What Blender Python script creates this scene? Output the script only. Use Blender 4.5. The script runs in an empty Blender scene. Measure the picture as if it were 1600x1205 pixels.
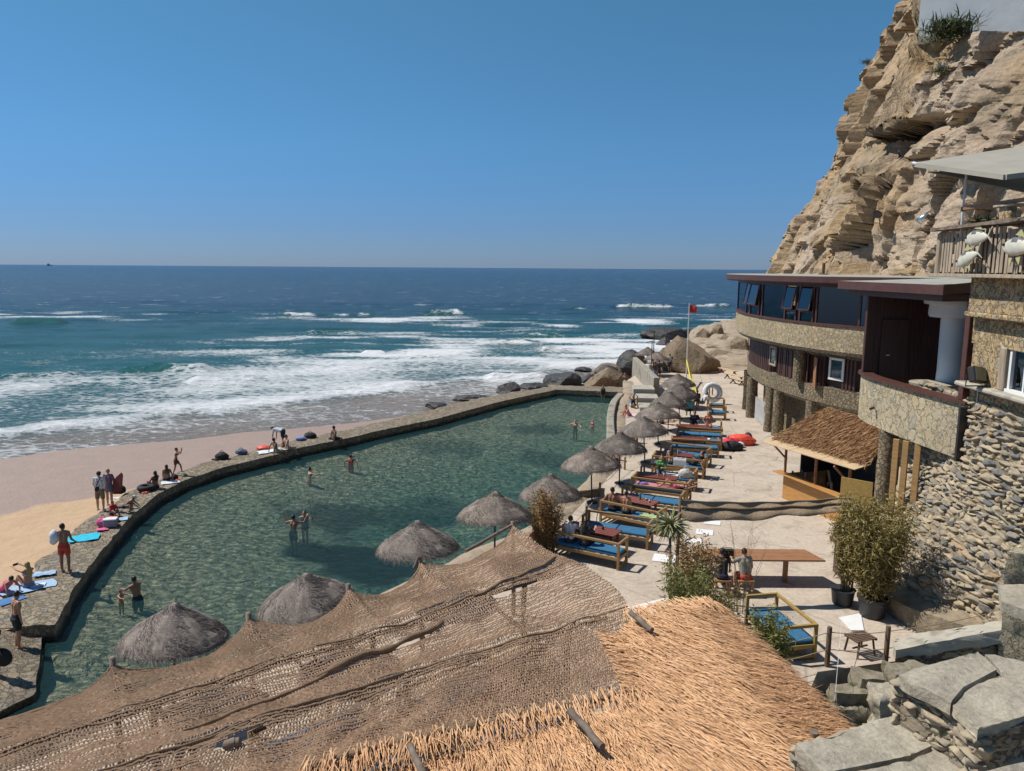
import bpy, bmesh, math, random
import numpy as np
from mathutils import Vector, Matrix, Euler
random.seed(7); RNG = np.random.default_rng(7)
S = bpy.context.scene
COL = S.collection
R = math.radians
# ------------------------------------------------------------------ camera
F, CU, CV = 1190.0, 800.0, 602.5
CAMZ, PITCH, ROLL = 9.7, R(8.81), R(0.4)
cd = bpy.data.cameras.new('camera'); cam = bpy.data.objects.new('camera', cd); COL.objects.link(cam)
cd.sensor_width = 36; cd.lens = 36*F/1600; cd.clip_end = 30000; cd.clip_start = .1
CM = (Matrix.Rotation(math.pi/2-PITCH, 4, 'X') @ Matrix.Rotation(ROLL, 4, 'Z'))
cam.matrix_world = Matrix.Translation((0, 0, CAMZ)) @ CM
S.camera = cam
def ray(u, v): return (CM.to_3x3() @ Vector(((u-CU)/F, -(v-CV)/F, -1)))
def P(u, v, z=0.0):
    d = ray(u, v); t = (z-CAMZ)/d.z
    return np.array((d.x*t, d.y*t, z))
def PY(u, v, y):
    d = ray(u, v); t = y/d.y
    return np.array((d.x*t, y, CAMZ+d.z*t))
def PX(u, v, x):
    d = ray(u, v); t = x/d.x
    return np.array((x, d.y*t, CAMZ+d.z*t))
# ------------------------------------------------------------------ noise
def _h(i, j, k, s):
    n = (i*374761393 + j*668265263 + k*1274126177 + s*974634777).astype(np.int64) & 0xffffffff
    n = ((n ^ (n >> 13))*1274126177) & 0xffffffff
    n = ((n ^ (n >> 16))*2246822519) & 0xffffffff
    return ((n ^ (n >> 15)) & 0xffffff)/float(0xffffff)
def vn(p, s=0):
    p = np.asarray(p, float); i = np.floor(p).astype(np.int64); f = p-i; f = f*f*f*(f*(f*6-15)+10)
    r = 0
    for a in (0, 1):
        for b in (0, 1):
            for c in (0, 1):
                w = (f[:,0] if a else 1-f[:,0])*(f[:,1] if b else 1-f[:,1])*(f[:,2] if c else 1-f[:,2])
                r = r+w*_h(i[:,0]+a, i[:,1]+b, i[:,2]+c, s)
    return r*2-1
def fbm(p, o=4, s=0, g=.5, l=2.03):
    p = np.asarray(p, float); r = 0; a = 1; t = 0
    for k in range(o): r = r+a*vn(p, s+k*17); t += a; a *= g; p = p*l+13.7
    return r/t
def cell(p, s=0):   # voronoi: distance to nearest point, second, id random
    p = np.asarray(p, float); i = np.floor(p).astype(np.int64)
    d1 = np.full(len(p), 9.); d2 = d1.copy(); idr = np.zeros(len(p))
    for a in (-1, 0, 1):
        for b in (-1, 0, 1):
            for c in (-1, 0, 1):
                q = i+np.array((a, b, c))
                o = np.stack([_h(q[:,0], q[:,1], q[:,2], s+t) for t in (1, 2, 3)], 1)
                d = np.linalg.norm(q+o-p, axis=1); m = d < d1
                d2 = np.where(m, d1, np.minimum(d2, d)); idr = np.where(m, _h(q[:,0], q[:,1], q[:,2], s+9), idr); d1 = np.where(m, d, d1)
    return d1, d2, idr
def facet(p, sc, s, tilt=1.0):   # piecewise planar blocks: every cell has its own level and slope
    q = np.asarray(p, float)*np.array(sc); i = np.floor(q).astype(np.int64); d1 = np.full(len(q), 9.); val = np.zeros(len(q))
    for a in (-1, 0, 1):
        for b in (-1, 0, 1):
            for c in (-1, 0, 1):
                k = i+np.array((a, b, c)); h = [_h(k[:,0], k[:,1], k[:,2], s+t) for t in range(7)]
                off = q-(k+np.stack(h[:3], 1)); d = np.linalg.norm(off, axis=1); m = d < d1
                val = np.where(m, h[3]-.5+tilt*((h[4]-.5)*off[:,0]+(h[5]-.5)*off[:,1]+(h[6]-.5)*off[:,2]), val); d1 = np.where(m, d, d1)
    return val
def sst(a, b, x): t = np.clip((np.asarray(x, float)-a)/(b-a), 0, 1); return t*t*(3-2*t)
# ------------------------------------------------------------------ objects
ORG = {}
def prop(o, label=None, cat=None, group=None, kind=None):
    if label: o['label'] = label
    if cat: o['category'] = cat
    if group: o['group'] = group
    if kind: o['kind'] = kind
    return o
def thing(name, label, cat, loc=(0,0,0), rz=0, group=None):
    o = bpy.data.objects.new(name, None); COL.objects.link(o); o.empty_display_size = .3
    o.location = tuple(float(c) for c in loc); o.rotation_euler = (0, 0, rz); ORG[o.name] = tuple(o.location)
    return prop(o, label, cat, group)
def link(name, me, parent=None):
    o = bpy.data.objects.new(name, me); COL.objects.link(o)
    if parent: o.parent = parent
    return o
class MB:
    def __init__(s): s.v = []; s.f = []; s.m = []; s.n = 0
    def add(s, v, f, m=0):
        v = np.asarray(v, float).reshape(-1, 3); n = s.n
        s.v.append(v); s.n += len(v)
        s.f += [tuple(int(i)+n for i in q) for q in f]; s.m += [m]*len(f)
        return s
    def box(s, c, sz, rz=0, Rm=None, m=0, bev=0.0):
        hx, hy, hz = sz[0]/2, sz[1]/2, sz[2]/2
        b = min(bev, .45*min(sz))
        if b <= 0:
            v = np.array([(x, y, z) for x in (-hx, hx) for y in (-hy, hy) for z in (-hz, hz)])
            f = [(0,1,3,2), (4,6,7,5), (0,4,5,1), (2,3,7,6), (0,2,6,4), (1,5,7,3)]
        else:
            v = []; ix = {}
            for x in (-1, 1):
                for y in (-1, 1):
                    for z in (-1, 1):
                        for a in range(3):
                            q = [x*(hx-b), y*(hy-b), z*(hz-b)]; q[a] += (x, y, z)[a]*b
                            ix[(x,y,z,a)] = len(v); v.append(q)
            f = []
            for a in range(3):
                o = [k for k in range(3) if k != a]
                for sg in (-1, 1):
                    q = []
                    for (p1, p2) in ((-1,-1), (1,-1), (1,1), (-1,1)):
                        k = [0,0,0]; k[a] = sg; k[o[0]] = p1; k[o[1]] = p2; q.append(ix[(*k, a)])
                    f.append(q)
                for p1 in (-1, 1):
                    for p2 in (-1, 1):
                        k0 = [0,0,0]; k0[a] = -1; k0[o[0]] = p1; k0[o[1]] = p2; k1 = list(k0); k1[a] = 1
                        f.append((ix[(*k0, o[0])], ix[(*k1, o[0])], ix[(*k1, o[1])], ix[(*k0, o[1])]))
            for x in (-1, 1):
                for y in (-1, 1):
                    for z in (-1, 1): f.append(tuple(ix[(x,y,z,a)] for a in range(3)))
            v = np.array(v); g = []
            for q in f:   # outward winding
                p0, p1, p2 = v[q[0]], v[q[1]], v[q[2]]
                g.append(tuple(q) if np.dot(np.cross(p1-p0, p2-p0), v[list(q)].mean(0)) > 0 else tuple(q)[::-1])
            f = g
        if Rm is not None: v = v @ np.array(Rm.to_3x3()).T
        elif rz:
            c_, s_ = math.cos(rz), math.sin(rz); v = v @ np.array(((c_, s_, 0), (-s_, c_, 0), (0, 0, 1)))
        return s.add(v+np.asarray(c, float), f, m)
    def beam(s, a, b, w, h, m=0, bev=0.0, up=(0,0,1)):
        a = Vector(a); b = Vector(b); y = (b-a).normalized(); x = y.cross(Vector(up))
        if x.length < 1e-4: x = y.cross(Vector((1,0,0)))
        x.normalize(); z = x.cross(y)
        return s.box((a+b)/2, (w, (b-a).length, h), Rm=Matrix((x, y, z)).transposed(), m=m, bev=bev)
    def tube(s, pts, rad, n=8, m=0, caps=True):
        pts = [Vector(p) for p in pts]; k = len(pts)
        if not hasattr(rad, '__len__'): rad = [rad]*k
        t0 = (pts[1]-pts[0]).normalized(); x = t0.orthogonal().normalized(); V = []
        for i in range(k):
            t = (pts[min(i+1, k-1)]-pts[max(i-1, 0)]).normalized()
            x = (x-t*x.dot(t)).normalized(); y = t.cross(x)
            for j in range(n):
                a = 2*math.pi*j/n; V.append(pts[i]+(x*math.cos(a)+y*math.sin(a))*rad[i])
        Fc = [(i*n+j, i*n+(j+1)%n, (i+1)*n+(j+1)%n, (i+1)*n+j) for i in range(k-1) for j in range(n)]
        if caps: Fc += [tuple(range(n))[::-1], tuple(range((k-1)*n, k*n))]
        return s.add([tuple(q) for q in V], Fc, m)
    def lathe(s, prof, c=(0,0,0), n=24, m=0, caps=False):
        V = [(r*math.cos(2*math.pi*j/n), r*math.sin(2*math.pi*j/n), z) for r, z in prof for j in range(n)]
        Fc = [(i*n+j, i*n+(j+1)%n, (i+1)*n+(j+1)%n, (i+1)*n+j) for i in range(len(prof)-1) for j in range(n)]
        if caps: Fc += [tuple(range(n))[::-1], tuple(range((len(prof)-1)*n, len(prof)*n))]
        return s.add(np.array(V)+np.asarray(c, float), Fc, m)
    def prism(s, poly, z0, z1, m=0, mt=None):
        n = len(poly); a = sum(poly[i][0]*poly[(i+1)%n][1]-poly[(i+1)%n][0]*poly[i][1] for i in range(n))
        if a < 0: poly = poly[::-1]
        zf = lambda z, i: z[i] if hasattr(z, '__len__') else z
        V = [(p[0], p[1], zf(z0, i)) for i, p in enumerate(poly)]+[(p[0], p[1], zf(z1, i)) for i, p in enumerate(poly)]
        s.add(V, [(i, (i+1)%n, n+(i+1)%n, n+i) for i in range(n)]+[tuple(range(n))[::-1]], m)
        s.f.append(tuple(range(s.n-n, s.n))); s.m.append(m if mt is None else mt)
        return s
    def grid(s, V, nu, nv, m=0, closed=False):   # V (nu*nv,3), index i*nv+j
        i, j = np.meshgrid(np.arange(nu-1), np.arange(nv-1), indexing='ij'); q = (i*nv+j).ravel()
        return s.add(V, np.stack([q, q+nv, q+nv+1, q+1], 1), m)
    def build(s, name, mats, parent=None, smooth=False, label=None, cat=None, group=None, kind=None, auto=None):
        me = bpy.data.meshes.new(name); v = np.concatenate(s.v) if s.v else np.zeros((0, 3))
        if parent is not None:
            o0 = ORG.get(parent.name, (0,0,0)); v = v-np.array(o0)
        me.from_pydata(v.tolist(), [], s.f)
        mats = mats if isinstance(mats, (list, tuple)) else [mats]
        for q in mats: me.materials.append(q)
        if len(mats) > 1: me.polygons.foreach_set('material_index', np.array(s.m, np.int32))
        if smooth: me.polygons.foreach_set('use_smooth', np.ones(len(s.f), bool))
        me.update()
        if auto is not None: me.set_sharp_from_angle(angle=R(auto)) if hasattr(me, 'set_sharp_from_angle') else None
        o = link(name, me, parent)
        if parent is not None: ORG[o.name] = ORG.get(parent.name, (0,0,0))
        return prop(o, label, cat, group, kind)
def attr(o, name, vals):
    a = o.data.attributes.new(name, 'FLOAT', 'POINT'); a.data.foreach_set('value', np.asarray(vals, np.float32))
def copy_tree(o, parent=None):
    c = o.copy(); COL.objects.link(c)
    if parent: c.parent = parent
    for ch in list(o.children): copy_tree(ch, c)
    return c
def resample(pts, n):
    pts = np.asarray(pts, float); d = np.r_[0, np.cumsum(np.linalg.norm(np.diff(pts, axis=0), axis=1))]
    t = np.linspace(0, d[-1], n)
    return np.stack([np.interp(t, d, pts[:,k]) for k in range(pts.shape[1])], 1)
def smoothline(pts, n, it=2):
    p = np.asarray(pts, float)
    for _ in range(it):
        q = [p[0]]
        for a, b in zip(p[:-1], p[1:]): q += [a*.75+b*.25, a*.25+b*.75]
        q.append(p[-1]); p = np.array(q)
    return resample(p, n)
# ------------------------------------------------------------------ node materials
class NT:
    def __init__(s, name):
        s.mat = bpy.data.materials.new(name); s.mat.use_nodes = True; s.t = s.mat.node_tree
        s.b = s.t.nodes['Principled BSDF']; s.out = s.t.nodes['Material Output']
        s.co = s.n('ShaderNodeTexCoord').outputs['Object']
    def n(s, typ, **kw):
        q = s.t.nodes.new(typ)
        for k, v in kw.items():
            if k.startswith('i_'): q.inputs[k[2:].replace('_', ' ')].default_value = v
            else: setattr(q, k, v)
        return q
    def l(s, a, b): s.t.links.new(a, b)
    def scaled(s, sc, co=None):
        m = s.n('ShaderNodeMapping'); m.inputs['Scale'].default_value = sc; s.l(co or s.co, m.inputs[0]); return m.outputs[0]
    def noise(s, scale, det=5, rough=.55, co=None, dist=0):
        q = s.n('ShaderNodeTexNoise', i_Scale=scale, i_Detail=det, i_Roughness=rough, i_Distortion=dist); s.l(co or s.co, q.inputs['Vector']); return q.outputs['Fac']
    def vor(s, scale, feat='F1', co=None, rnd=1):
        q = s.n('ShaderNodeTexVoronoi', feature=feat, i_Scale=scale, i_Randomness=rnd); s.l(co or s.co, q.inputs['Vector']); return q
    def ramp(s, fac, stops, interp='LINEAR'):
        q = s.n('ShaderNodeValToRGB'); e = q.color_ramp; e.interpolation = interp
        while len(e.elements) < len(stops): e.elements.new(.5)
        for el, (p, c) in zip(e.elements, stops):
            el.position = p; el.color = (*c, 1) if hasattr(c, '__len__') else (c, c, c, 1)
        s.l(fac, q.inputs[0]); return q.outputs[0]
    def math(s, op, a, b=None, clamp=False):
        q = s.n('ShaderNodeMath', operation=op, use_clamp=clamp)
        for i, x in enumerate((a, b)):
            if x is None: continue
            if isinstance(x, (int, float)): q.inputs[i].default_value = x
            else: s.l(x, q.inputs[i])
        return q.outputs[0]
    def mix(s, fac, a, b, typ='MIX'):
        q = s.n('ShaderNodeMix', data_type='RGBA', blend_type=typ)
        for i, x in ((0, fac), (6, a), (7, b)):
            if isinstance(x, (int, float)): q.inputs[i].default_value = x
            elif isinstance(x, tuple): q.inputs[i].default_value = (*x, 1)
            else: s.l(x, q.inputs[i])
        return q.outputs[2]
    def attr(s, name):
        return s.n('ShaderNodeAttribute', attribute_name=name).outputs['Fac']
    def bump(s, h, st=.3, dist=.02, nrm=None):
        q = s.n('ShaderNodeBump', i_Strength=st, i_Distance=dist); s.l(h, q.inputs['Height'])
        if nrm is not None: s.l(nrm, q.inputs['Normal'])
        return q.outputs[0]
    def fin(s, col=None, rough=None, nrm=None, **kw):
        b = s.b
        for k, x in (('Base Color', col), ('Roughness', rough), ('Normal', nrm)):
            if x is None: continue
            if isinstance(x, (int, float)): b.inputs[k].default_value = x
            elif isinstance(x, tuple): b.inputs[k].default_value = (*x, 1)
            else: s.l(x, b.inputs[k])
        for k, x in kw.items(): b.inputs[k.replace('_', ' ')].default_value = x
        return s.mat
def M(name, c1, c2=None, c3=None, rough=.8, ns=4, det=6, lo=.3, hi=.7, bs=None, bst=.35, bd=.02, st=(1,1,1), rnd=0, **kw):
    t = NT(name); co = t.scaled(st) if st != (1,1,1) else t.co
    if c2 is None: c2 = tuple(c*.72 for c in c1)
    stops = [(lo, c1), (hi, c2)] if c3 is None else [(lo, c1), ((lo+hi)/2, c3), (hi, c2)]
    c = t.ramp(t.noise(ns, det, co=co), stops)
    if rnd:
        oi = t.n('ShaderNodeObjectInfo').outputs['Random']
        c = t.mix(1.0, c, t.ramp(oi, [(0, 1-rnd), (1, 1+rnd*.3)]), 'MULTIPLY')
    nr = t.bump(t.noise(bs, 6, .65, co=co), bst, bd) if bs else None
    return t.fin(c, rough, nr, **kw)
# ------------------------------------------------------------------ light
SUNV = Vector((-.70, .22, 1.0)).normalized()      # towards the sun
sl = bpy.data.lights.new('sun', 'SUN'); sl.energy = 5.0; sl.angle = R(.53); sl.color = (1, .955, .88)
so = bpy.data.objects.new('sun', sl); COL.objects.link(so); so.rotation_euler = (-SUNV).to_track_quat('-Z', 'Y').to_euler()
W = bpy.data.worlds.new('World'); S.world = W; W.use_nodes = True
nt = W.node_tree; bg = nt.nodes['Background']; sky = nt.nodes.new('ShaderNodeTexSky'); sky.sky_type = 'NISHITA'; sky.sun_disc = False
sky.sun_elevation = math.asin(SUNV.z); sky.sun_rotation = math.atan2(SUNV.x, SUNV.y)
sky.altitude = 0; sky.air_density = 1.0; sky.dust_density = .1; sky.ozone_density = 4
sky.sun_size = R(.5)
tc_ = nt.nodes.new('ShaderNodeTexCoord'); sx_ = nt.nodes.new('ShaderNodeSeparateXYZ'); nt.links.new(tc_.outputs['Generated'], sx_.inputs[0])
rp_ = nt.nodes.new('ShaderNodeValToRGB'); nt.links.new(sx_.outputs['Z'], rp_.inputs[0]); e_ = rp_.color_ramp
SKYT = [(0, (.40,.59,1.10)), (.05, (.41,.64,1.10)), (.15, (.50,.87,1.15)), (.36, (.63,1.10,1.12)), (1, (.85,1.05,1.2))]
while len(e_.elements) < len(SKYT): e_.elements.new(.5)
for el_, (p_, c_) in zip(e_.elements, SKYT): el_.position = p_; el_.color = (*c_, 1)
mx_ = nt.nodes.new('ShaderNodeMix'); mx_.data_type = 'RGBA'; mx_.blend_type = 'MULTIPLY'; mx_.inputs[0].default_value = 1
nt.links.new(sky.outputs[0], mx_.inputs[6]); nt.links.new(rp_.outputs[0], mx_.inputs[7]); nt.links.new(mx_.outputs[2], bg.inputs[0]); bg.inputs[1].default_value = .077
S.view_settings.view_transform = 'Standard'; S.view_settings.look = 'None'; S.view_settings.exposure = 0; S.view_settings.gamma = 1
S.cycles.max_bounces = 8; S.cycles.transparent_max_bounces = 16; S.cycles.diffuse_bounces = 3; S.cycles.glossy_bounces = 3
S.cycles.use_denoising = True; S.cycles.sample_clamp_direct = 5; S.cycles.sample_clamp_indirect = 3; S.cycles.caustics_reflective = False; S.cycles.caustics_refractive = False
# ------------------------------------------------------------------ stone-like materials
def M_stone(name, cols, scale, mortar, mw=.06, bst=.6, bd=.04, warp=.25, st=(1,1,1), fine=30, rough=.9, dirt=None, wet=None):
    t = NT(name); co = t.scaled(st)
    nz = t.n('ShaderNodeTexNoise', i_Scale=scale*1.3, i_Detail=3.0); t.l(co, nz.inputs['Vector'])
    wm = t.n('ShaderNodeMix', data_type='VECTOR'); wm.inputs[0].default_value = warp/scale
    ad = t.n('ShaderNodeVectorMath', operation='ADD'); t.l(co, ad.inputs[0])
    sc = t.n('ShaderNodeVectorMath', operation='SCALE'); sc.inputs['Scale'].default_value = warp*1.6/scale*2
    sb = t.n('ShaderNodeVectorMath', operation='SUBTRACT'); t.l(nz.outputs['Color'], sb.inputs[0]); sb.inputs[1].default_value = (.5,.5,.5)
    t.l(sb.outputs[0], sc.inputs[0]); t.l(sc.outputs[0], ad.inputs[1]); wc = ad.outputs[0]
    v1 = t.vor(scale, 'F1', wc); v2 = t.vor(scale, 'DISTANCE_TO_EDGE', wc)
    sepc = t.n('ShaderNodeSeparateColor'); t.l(v1.outputs['Color'], sepc.inputs[0])
    n = len(cols); c = t.ramp(sepc.outputs[0], [(i/(n-1), q) for i, q in enumerate(cols)])
    fn = t.noise(fine, 6, .7, co); c = t.mix(.55, c, t.ramp(fn, [(.25, .45), (.75, 1.35)]), 'MULTIPLY')
    big = t.noise(.7, 4, .6, co); c = t.mix(.5, c, t.ramp(big, [(.3, .7), (.7, 1.2)]), 'MULTIPLY')
    edge = t.ramp(v2.outputs['Distance'], [(mw*.35, 0.0), (mw*1.4, 1.0)])
    c = t.mix(edge, mortar, c)
    if wet is not None:   # algae stained band at the waterline
        sz_ = t.n('ShaderNodeSeparateXYZ'); t.l(t.co, sz_.inputs[0]); c = t.mix(t.ramp(t.math('ADD', t.math('SUBTRACT', sz_.outputs[2], wet), t.math('MULTIPLY', t.math('SUBTRACT', big, .5), .25)), [(0.0, .85), (.14, 0.0)]), c, (.035,.033,.022))
    h = t.math('ADD', t.math('MULTIPLY', edge, 1.0), t.math('MULTIPLY', fn, .55))
    return t.fin(c, rough, t.bump(h, bst, bd))
m_clad = M_stone('stone_cladding', [(.45,.335,.19), (.53,.41,.245), (.41,.33,.21), (.56,.45,.285), (.38,.32,.22)], 4.6, (.46,.37,.235), mw=.05, bst=1, bd=.07, warp=.5, fine=16)
m_cladbig = M_stone('stone_cladding_large', [(.47,.39,.25), (.56,.47,.31), (.49,.42,.29), (.53,.42,.25), (.38,.35,.28)], 3.0, (.42,.345,.225), mw=.035, bst=1, bd=.08, warp=.6, fine=14)
m_cladwarm = M_stone('stone_cladding_warm', [(.42,.29,.15), (.52,.38,.20), (.38,.28,.16), (.56,.43,.25), (.35,.29,.20)], 4.2, (.28,.205,.12), mw=.05, bst=1, bd=.08, warp=.6, fine=14)
m_wallstone = M_stone('sea_wall_stone', [(.29,.225,.15), (.36,.285,.195), (.235,.19,.13), (.33,.27,.19), (.27,.245,.20)], 3.8, (.235,.185,.125), mw=.06, bst=1, bd=.07, warp=.55, fine=16, wet=-1.42)
m_pillar = M_stone('pillar_stone', [(.28,.21,.12), (.36,.28,.17), (.24,.19,.12)], 6, (.16,.125,.08), mw=.09, bst=1, bd=.07)
# terrace: exposed aggregate concrete
t = NT('terrace_concrete'); b_ = t.noise(.35, 5, .6); f_ = t.noise(42, 3, .7); g_ = t.noise(7, 5, .6)
c = t.ramp(b_, [(.3, (.43,.35,.272)), (.5, (.54,.452,.36)), (.7, (.41,.335,.265))]); c = t.mix(.55, c, t.ramp(f_, [(.3, .55), (.65, 1.25)]), 'MULTIPLY')
c = t.mix(.5, c, t.ramp(g_, [(.3, .66), (.6, 1.12)]), 'MULTIPLY'); st_ = t.noise(.9, 7, .7, dist=1.2); c = t.mix(t.ramp(st_, [(.54, 0.0), (.66, .75)]), c, (.30,.245,.18)); ck = t.vor(.28, 'DISTANCE_TO_EDGE').outputs['Distance']; c = t.mix(t.ramp(ck, [(.002, .55), (.006, 0.0)]), c, (.2,.16,.12))
m_terr = t.fin(c, .9, t.bump(f_, .5, .015))
m_smoothcon = M('smooth_concrete', (.56,.47,.34), (.44,.36,.25), rough=.85, ns=2, bs=25, bst=.2, bd=.01)
m_concrete = M('weathered_concrete', (.36,.33,.27), (.22,.20,.155), (.42,.385,.315), rough=.92, ns=2.2, det=8, bs=14, bst=.5, bd=.02)
m_parapet = M('parapet_concrete', (.27,.24,.185), (.12,.105,.075), (.33,.295,.235), rough=.92, ns=1.6, det=9, bs=9, bst=.5, bd=.03, st=(1,1,.5))
t = NT('slate_slab'); a_1 = t.noise(2.2, 9, .65, dist=.4); a_2 = t.noise(14, 6, .7); a_3 = t.noise(1.1, 5, .6)
c = t.ramp(a_1, [(.25, (.22,.19,.145)), (.45, (.38,.335,.255)), (.6, (.45,.40,.305)), (.8, (.30,.265,.205))]); c = t.mix(t.ramp(a_3, [(.55, 0.0), (.68, .6)]), c, (.46,.38,.27)); c = t.mix(.6, c, t.ramp(a_2, [(.3, .5), (.7, 1.3)]), 'MULTIPLY')
m_slate = t.fin(c, .85, t.bump(t.math('ADD', a_1, t.math('MULTIPLY', a_2, .5)), 1, .05))
m_masonry = M_stone('rough_masonry', [(.34,.265,.175), (.43,.345,.235), (.27,.22,.16), (.38,.34,.27)], 2.6, (.20,.155,.105), mw=.07, bst=1, bd=.09, warp=.7, st=(1,1,2.1), fine=12)
m_moss = M('mossy_stone', (.20,.175,.12), (.075,.085,.035), (.26,.225,.165), rough=.95, ns=3.5, det=9, bs=9, bst=1, bd=.04)
m_ruble = M('rubble_mortar', (.34,.27,.18), (.19,.15,.10), rough=.95, ns=3, bs=8, bst=.9, bd=.06)
# wood etc.
m_oak = M('bench_timber', (.40,.235,.085), (.28,.155,.055), (.34,.20,.075), rough=.6, ns=3, st=(1,1,6), bs=20, bst=.15, bd=.006, rnd=.15)
m_olive = M('varnished_bench_timber', (.42,.27,.075), (.30,.19,.05), rough=.55, ns=3, st=(4,1,4), bs=20, bst=.15, bd=.006)
m_red = M('red_table_timber', (.21,.042,.018), (.14,.03,.015), rough=.4, ns=3, st=(1,6,1), bs=15, bst=.15, bd=.006)
m_redbrown = M('red_brown_board', (.27,.12,.055), (.17,.075,.035), (.33,.16,.075), rough=.6, ns=3, st=(.6,8,4), bs=15, bst=.3, bd=.01)
m_darkwood = M('dark_stained_wood', (.085,.034,.024), (.05,.020,.015), rough=.55, ns=2, st=(6,6,.6), bs=12, bst=.3, bd=.01)
m_trim = M('red_brown_trim', (.105,.040,.028), (.068,.026,.02), rough=.5, ns=3, st=(1,1,1), bs=15, bst=.2, bd=.01)
m_ply = M('orange_plywood', (.50,.255,.075), (.40,.19,.055), rough=.55, ns=2.5, st=(1,1,4), rnd=0)
m_plylight = M('pale_plywood', (.60,.44,.26), (.50,.34,.19), rough=.7, ns=2.5, st=(1,1,1))
m_pallet = M('weathered_pallet_wood', (.44,.35,.25), (.27,.205,.14), (.36,.29,.215), rough=.85, ns=3, st=(3,3,.5), bs=14, bst=.4, bd=.01)
m_log = M('driftwood_log', (.24,.185,.14), (.12,.09,.068), rough=.9, ns=5, bs=20, bst=.6, bd=.015)
m_greypost = M('grey_brown_post', (.17,.105,.065), (.10,.06,.04), rough=.8, ns=4, st=(4,4,.6), bs=18, bst=.4, bd=.01)
m_blue = M('blue_cushion', (.035,.165,.30), (.026,.125,.24), rough=.85, ns=6, bs=50, bst=.12, bd=.006, rnd=.1)
m_white = M('white_paint', (.78,.78,.77), (.70,.70,.68), rough=.6, ns=3)
m_whitewash = M('whitewashed_render', (.80,.80,.78), (.68,.68,.65), rough=.9, ns=1.2, det=8, bs=6, bst=.25, bd=.03)
m_canvas = M('awning_canvas', (.37,.345,.28), (.31,.29,.235), rough=.9, ns=1.5, bs=30, bst=.08, bd=.005)
m_roof = M('grey_roof_felt', (.30,.30,.265), (.24,.24,.215), (.34,.335,.29), rough=.92, ns=1.2, det=8, bs=20, bst=.3, bd=.01)
m_metal = M('painted_metal_pole', (.72,.72,.70), (.60,.60,.58), rough=.4, ns=4)
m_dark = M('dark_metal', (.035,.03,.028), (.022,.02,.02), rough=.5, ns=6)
m_steel = M('steel_duct', (.72,.73,.74), (.62,.63,.64), rough=.25, ns=6, Metallic=1.0)
m_black = M('black_fabric', (.020,.020,.023), (.012,.012,.014), rough=.8, ns=9)
m_rope = M('rope_fibre', (.40,.33,.23), (.28,.22,.15), rough=.9, ns=30)
m_net = M('jute_netting', (.45,.295,.185), (.31,.20,.12), (.39,.255,.16), rough=.95, ns=1.1, det=8)
m_netdense = M('bunched_jute', (.29,.19,.115), (.18,.12,.07), rough=.95, ns=6, bs=45, bst=.9, bd=.03)
m_terra = M('black_plant_pot', (.035,.037,.045), (.025,.026,.03), rough=.45, ns=5)
m_rockdark = M('wet_dark_rock', (.040,.036,.035), (.020,.019,.02), (.055,.048,.042), rough=.45, ns=1.5, det=9, bs=3, bst=1, bd=.2)
m_rock = M('shore_rock', (.27,.205,.135), (.155,.12,.085), (.32,.25,.17), rough=.95, ns=2.2, det=10, lo=.35, hi=.65, bs=6, bst=1, bd=.22)
m_rock2 = M('warm_boulder', (.24,.175,.11), (.14,.105,.068), (.29,.215,.14), rough=.95, ns=2.6, det=10, lo=.35, hi=.65, bs=7.0, bst=1, bd=.22)
m_ledge = M('bedrock_ledge', (.30,.23,.155), (.13,.10,.07), (.36,.285,.205), rough=.95, ns=1.1, det=10, bs=2, bst=1, bd=.15, st=(.6,.6,3))
def plain(name, c, rough=.7, var=.8, **kw): return M(name, c, tuple(x*var for x in c), rough=rough, ns=8, **kw)
# thatch
t = NT('parasol_thatch'); g = t.n('ShaderNodeAttribute', attribute_name='tone').outputs['Fac']
nz = t.noise(26, 4, .7); c = t.ramp(t.math('ADD', t.math('MULTIPLY', g, .55), t.math('MULTIPLY', nz, .5)), [(.22, (.05,.042,.038)), (.5, (.20,.172,.152)), (.78, (.46,.41,.37))])
c = t.mix(1.0, c, t.ramp(t.n('ShaderNodeObjectInfo').outputs['Random'], [(0, (.72,.68,.64)), (.5, (.95,.90,.85)), (1, (1.0,.93,.84))]), 'MULTIPLY'); m_pthatch = t.fin(c, .9, t.bump(t.noise(60, 3, .7), .6, .02))
t = NT('reed_thatch'); g = t.attr('tone'); nz = t.noise(3, 4, .6)
c = t.ramp(t.math('ADD', t.math('MULTIPLY', g, .7), t.math('MULTIPLY', nz, .35)), [(.10, (.27,.13,.055)), (.35, (.58,.325,.155)), (.65, (.72,.43,.225)), (.95, (.80,.53,.31))])
m_reed = t.fin(c, .75)
t = NT('kiosk_thatch'); g = t.attr('tone')
c = t.ramp(g, [(0, (.10,.048,.02)), (.45, (.29,.145,.062)), (.8, (.42,.24,.11)), (1, (.52,.33,.17))])
m_kreed = t.fin(c, .8)
m_under = M('dark_thatch_underlay', (.26,.16,.085), (.13,.08,.042), rough=.95, ns=12, bs=40, bst=1, bd=.03)
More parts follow.
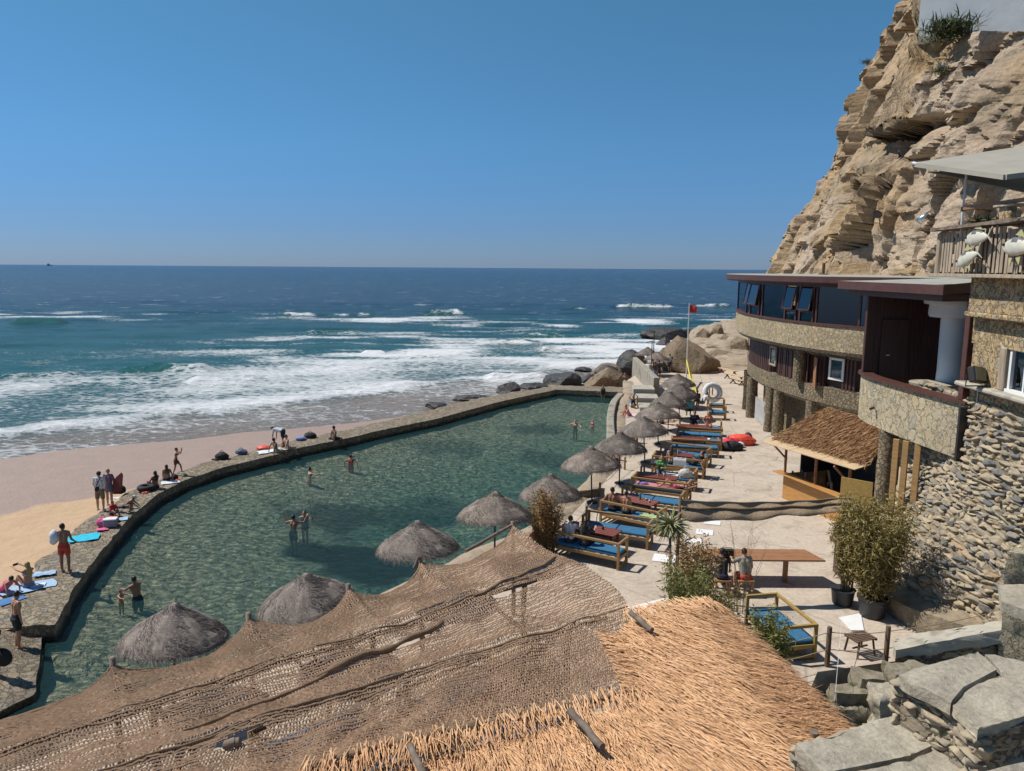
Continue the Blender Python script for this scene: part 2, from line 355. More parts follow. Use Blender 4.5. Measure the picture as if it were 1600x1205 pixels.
# foliage
def M_leaf(name, cs):
    t = NT(name); g = t.attr('tone'); n = len(cs)
    c = t.ramp(g, [(i/(n-1), q) for i, q in enumerate(cs)])
    m = t.fin(c, .6); tr = t.n('ShaderNodeBsdfTranslucent'); t.l(c, tr.inputs[0]); mx = t.n('ShaderNodeMixShader', i_Fac=.25)
    t.l(t.b.outputs[0], mx.inputs[1]); t.l(tr.outputs[0], mx.inputs[2]); t.l(mx.outputs[0], t.out.inputs[0]); return m
m_bamboo = M_leaf('bamboo_leaves', [(.13,.10,.025), (.24,.18,.05), (.34,.27,.09), (.46,.38,.17)])
m_bamcane = M('bamboo_cane', (.20,.16,.06), (.11,.085,.035), rough=.6, ns=6)
m_green = M_leaf('green_leaves', [(.07,.085,.02), (.15,.165,.04), (.25,.25,.075), (.36,.32,.12)])
m_dry = M_leaf('dry_leaves', [(.13,.065,.02), (.27,.14,.045), (.40,.24,.09), (.48,.34,.16)])
m_yucca = M_leaf('yucca_leaves', [(.14,.16,.045), (.32,.31,.13), (.55,.52,.30)])
m_scrub = M_leaf('scrub_leaves', [(.03,.045,.012), (.065,.085,.022), (.11,.13,.04)])
# glass
t = NT('tinted_glass'); gl = t.n('ShaderNodeBsdfGlossy', i_Roughness=.03); gl.inputs[0].default_value = (.8,.9,1,1)
tr = t.n('ShaderNodeBsdfTransparent'); tr.inputs[0].default_value = (.42,.52,.58,1); fr = t.n('ShaderNodeFresnel', i_IOR=1.9); mx = t.n('ShaderNodeMixShader')
t.l(fr.outputs[0], mx.inputs[0]); t.l(tr.outputs[0], mx.inputs[1]); t.l(gl.outputs[0], mx.inputs[2]); t.l(mx.outputs[0], t.out.inputs[0]); m_glass = t.mat
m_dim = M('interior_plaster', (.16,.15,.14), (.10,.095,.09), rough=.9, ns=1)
# sand
t = NT('beach_sand'); w = t.attr('wet'); nz = t.noise(1.2, 5); nf = t.noise(30, 4, .7)
dry = t.ramp(nz, [(.3, (.50,.345,.205)), (.7, (.45,.30,.175))]); wet = t.ramp(nz, [(.3, (.37,.255,.185)), (.7, (.325,.225,.165))])
wf = t.math('ADD', w, t.math('MULTIPLY', t.math('SUBTRACT', t.noise(.35, 4), .5), .9)); wm = t.ramp(wf, [(.42, 0.0), (.58, 1.0)])
c = t.mix(wm, dry, wet); c = t.mix(.3, c, t.ramp(nf, [(.3, .8), (.7, 1.1)]), 'MULTIPLY')
m_sand = t.fin(c, t.ramp(wm, [(0, .9), (1, .45)]), t.bump(t.math('ADD', t.noise(5, 5), t.math('MULTIPLY', t.vor(1.7).outputs['Distance'], t.ramp(wm, [(0, .8), (1, 0.0)]))), .6, .07))
# cliff
t = NT('cliff_rock'); zc = t.scaled((.55,.55,1.7)); stn = t.noise(.8, 8, .65, zc, .6); bl = t.noise(.16, 5, .6); fi = t.noise(3.4, 8, .7); pk = t.noise(.33, 3, .5, dist=1)
c = t.ramp(stn, [(.22, (.20,.135,.075)), (.40, (.42,.29,.155)), (.58, (.50,.35,.195)), (.8, (.30,.22,.14))])
c = t.mix(t.ramp(bl, [(.40, 0.0), (.62, .75)]), c, (.29,.235,.17)); c = t.mix(t.ramp(pk, [(.5, 0.0), (.65, .7)]), c, (.42,.30,.205))
c = t.mix(.6, c, t.ramp(fi, [(.25, .35), (.7, 1.3)]), 'MULTIPLY')
pl = t.attr('smooth'); vd = t.vor(2.6, 'DISTANCE_TO_EDGE').outputs['Distance']; pc = t.mix(t.ramp(vd, [(.02, 0.0), (.09, 1.0)]), (.36,.265,.18), t.ramp(t.noise(5, 4), [(.3, (.43,.335,.24)), (.7, (.52,.41,.305))]))
c = t.mix(pl, c, pc)
h = t.math('ADD', t.math('MULTIPLY', stn, 1.5), t.math('MULTIPLY', fi, .8))
m_cliff = t.fin(c, .95, t.bump(h, .9, .22))
# ------------------------------------------------------------------ outlines (metres, terrace at z = 0)
SEA, WAT, WT = -2.25, -1.5, -1.0
IN_PX = [(87,976),(115,920),(139,885),(202,809),(244,774),(289,750),(348,730.5),(400,718),(430,711),(462,701),(542,685),(587,674),(680,655),(780,628),(830,617),(867,609.5)]
OUT_PX = [(-70,985),(-5,945),(52,885.6),(85,854),(108,826),(153,800),(195,767),(223,758),(258,743),(313.6,722),(380,707),(405,700),(467,685),(527,672),(630,649),(717,627.5),(780,615),(860,603)]
IN = np.array([P(u, v, WT)[:2] for u, v in IN_PX]); OUT = np.array([P(u, v, WT)[:2] for u, v in OUT_PX])
FE = [P(979, 614.5, WT)[:2], P(975, 607, WT)[:2]]
TE = np.array([(-21,2),(-13.8,9.5),(-8.5,16.3),(-5.8,18.4),(-3.6,21.9),(-1.5,24.8),(.5,27),(2.1,30.3),(3.8,34.6),(4.9,38),(5.8,42),(6.3,46),(7.0,50.5),(7.9,55),(8.8,58.5),(9.7,65)])
NEAR_IN = [P(78, 990, -1.35)[:2], P(55.7, 1084, -1.35)[:2], np.array((-15., 12.)), np.array((-22., 4.))]
def pip(pts, poly):
    x, y = pts[:,0], pts[:,1]; r = np.zeros(len(pts), bool); n = len(poly)
    for i in range(n):
        (x1, y1), (x2, y2) = poly[i], poly[(i+1)%n]
        r ^= ((y1 > y) != (y2 > y)) & (x < (x2-x1)*(y-y1)/(y2-y1+1e-12)+x1)
    return r
POOL = np.array(list(IN)+[FE[0]]+list(TE[::-1])+NEAR_IN[::-1])
MID = (resample(IN, 60)+resample(OUT, 60))/2
BLOCK = np.array(list(MID)+[np.array((9.8, 67.))]+[np.array((12.5, 72.)), np.array((34., 72.)), np.array((34., -8.)), np.array((-30., -8.)), np.array((-25., 6.)), np.array((-20., 12.)), np.array((-17.5, 17.))])
# ------------------------------------------------------------------ sea
SN = np.array((-.683, .730)); SA = np.array((.730, .683)); L0 = np.array((-35., 52.))
ys = [34.]
while ys[-1] < 260: ys.append(ys[-1]*1.0065)
while ys[-1] < 16000: ys.append(ys[-1]*1.045)
ys = np.array(ys); ang = np.linspace(-1.25, .95, 330)
Y, A = np.meshgrid(ys, ang, indexing='ij'); X = (Y*A-8*np.sign(A)*0); p2 = np.stack([X.ravel(), Y.ravel()], 1)
d = (p2-L0) @ SN; a_ = (p2-L0) @ SA; D = p2[:,1]
d = d+2.2*fbm(np.c_[p2*.06, 0*D], 3, 5)+1.0*vn(np.c_[p2*.3, 0*D], 6)
z = .16*fbm(np.c_[p2*np.array((.05, .16)), 0*D], 3, 1)*sst(-5, 30, d)*np.clip(200/D, .25, 1)*2.2
z += .10*fbm(np.c_[p2*np.array((.25, .6)), 0*D], 3, 2)*sst(-8, 20, d)
lf = fbm(np.c_[p2*.045, 0*D], 3, 8); mf = fbm(np.c_[p2*np.array((.10, .25)), 0*D], 4, 9)
foam = .55*sst(-2, 1.5, d)*(1-sst(20, 34, d+6*lf))*(1+.5*lf+.6*mf)
foam += .42*sst(-1.5, .8, d)*(1-sst(2.5, 7, d+4*mf))*np.clip(.6+1.1*mf+.9*lf, 0, 1.3)                     # roll at the front of the surf
foam += .34*sst(-18, -10, d)*(1-sst(-2, 2, d))*(1+.5*mf)                # lace on the swash
foam += .26*sst(18, 28, d)*(1-sst(45, 75, d))*np.clip(.5+1.6*mf+.6*lf, 0, 2)
DD = (D+.10*p2[:,0])                                                   # outer bar
foam += .56*np.exp(-((DD-172)/17)**2)*np.clip(.35+1.3*mf+1.0*lf+1.1*vn(np.c_[p2*np.array((.07,.12)), 0*D], 44), 0, 1.5)
foam += .36*np.exp(-((DD-118)/20)**2)*sst(-75, -10, p2[:,0])*np.clip(.55+1.6*mf+.6*lf, 0, 1.6)
foam += .75*np.exp(-(((p2[:,0]-22)/12)**2+((D-110)/22)**2))*np.clip(.7+1.2*mf, 0, 1.4)
foam += .05*sst(150, 260, D)*(1-sst(2500, 5000, D))
crest = np.zeros(len(D))
for (u0, u1, v, hh, th, fo) in [(436,492,493,.9,2.2,1),(514,546,492,.8,2,1),(556,584,492,.8,2,1),(658,722,491,1.2,2.4,1),(960,1046,480,1.2,2.6,1),(1084,1140,479,.9,2.5,.9),
        (880,915,483,.6,2,.5),(738,792,537,.8,1.6,.8),(796,824,536,.6,1.4,.8),(812,878,525,.8,1.6,.8),(568,600,551,.5,1.2,.8),(842,880,549,.7,1.5,.75),
        (190,330,580,.9,2.0,.06),(20,100,505,1.0,3,.1),(300,395,594,.6,1.8,1),(0,110,588,.5,1.6,.15),(480,560,520,.6,2.5,.06),(620,700,560,.5,1.6,.12),(760,860,592,.8,1.9,1),(1010,1075,505,.6,2,.3)]:
    q0, q1 = P(u0, v, SEA)[:2], P(u1, v-.3, SEA)[:2]; L = np.linalg.norm(q1-q0); e = (q1-q0)/L; nn = np.array((-e[1], e[0]))
    s = (p2-q0) @ e; w = (p2-q0) @ nn + .6*th*vn(np.c_[p2*.12, 0*D], 30)
    env = sst(-.12*L, .12*L, s)*(1-sst(.88*L, 1.12*L, s))*(.8+.35*vn(np.c_[p2*.35, 0*D], 31))
    z += hh*env*np.where(w > 0, np.exp(-(w/(th*1.3))**2), np.exp(-(w/(th*.55))**2)); foam += fo*.95*env*np.exp(-((w+th*.3)/(th*.5))**2)*np.clip(.75+1.0*vn(np.c_[p2*np.array((.5,.9)), 0*D], 33), .2, 1.3)+.22*fo*env*np.exp(-((w+th*1.6)/(th*1.5))**2); crest += env*np.exp(-(w/(th*1.6))**2)*(hh > .45)
z += .34*sst(-1.5, 1, d)*(1-sst(1, 9, d))*(.6+.9*mf)
foam = np.clip(foam, 0, 1.4)
tone = np.clip(.12*fbm(np.c_[p2*np.array((.02,.06)), 0*D], 4, 12)*sst(90, 200, D)+sst(30, 300, D)*.75+sst(300, 2500, D)*.25+.06*lf-.30*np.clip(crest, 0, 1), 0, 1)      # 0 shallow teal, 1 deep
sandy = (1-sst(-5, 3, d))*.9+.12*(1-sst(3, 22, d))
V = np.c_[p2, SEA+z]; fc = (p2[:,:2]).reshape(len(ys), len(ang), 2)
cen = (fc[:-1,:-1]+fc[1:,1:])/2; keep = ~pip(cen.reshape(-1, 2), BLOCK)
i, j = np.meshgrid(np.arange(len(ys)-1), np.arange(len(ang)-1), indexing='ij'); q = (i*len(ang)+j).ravel()[keep]
nv_ = len(ang); mb = MB().add(V, np.stack([q, q+1, q+nv_+1, q+nv_], 1))
t = NT('sea_water'); fo = t.attr('foam'); tn = t.attr('tone'); sd = t.attr('sandy')
c = t.ramp(tn, [(0, (.022,.125,.125)), (.3, (.009,.076,.086)), (.55, (.004,.038,.062)), (.8, (.003,.024,.055)), (1, (.003,.02,.05))])
c = t.mix(sd, c, (.30,.225,.175))
n1 = t.noise(.55, 7, .68, t.scaled((1,1.9,1)), 1.2); n2 = t.noise(2.3, 5, .7, t.scaled((1,1.6,1)), .8); vo = t.vor(.85, 'DISTANCE_TO_EDGE', t.scaled((1,1.5,1))).outputs['Distance']
lace = t.math('ADD', t.math('MULTIPLY', n1, .6), t.math('ADD', t.math('MULTIPLY', n2, .45), t.math('MULTIPLY', vo, -.45)))
fm = t.math('ADD', fo, t.math('MULTIPLY', t.math('SUBTRACT', lace, .42), 1.9))
mask = t.ramp(fm, [(.42, 0.0), (.56, .55), (.95, 1.0)])
caps = t.ramp(t.noise(.085, 6, .8, t.scaled((1,2.6,1))), [(.615, 0.0), (.65, .9)]); caps = t.math('MULTIPLY', caps, t.ramp(tn, [(.35, 0.0), (.6, .8)]))
mask = t.math('MAXIMUM', mask, caps)
aer = t.math('MULTIPLY', fo, .33, True); c = t.mix(aer, c, (.16,.36,.37))
c = t.mix(mask, c, (.80,.82,.83))
bm_ = t.math('ADD', t.math('ADD', t.noise(.9, 8, .66, t.scaled((.7,1.6,1))), t.math('MULTIPLY', t.noise(.12, 5, .6, t.scaled((.6,1.8,1))), 2.2)), t.math('MULTIPLY', mask, .25))
fr = t.ramp(mask, [(0, .16), (1, .8)])
m_sea = t.fin(c, fr, t.bump(bm_, .8, 1.3), IOR=1.33)
t.b.inputs['Specular IOR Level'].default_value = .15
o = mb.build('sea', m_sea, smooth=True, kind='structure'); attr(o, 'foam', foam); attr(o, 'tone', tone); attr(o, 'sandy', sandy)
# ------------------------------------------------------------------ beach
na, nd = 240, 150; aa, dv = np.meshgrid(np.linspace(-60, 66, na), np.linspace(-62, 12, nd), indexing='ij')
p2 = L0+aa.ravel()[:,None]*SA+dv.ravel()[:,None]*SN; wl = -7-5*sst(0, 22, aa.ravel())-1.5*sst(22, 60, aa.ravel())+1.4*fbm(np.c_[p2*.11, 0*p2[:,0]], 3, 40)
e = dv.ravel()-wl; z = SEA-.045*e+.05*fbm(np.c_[p2*.3, 0*e], 4, 41)*sst(0, -8, e)+.012*fbm(np.c_[p2*2, 0*e], 3, 42); z = np.where(e < -26, SEA+1.17+.01*(-26-e), z)
V = np.c_[p2, z]; c4 = V.reshape(na, nd, 3); cen = ((c4[:-1,:-1]+c4[1:,1:])/2).reshape(-1, 3)[:,:2]; keep = ~pip(cen, BLOCK)
i, j = np.meshgrid(np.arange(na-1), np.arange(nd-1), indexing='ij'); q = (i*nd+j).ravel()[keep]
o = MB().add(V, np.stack([q, q+nd, q+nd+1, q+1], 1)).build('beach', m_sand, smooth=True, kind='structure'); attr(o, 'wet', sst(-25, -17.5, dv.ravel()+4.5*fbm(np.c_[p2*.07, 0*e], 3, 43)))
# ------------------------------------------------------------------ pool
t = NT('pool_floor'); a1 = t.noise(.22, 6, .62, dist=.8); a2 = t.noise(1.5, 6, .65); v_ = t.vor(1.6).outputs['Distance']
c = t.ramp(a2, [(.3, (.60,.54,.36)), (.7, (.44,.40,.26))]); c = t.mix(t.math('MULTIPLY', t.attr('algae'), t.ramp(a1, [(.42, .0), (.57, 1.0)])), c, (.075,.18,.15)); c = t.mix(t.attr('weed'), c, (.008,.014,.018))
m_floor = t.fin(c, .9, t.bump(a2, .5, .1))
def offset_poly(poly, r):
    n = len(poly); out = []; ar = sum(poly[i][0]*poly[(i+1)%n][1]-poly[(i+1)%n][0]*poly[i][1] for i in range(n)); sg = 1 if ar > 0 else -1
    for i in range(n):
        e = np.array(poly[(i+1)%n])-np.array(poly[i-1]); e = e/(np.linalg.norm(e)+1e-9); out.append(tuple(np.array(poly[i])+sg*r*np.array((e[1], -e[0]))))
    return out
gx, gy = np.meshgrid(np.arange(-26, 16, .3), np.arange(2, 70, .3), indexing='ij'); p2 = np.c_[gx.ravel(), gy.ravel()]
dw = np.min(np.linalg.norm(p2[:,None]-np.r_[resample(IN, 50), np.array(NEAR_IN)][None], axis=2), 1)
z = -1.72-.35*sst(0, 2.2, dw)-1.1*sst(2, 11, dw)+.95*sst(44, 60, p2[:,1])*sst(1, 11, dw)+.10*fbm(np.c_[p2*.5, 0*dw], 4, 50)
weed = np.zeros(len(p2))
for (u, v, r, s) in [(535,872,2.0,1),(572,888,1.7,1),(520,820,1.9,.75),(600,810,2.2,.55),(830,690,1.7,.6),(800,650,2,.4),(860,725,1.6,.5),(690,720,2.2,.45),(905,618,2.2,.9),(700,800,2.2,.5)]:
    q = P(u, v, -3.1)[:2]; dd = np.linalg.norm((p2-q)*np.array((.75, 1.15)), axis=1); weed = np.maximum(weed, s*sst(1.15, .75, dd/r+.75*fbm(np.c_[p2*.75, 0*dw], 4, 51)))
fp_ = offset_poly([tuple(q) for q in POOL], .35); c4 = p2.reshape(*gx.shape, 2); keep = pip(((c4[:-1,:-1]+c4[1:,1:])/2).reshape(-1, 2), fp_); i, j = np.meshgrid(np.arange(gx.shape[0]-1), np.arange(gx.shape[1]-1), indexing='ij'); q = (i*gx.shape[1]+j).ravel()[keep]
o = MB().add(np.c_[p2, z], np.stack([q, q+gx.shape[1], q+gx.shape[1]+1, q+1], 1)).build('pool_floor', m_floor, smooth=True, kind='structure'); attr(o, 'weed', weed); attr(o, 'algae', sst(4.5, 13, dw)*(1-sst(38, 56, p2[:,1])))
t = NT('pool_water'); rip = t.noise(2.1, 5, .6, t.scaled((1,1.6,1)), .8)
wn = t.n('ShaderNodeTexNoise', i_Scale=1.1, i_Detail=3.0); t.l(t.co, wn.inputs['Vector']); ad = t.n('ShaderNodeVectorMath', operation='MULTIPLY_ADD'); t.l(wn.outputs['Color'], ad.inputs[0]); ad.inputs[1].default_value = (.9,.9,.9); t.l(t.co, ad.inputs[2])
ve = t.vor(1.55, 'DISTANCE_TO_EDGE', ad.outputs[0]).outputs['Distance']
caustic_tint = t.ramp(ve, [(0, (1,1,1)), (.05, (1,1,.98)), (.11, (.82,.84,.84)), (.3, (.74,.78,.78))], 'EASE')  # caustic light web painted into the water's transmission colour
tr = t.n('ShaderNodeBsdfTransparent'); t.l(caustic_tint, tr.inputs[0]); gl = t.n('ShaderNodeBsdfGlossy', i_Roughness=.04); bn = t.bump(rip, 1.0, .42); t.l(bn, gl.inputs['Normal'])
df = t.n('ShaderNodeBsdfDiffuse'); df.inputs[0].default_value = (.055,.165,.165,1)
m1 = t.n('ShaderNodeMixShader', i_Fac=.15); t.l(tr.outputs[0], m1.inputs[1]); t.l(df.outputs[0], m1.inputs[2])
fr = t.n('ShaderNodeFresnel', i_IOR=1.33); t.l(bn, fr.inputs['Normal']); m2 = t.n('ShaderNodeMixShader'); t.l(fr.outputs[0], m2.inputs[0]); t.l(m1.outputs[0], m2.inputs[1]); t.l(gl.outputs[0], m2.inputs[2])
va = t.n('ShaderNodeVolumeAbsorption', i_Density=.115); va.inputs[0].default_value = (.08,.66,.70,1); t.l(m2.outputs[0], t.out.inputs[0]); t.l(va.outputs[0], t.out.inputs['Volume'])
m_water = t.mat
cen_ = POOL.mean(0); pw = []
for q in POOL: pw.append(tuple(q))
MB().prism(offset_poly(pw, .12), -4.6, WAT).build('pool_water', m_water, kind='structure')
# ------------------------------------------------------------------ terrace
mb = MB(); TS = smoothline(TE, 120, 2); TS[1:-1] += .10*np.stack([vn(np.c_[TS*.8, TS[:,:1]*0], 60), vn(np.c_[TS*.8, TS[:,:1]*0], 61)], 1)[1:-1]
poly = [tuple(q) for q in TS]+[(11.6,70),(12.6,73),(30,73),(30,19.5),(12.5,18.6),(9.9,17.9),(7.5,17.3),(6.4,15.5),(6.0,-6),(-21,-6)]
mb.prism(poly, -4.4, 0.0, m=1, mt=0); mb.build('terrace', [m_terr, m_concrete], kind='structure')
# rough stone kerb at the terrace rim
n = len(TS); nr = np.c_[np.gradient(TS[:,1]), -np.gradient(TS[:,0])]; nr /= np.linalg.norm(nr, axis=1)[:,None]
V = []; w_ = [(-.12, -.35), (-.12, .02), (-.02, .075), (.3, .085), (.62, .06), (.8, -.02)]
for o_, zz in w_: V.append(np.c_[TS+nr*o_+.06*fbm(np.c_[TS*2, TS[:,:1]*0+o_], 3, 63)[:,None], zz+.035*fbm(np.c_[TS*1.5, TS[:,:1]*0+o_], 3, 62)])
MB().grid(np.concatenate(V), len(w_), n).build('rough_kerb', m_ledge, smooth=True, kind='structure')
# ------------------------------------------------------------------ sea wall of the pool
def wall_between(inn, out, zt, zb_in, zb_out, n, k, seed, amp=.055):
    a = resample(inn, n); b = resample(out, n); a = a+.035*np.stack([vn(np.c_[a*2.2, a[:,:1]*0], seed), vn(np.c_[a*2.2, a[:,:1]*0], seed+1)], 1)
    rows = [np.c_[a, np.full(n, zb_in)], np.c_[a, np.full(n, zt-.05)]]
    for i in range(k):
        f = i/(k-1); q = a*(1-f)+b*f; q = q+(.22*fbm(np.c_[q*.9, q[:,:1]*0], 3, seed+5)[:,None]*f**3)
        zz = zt+amp*fbm(np.c_[q*2.4, q[:,:1]*0], 4, seed+3)*(0.25+.75*sst(0, .15, f))-.10*sst(.8, 1, f)*(1+fbm(np.c_[q*1.2, q[:,:1]*0], 2, seed+4)); rows.append(np.c_[q, zz])
    rows += [np.c_[rows[-1][:,:2]+(b-a)*.05, np.full(n, zb_out)]]
    return np.concatenate(rows), len(rows), n
V, r_, n_ = wall_between(IN, OUT, WT, -4.2, -3.2, 420, 16, 70)
mb = MB().grid(V, r_, n_); e0 = [V[i*n_] for i in range(r_)]; mb.add(e0, [tuple(range(r_))])
far = [tuple(IN[-1]), tuple(FE[0]), tuple(FE[1]+np.array((.3, 1.2))), (4.6, 69.6), tuple(OUT[-1])]
MBf = MB(); V2, r2, n2 = wall_between(np.array([IN[-1]+(-.2, .1), FE[0]+(1.2, .2)]), np.array([OUT[-1]+(-.3, 1.0), FE[1]+(1.2, 1.0)]), WT+.02, -4.2, -3.4, 60, 6, 90); MBf.grid(V2, r2, n2)
mb.build('sea_wall', m_wallstone, smooth=True, label='long curved stone sea wall holding the tidal pool beside the beach', cat='wall', auto=40)
MBf.build('pool_end_wall', m_wallstone, smooth=True, label='short rough stone wall closing the far end of the pool', cat='wall', auto=40)
NI = np.array(NEAR_IN); NO = np.array([P(-70, 985, -1.35)[:2], P(-150, 1050, -1.35)[:2], np.array((-20.5, 13.)), np.array((-27., 5.))])
NI[0] = IN[0]+(-.35, -.15); V, r_, n_ = wall_between(NI, NO, -1.33, -4.2, -3.2, 90, 14, 110)
for r in range(2, 16): V[r*90:(r+1)*90,2] += .30*sst(.10, .45, (r-2)/13)*(1-sst(0, .5, np.linspace(0, 1, 90)))
mb = MB().grid(V, r_, n_); mb.build('lower_wall_platform', m_wallstone, smooth=True, label='lower stone landing where the pool wall steps down near the net', cat='wall', auto=40)
# end face of the step is closed by the sea wall above
# curved retaining wall on the terrace side, and the concrete parapet
cw = smoothline([(5.2,40.2),(5.75,42.5),(6.1,46),(6.75,50.5),(7.6,55),(8.5,58.4)], 60, 2); g = np.c_[np.gradient(cw[:,1]), -np.gradient(cw[:,0])]; g /= np.linalg.norm(g, axis=1)[:,None]
hz = .14+.22*sst(40, 46, cw[:,1])*(1-sst(52, 58, cw[:,1]))
rows = [np.c_[cw-g*.30, cw[:,1]*0-3.5], np.c_[cw-g*.28, hz-.03], np.c_[cw-g*.24, hz], np.c_[cw+g*.14, hz], np.c_[cw+g*.18, hz-.03], np.c_[cw+g*.18, hz*0-.3]]
MB().grid(np.concatenate(rows), 6, 60).build('retaining_wall', m_parapet, smooth=True, label='pale curved concrete retaining wall between the pool and the towel platform', cat='wall', auto=35)
pa = [(11.0,57.4),(11.15,61),(11.35,66),(11.5,71)]; mb = MB()
V = []
for k, (x, y) in enumerate(pa): V += [(x-.25, y, -2.2), (x-.2, y, 1.42), (x-.17, y, 1.47), (x+.2, y, 1.47), (x+.23, y, 1.42), (x+.25, y, -.2)]
mb.grid(np.array(V), 4, 6); mb.add(V[:6], [(0,1,2,3,4,5)]); mb.build('concrete_parapet', m_parapet, label='tall straight concrete parapet wall at the far end of the terrace', cat='wall')
# ------------------------------------------------------------------ bedrock at the far end
gx, gy = np.meshgrid(np.linspace(6, 46, 130), np.linspace(66, 128, 170), indexing='ij'); p2 = np.c_[gx.ravel(), gy.ravel()]; x, y = p2.T
sh = 11.2+(y-66)*.30+2.2*fbm(np.c_[p2*.13, 0*x], 3, 120); land = sst(-1.5, 1.2, x-sh)
hgt = .05+.055*np.clip(x-sh, 0, 30)+.035*np.clip(y-73, 0, 30)*sst(0, 8, x-sh)+.5*fbm(np.c_[p2*.22, 0*x], 4, 121); st_ = .42; hgt = (np.floor(hgt/st_)+sst(.62, .98, hgt/st_-np.floor(hgt/st_)))*st_
flat = sst(76.5, 73.5, y+.6*vn(np.c_[p2*.6, 0*x], 122)); z = (-4)*(1-land)+land*(hgt*(1-flat)-.05*flat)+.10*fbm(np.c_[p2*1.2, 0*x], 3, 123)*(1-flat)
MB().grid(np.c_[p2, z], *gx.shape).build('bedrock_shore', m_ledge, smooth=True, kind='structure')
bm = bmesh.new(); bmesh.ops.create_icosphere(bm, subdivisions=5, radius=1); ICO = np.array([v.co[:] for v in bm.verts]); ICF = [tuple(v.index for v in f.verts) for f in bm.faces]; bm.free()
bm = bmesh.new(); bmesh.ops.create_icosphere(bm, subdivisions=1, radius=1); IC1 = np.array([v.co[:] for v in bm.verts]); IF1 = np.array([tuple(v.index for v in f.verts) for f in bm.faces]); bm.free()
bm = bmesh.new(); bmesh.ops.create_icosphere(bm, subdivisions=3, radius=1); IC2 = np.array([v.co[:] for v in bm.verts]); IF2 = np.array([tuple(v.index for v in f.verts) for f in bm.faces]); bm.free()
def rock(c, sz, seed, mat, label, rz=0, cuts=9, amp=.16, group=None, name='rock'):
    rg = np.random.default_rng(seed); v = ICO.copy()
    for _ in range(cuts):
        n = rg.normal(size=3); n /= np.linalg.norm(n); dd = rg.uniform(.55, .88); v = v-n*np.maximum(0, v @ n-dd)[:,None]
    v = v*(1+amp*fbm(v*1.6+seed, 5, seed)[:,None])*np.array(sz)/2*1.18; c_, s_ = math.cos(rz), math.sin(rz)
    v = v @ np.array(((c_, s_, 0), (-s_, c_, 0), (0, 0, 1)))
    r = MB().add(v, ICF).build(name, mat, smooth=True, label=label, cat='rock', group=group, auto=38); r.location = tuple(float(q) for q in c); return r
def rk(u, v, wpx, hpx, seed, mat, label, z=-2.3, rz=0, dep=1.0, cuts=9, group=None, amp=.16):   # u, v: middle of its foot
    q = P(u, v, z); s = math.hypot(q[1], q[2]-CAMZ)/F; w = wpx*s; h = hpx*s*1.05
    return rock((q[0], q[1]+w*dep*.35, z+h*.12), (w, w*dep, h*1.75), seed, mat, label, rz, cuts, amp, group)
g = 'dark rocks in the surf beyond the pool'
rk(681,640,34,9,1,m_rockdark,'small flat dark rock at the outer foot of the sea wall',group=g)
rk(740,628,58,8,20,m_rockdark,'low dark ridge of rock hugging the outer side of the sea wall',group=g,dep=.6)
rk(797,617,36,16,2,m_rockdark,'rounded dark rock just outside the far half of the sea wall',group=g)
rk(838,609,46,9,3,m_rockdark,'low dark rock next to the far corner of the pool',group=g,dep=.7)
rk(875,604,62,19,4,m_rockdark,'largest wide black rock behind the far corner of the pool',group=g,dep=.7)
rk(912,582,26,6,5,m_rockdark,'small dark rock alone in the white surf past the pool corner',group=g)
rk(925,599,40,13,6,m_rockdark,'dark rock beside the pool end wall with a white wave behind',group=g,dep=.7)
rk(950,596,44,22,7,m_rock,'mottled brown rock with a dark flat top beyond the pool end wall',group=g)
rk(949,583,32,9,21,m_rockdark,'flat black slab lying on top of the mottled brown rock',z=-1.1,group=g)
rk(988,590,44,34,8,m_rockdark,'tall smooth black rock beside the concrete parapet',group=g)
rk(1040,531,66,16,9,m_rockdark,'farthest wide dark rock with waves breaking over it',group=g,dep=.6)
rk(1078,530,30,14,10,m_rockdark,'dark round rock out at sea just behind the flagpole',group=g)
rk(1037,540,24,11,11,m_rockdark,'dark rock in the foam in front of the farthest rock',group=g)
rk(1050,543,16,6,12,m_rockdark,'tiny dark rock in the foam left of the big boulder',group=g)
g = 'brown boulders at the end of the terrace'
rk(962,606,82,26,13,m_rock2,'brown slanting rock slope between the pool end wall and the parapet',z=-1.8,rz=.4,dep=.8,cuts=14,group=g)
rk(1086,582,84,50,14,m_rock2,'huge wedge shaped boulder standing behind the flagpole',z=0,rz=.5,dep=.9,cuts=16,amp=.08,group=g)
rk(1050,572,46,24,15,m_rock,'rough boulder at the left foot of the huge wedge boulder',z=-.2,group=g)
rk(1102,541,32,26,16,m_rock,'squarish boulder seen above the huge wedge boulder',z=-.3,rz=.3,cuts=14,group=g)
rk(1124,540,28,26,17,m_rock,'upright split boulder next to the squarish one',z=-.3,cuts=14,group=g)
rk(1141,543,30,18,18,m_rock,'lower boulder to the right of the split boulder',z=0,group=g)
rk(1128,562,44,12,19,m_rock2,'yellowish slab of rock lying below the split boulder',z=.2,rz=.5,group=g)
rk(1158,552,34,20,22,m_rock,'slanted boulder close to the restaurant corner',z=.4,rz=.4,group=g)
rk(1112,556,30,12,23,m_rock,'dark sided boulder below the squarish boulder',z=0,group=g)
rk(1150,530,40,16,24,m_rock,'long boulder at the waterline nearest the restaurant',z=0,group=g)
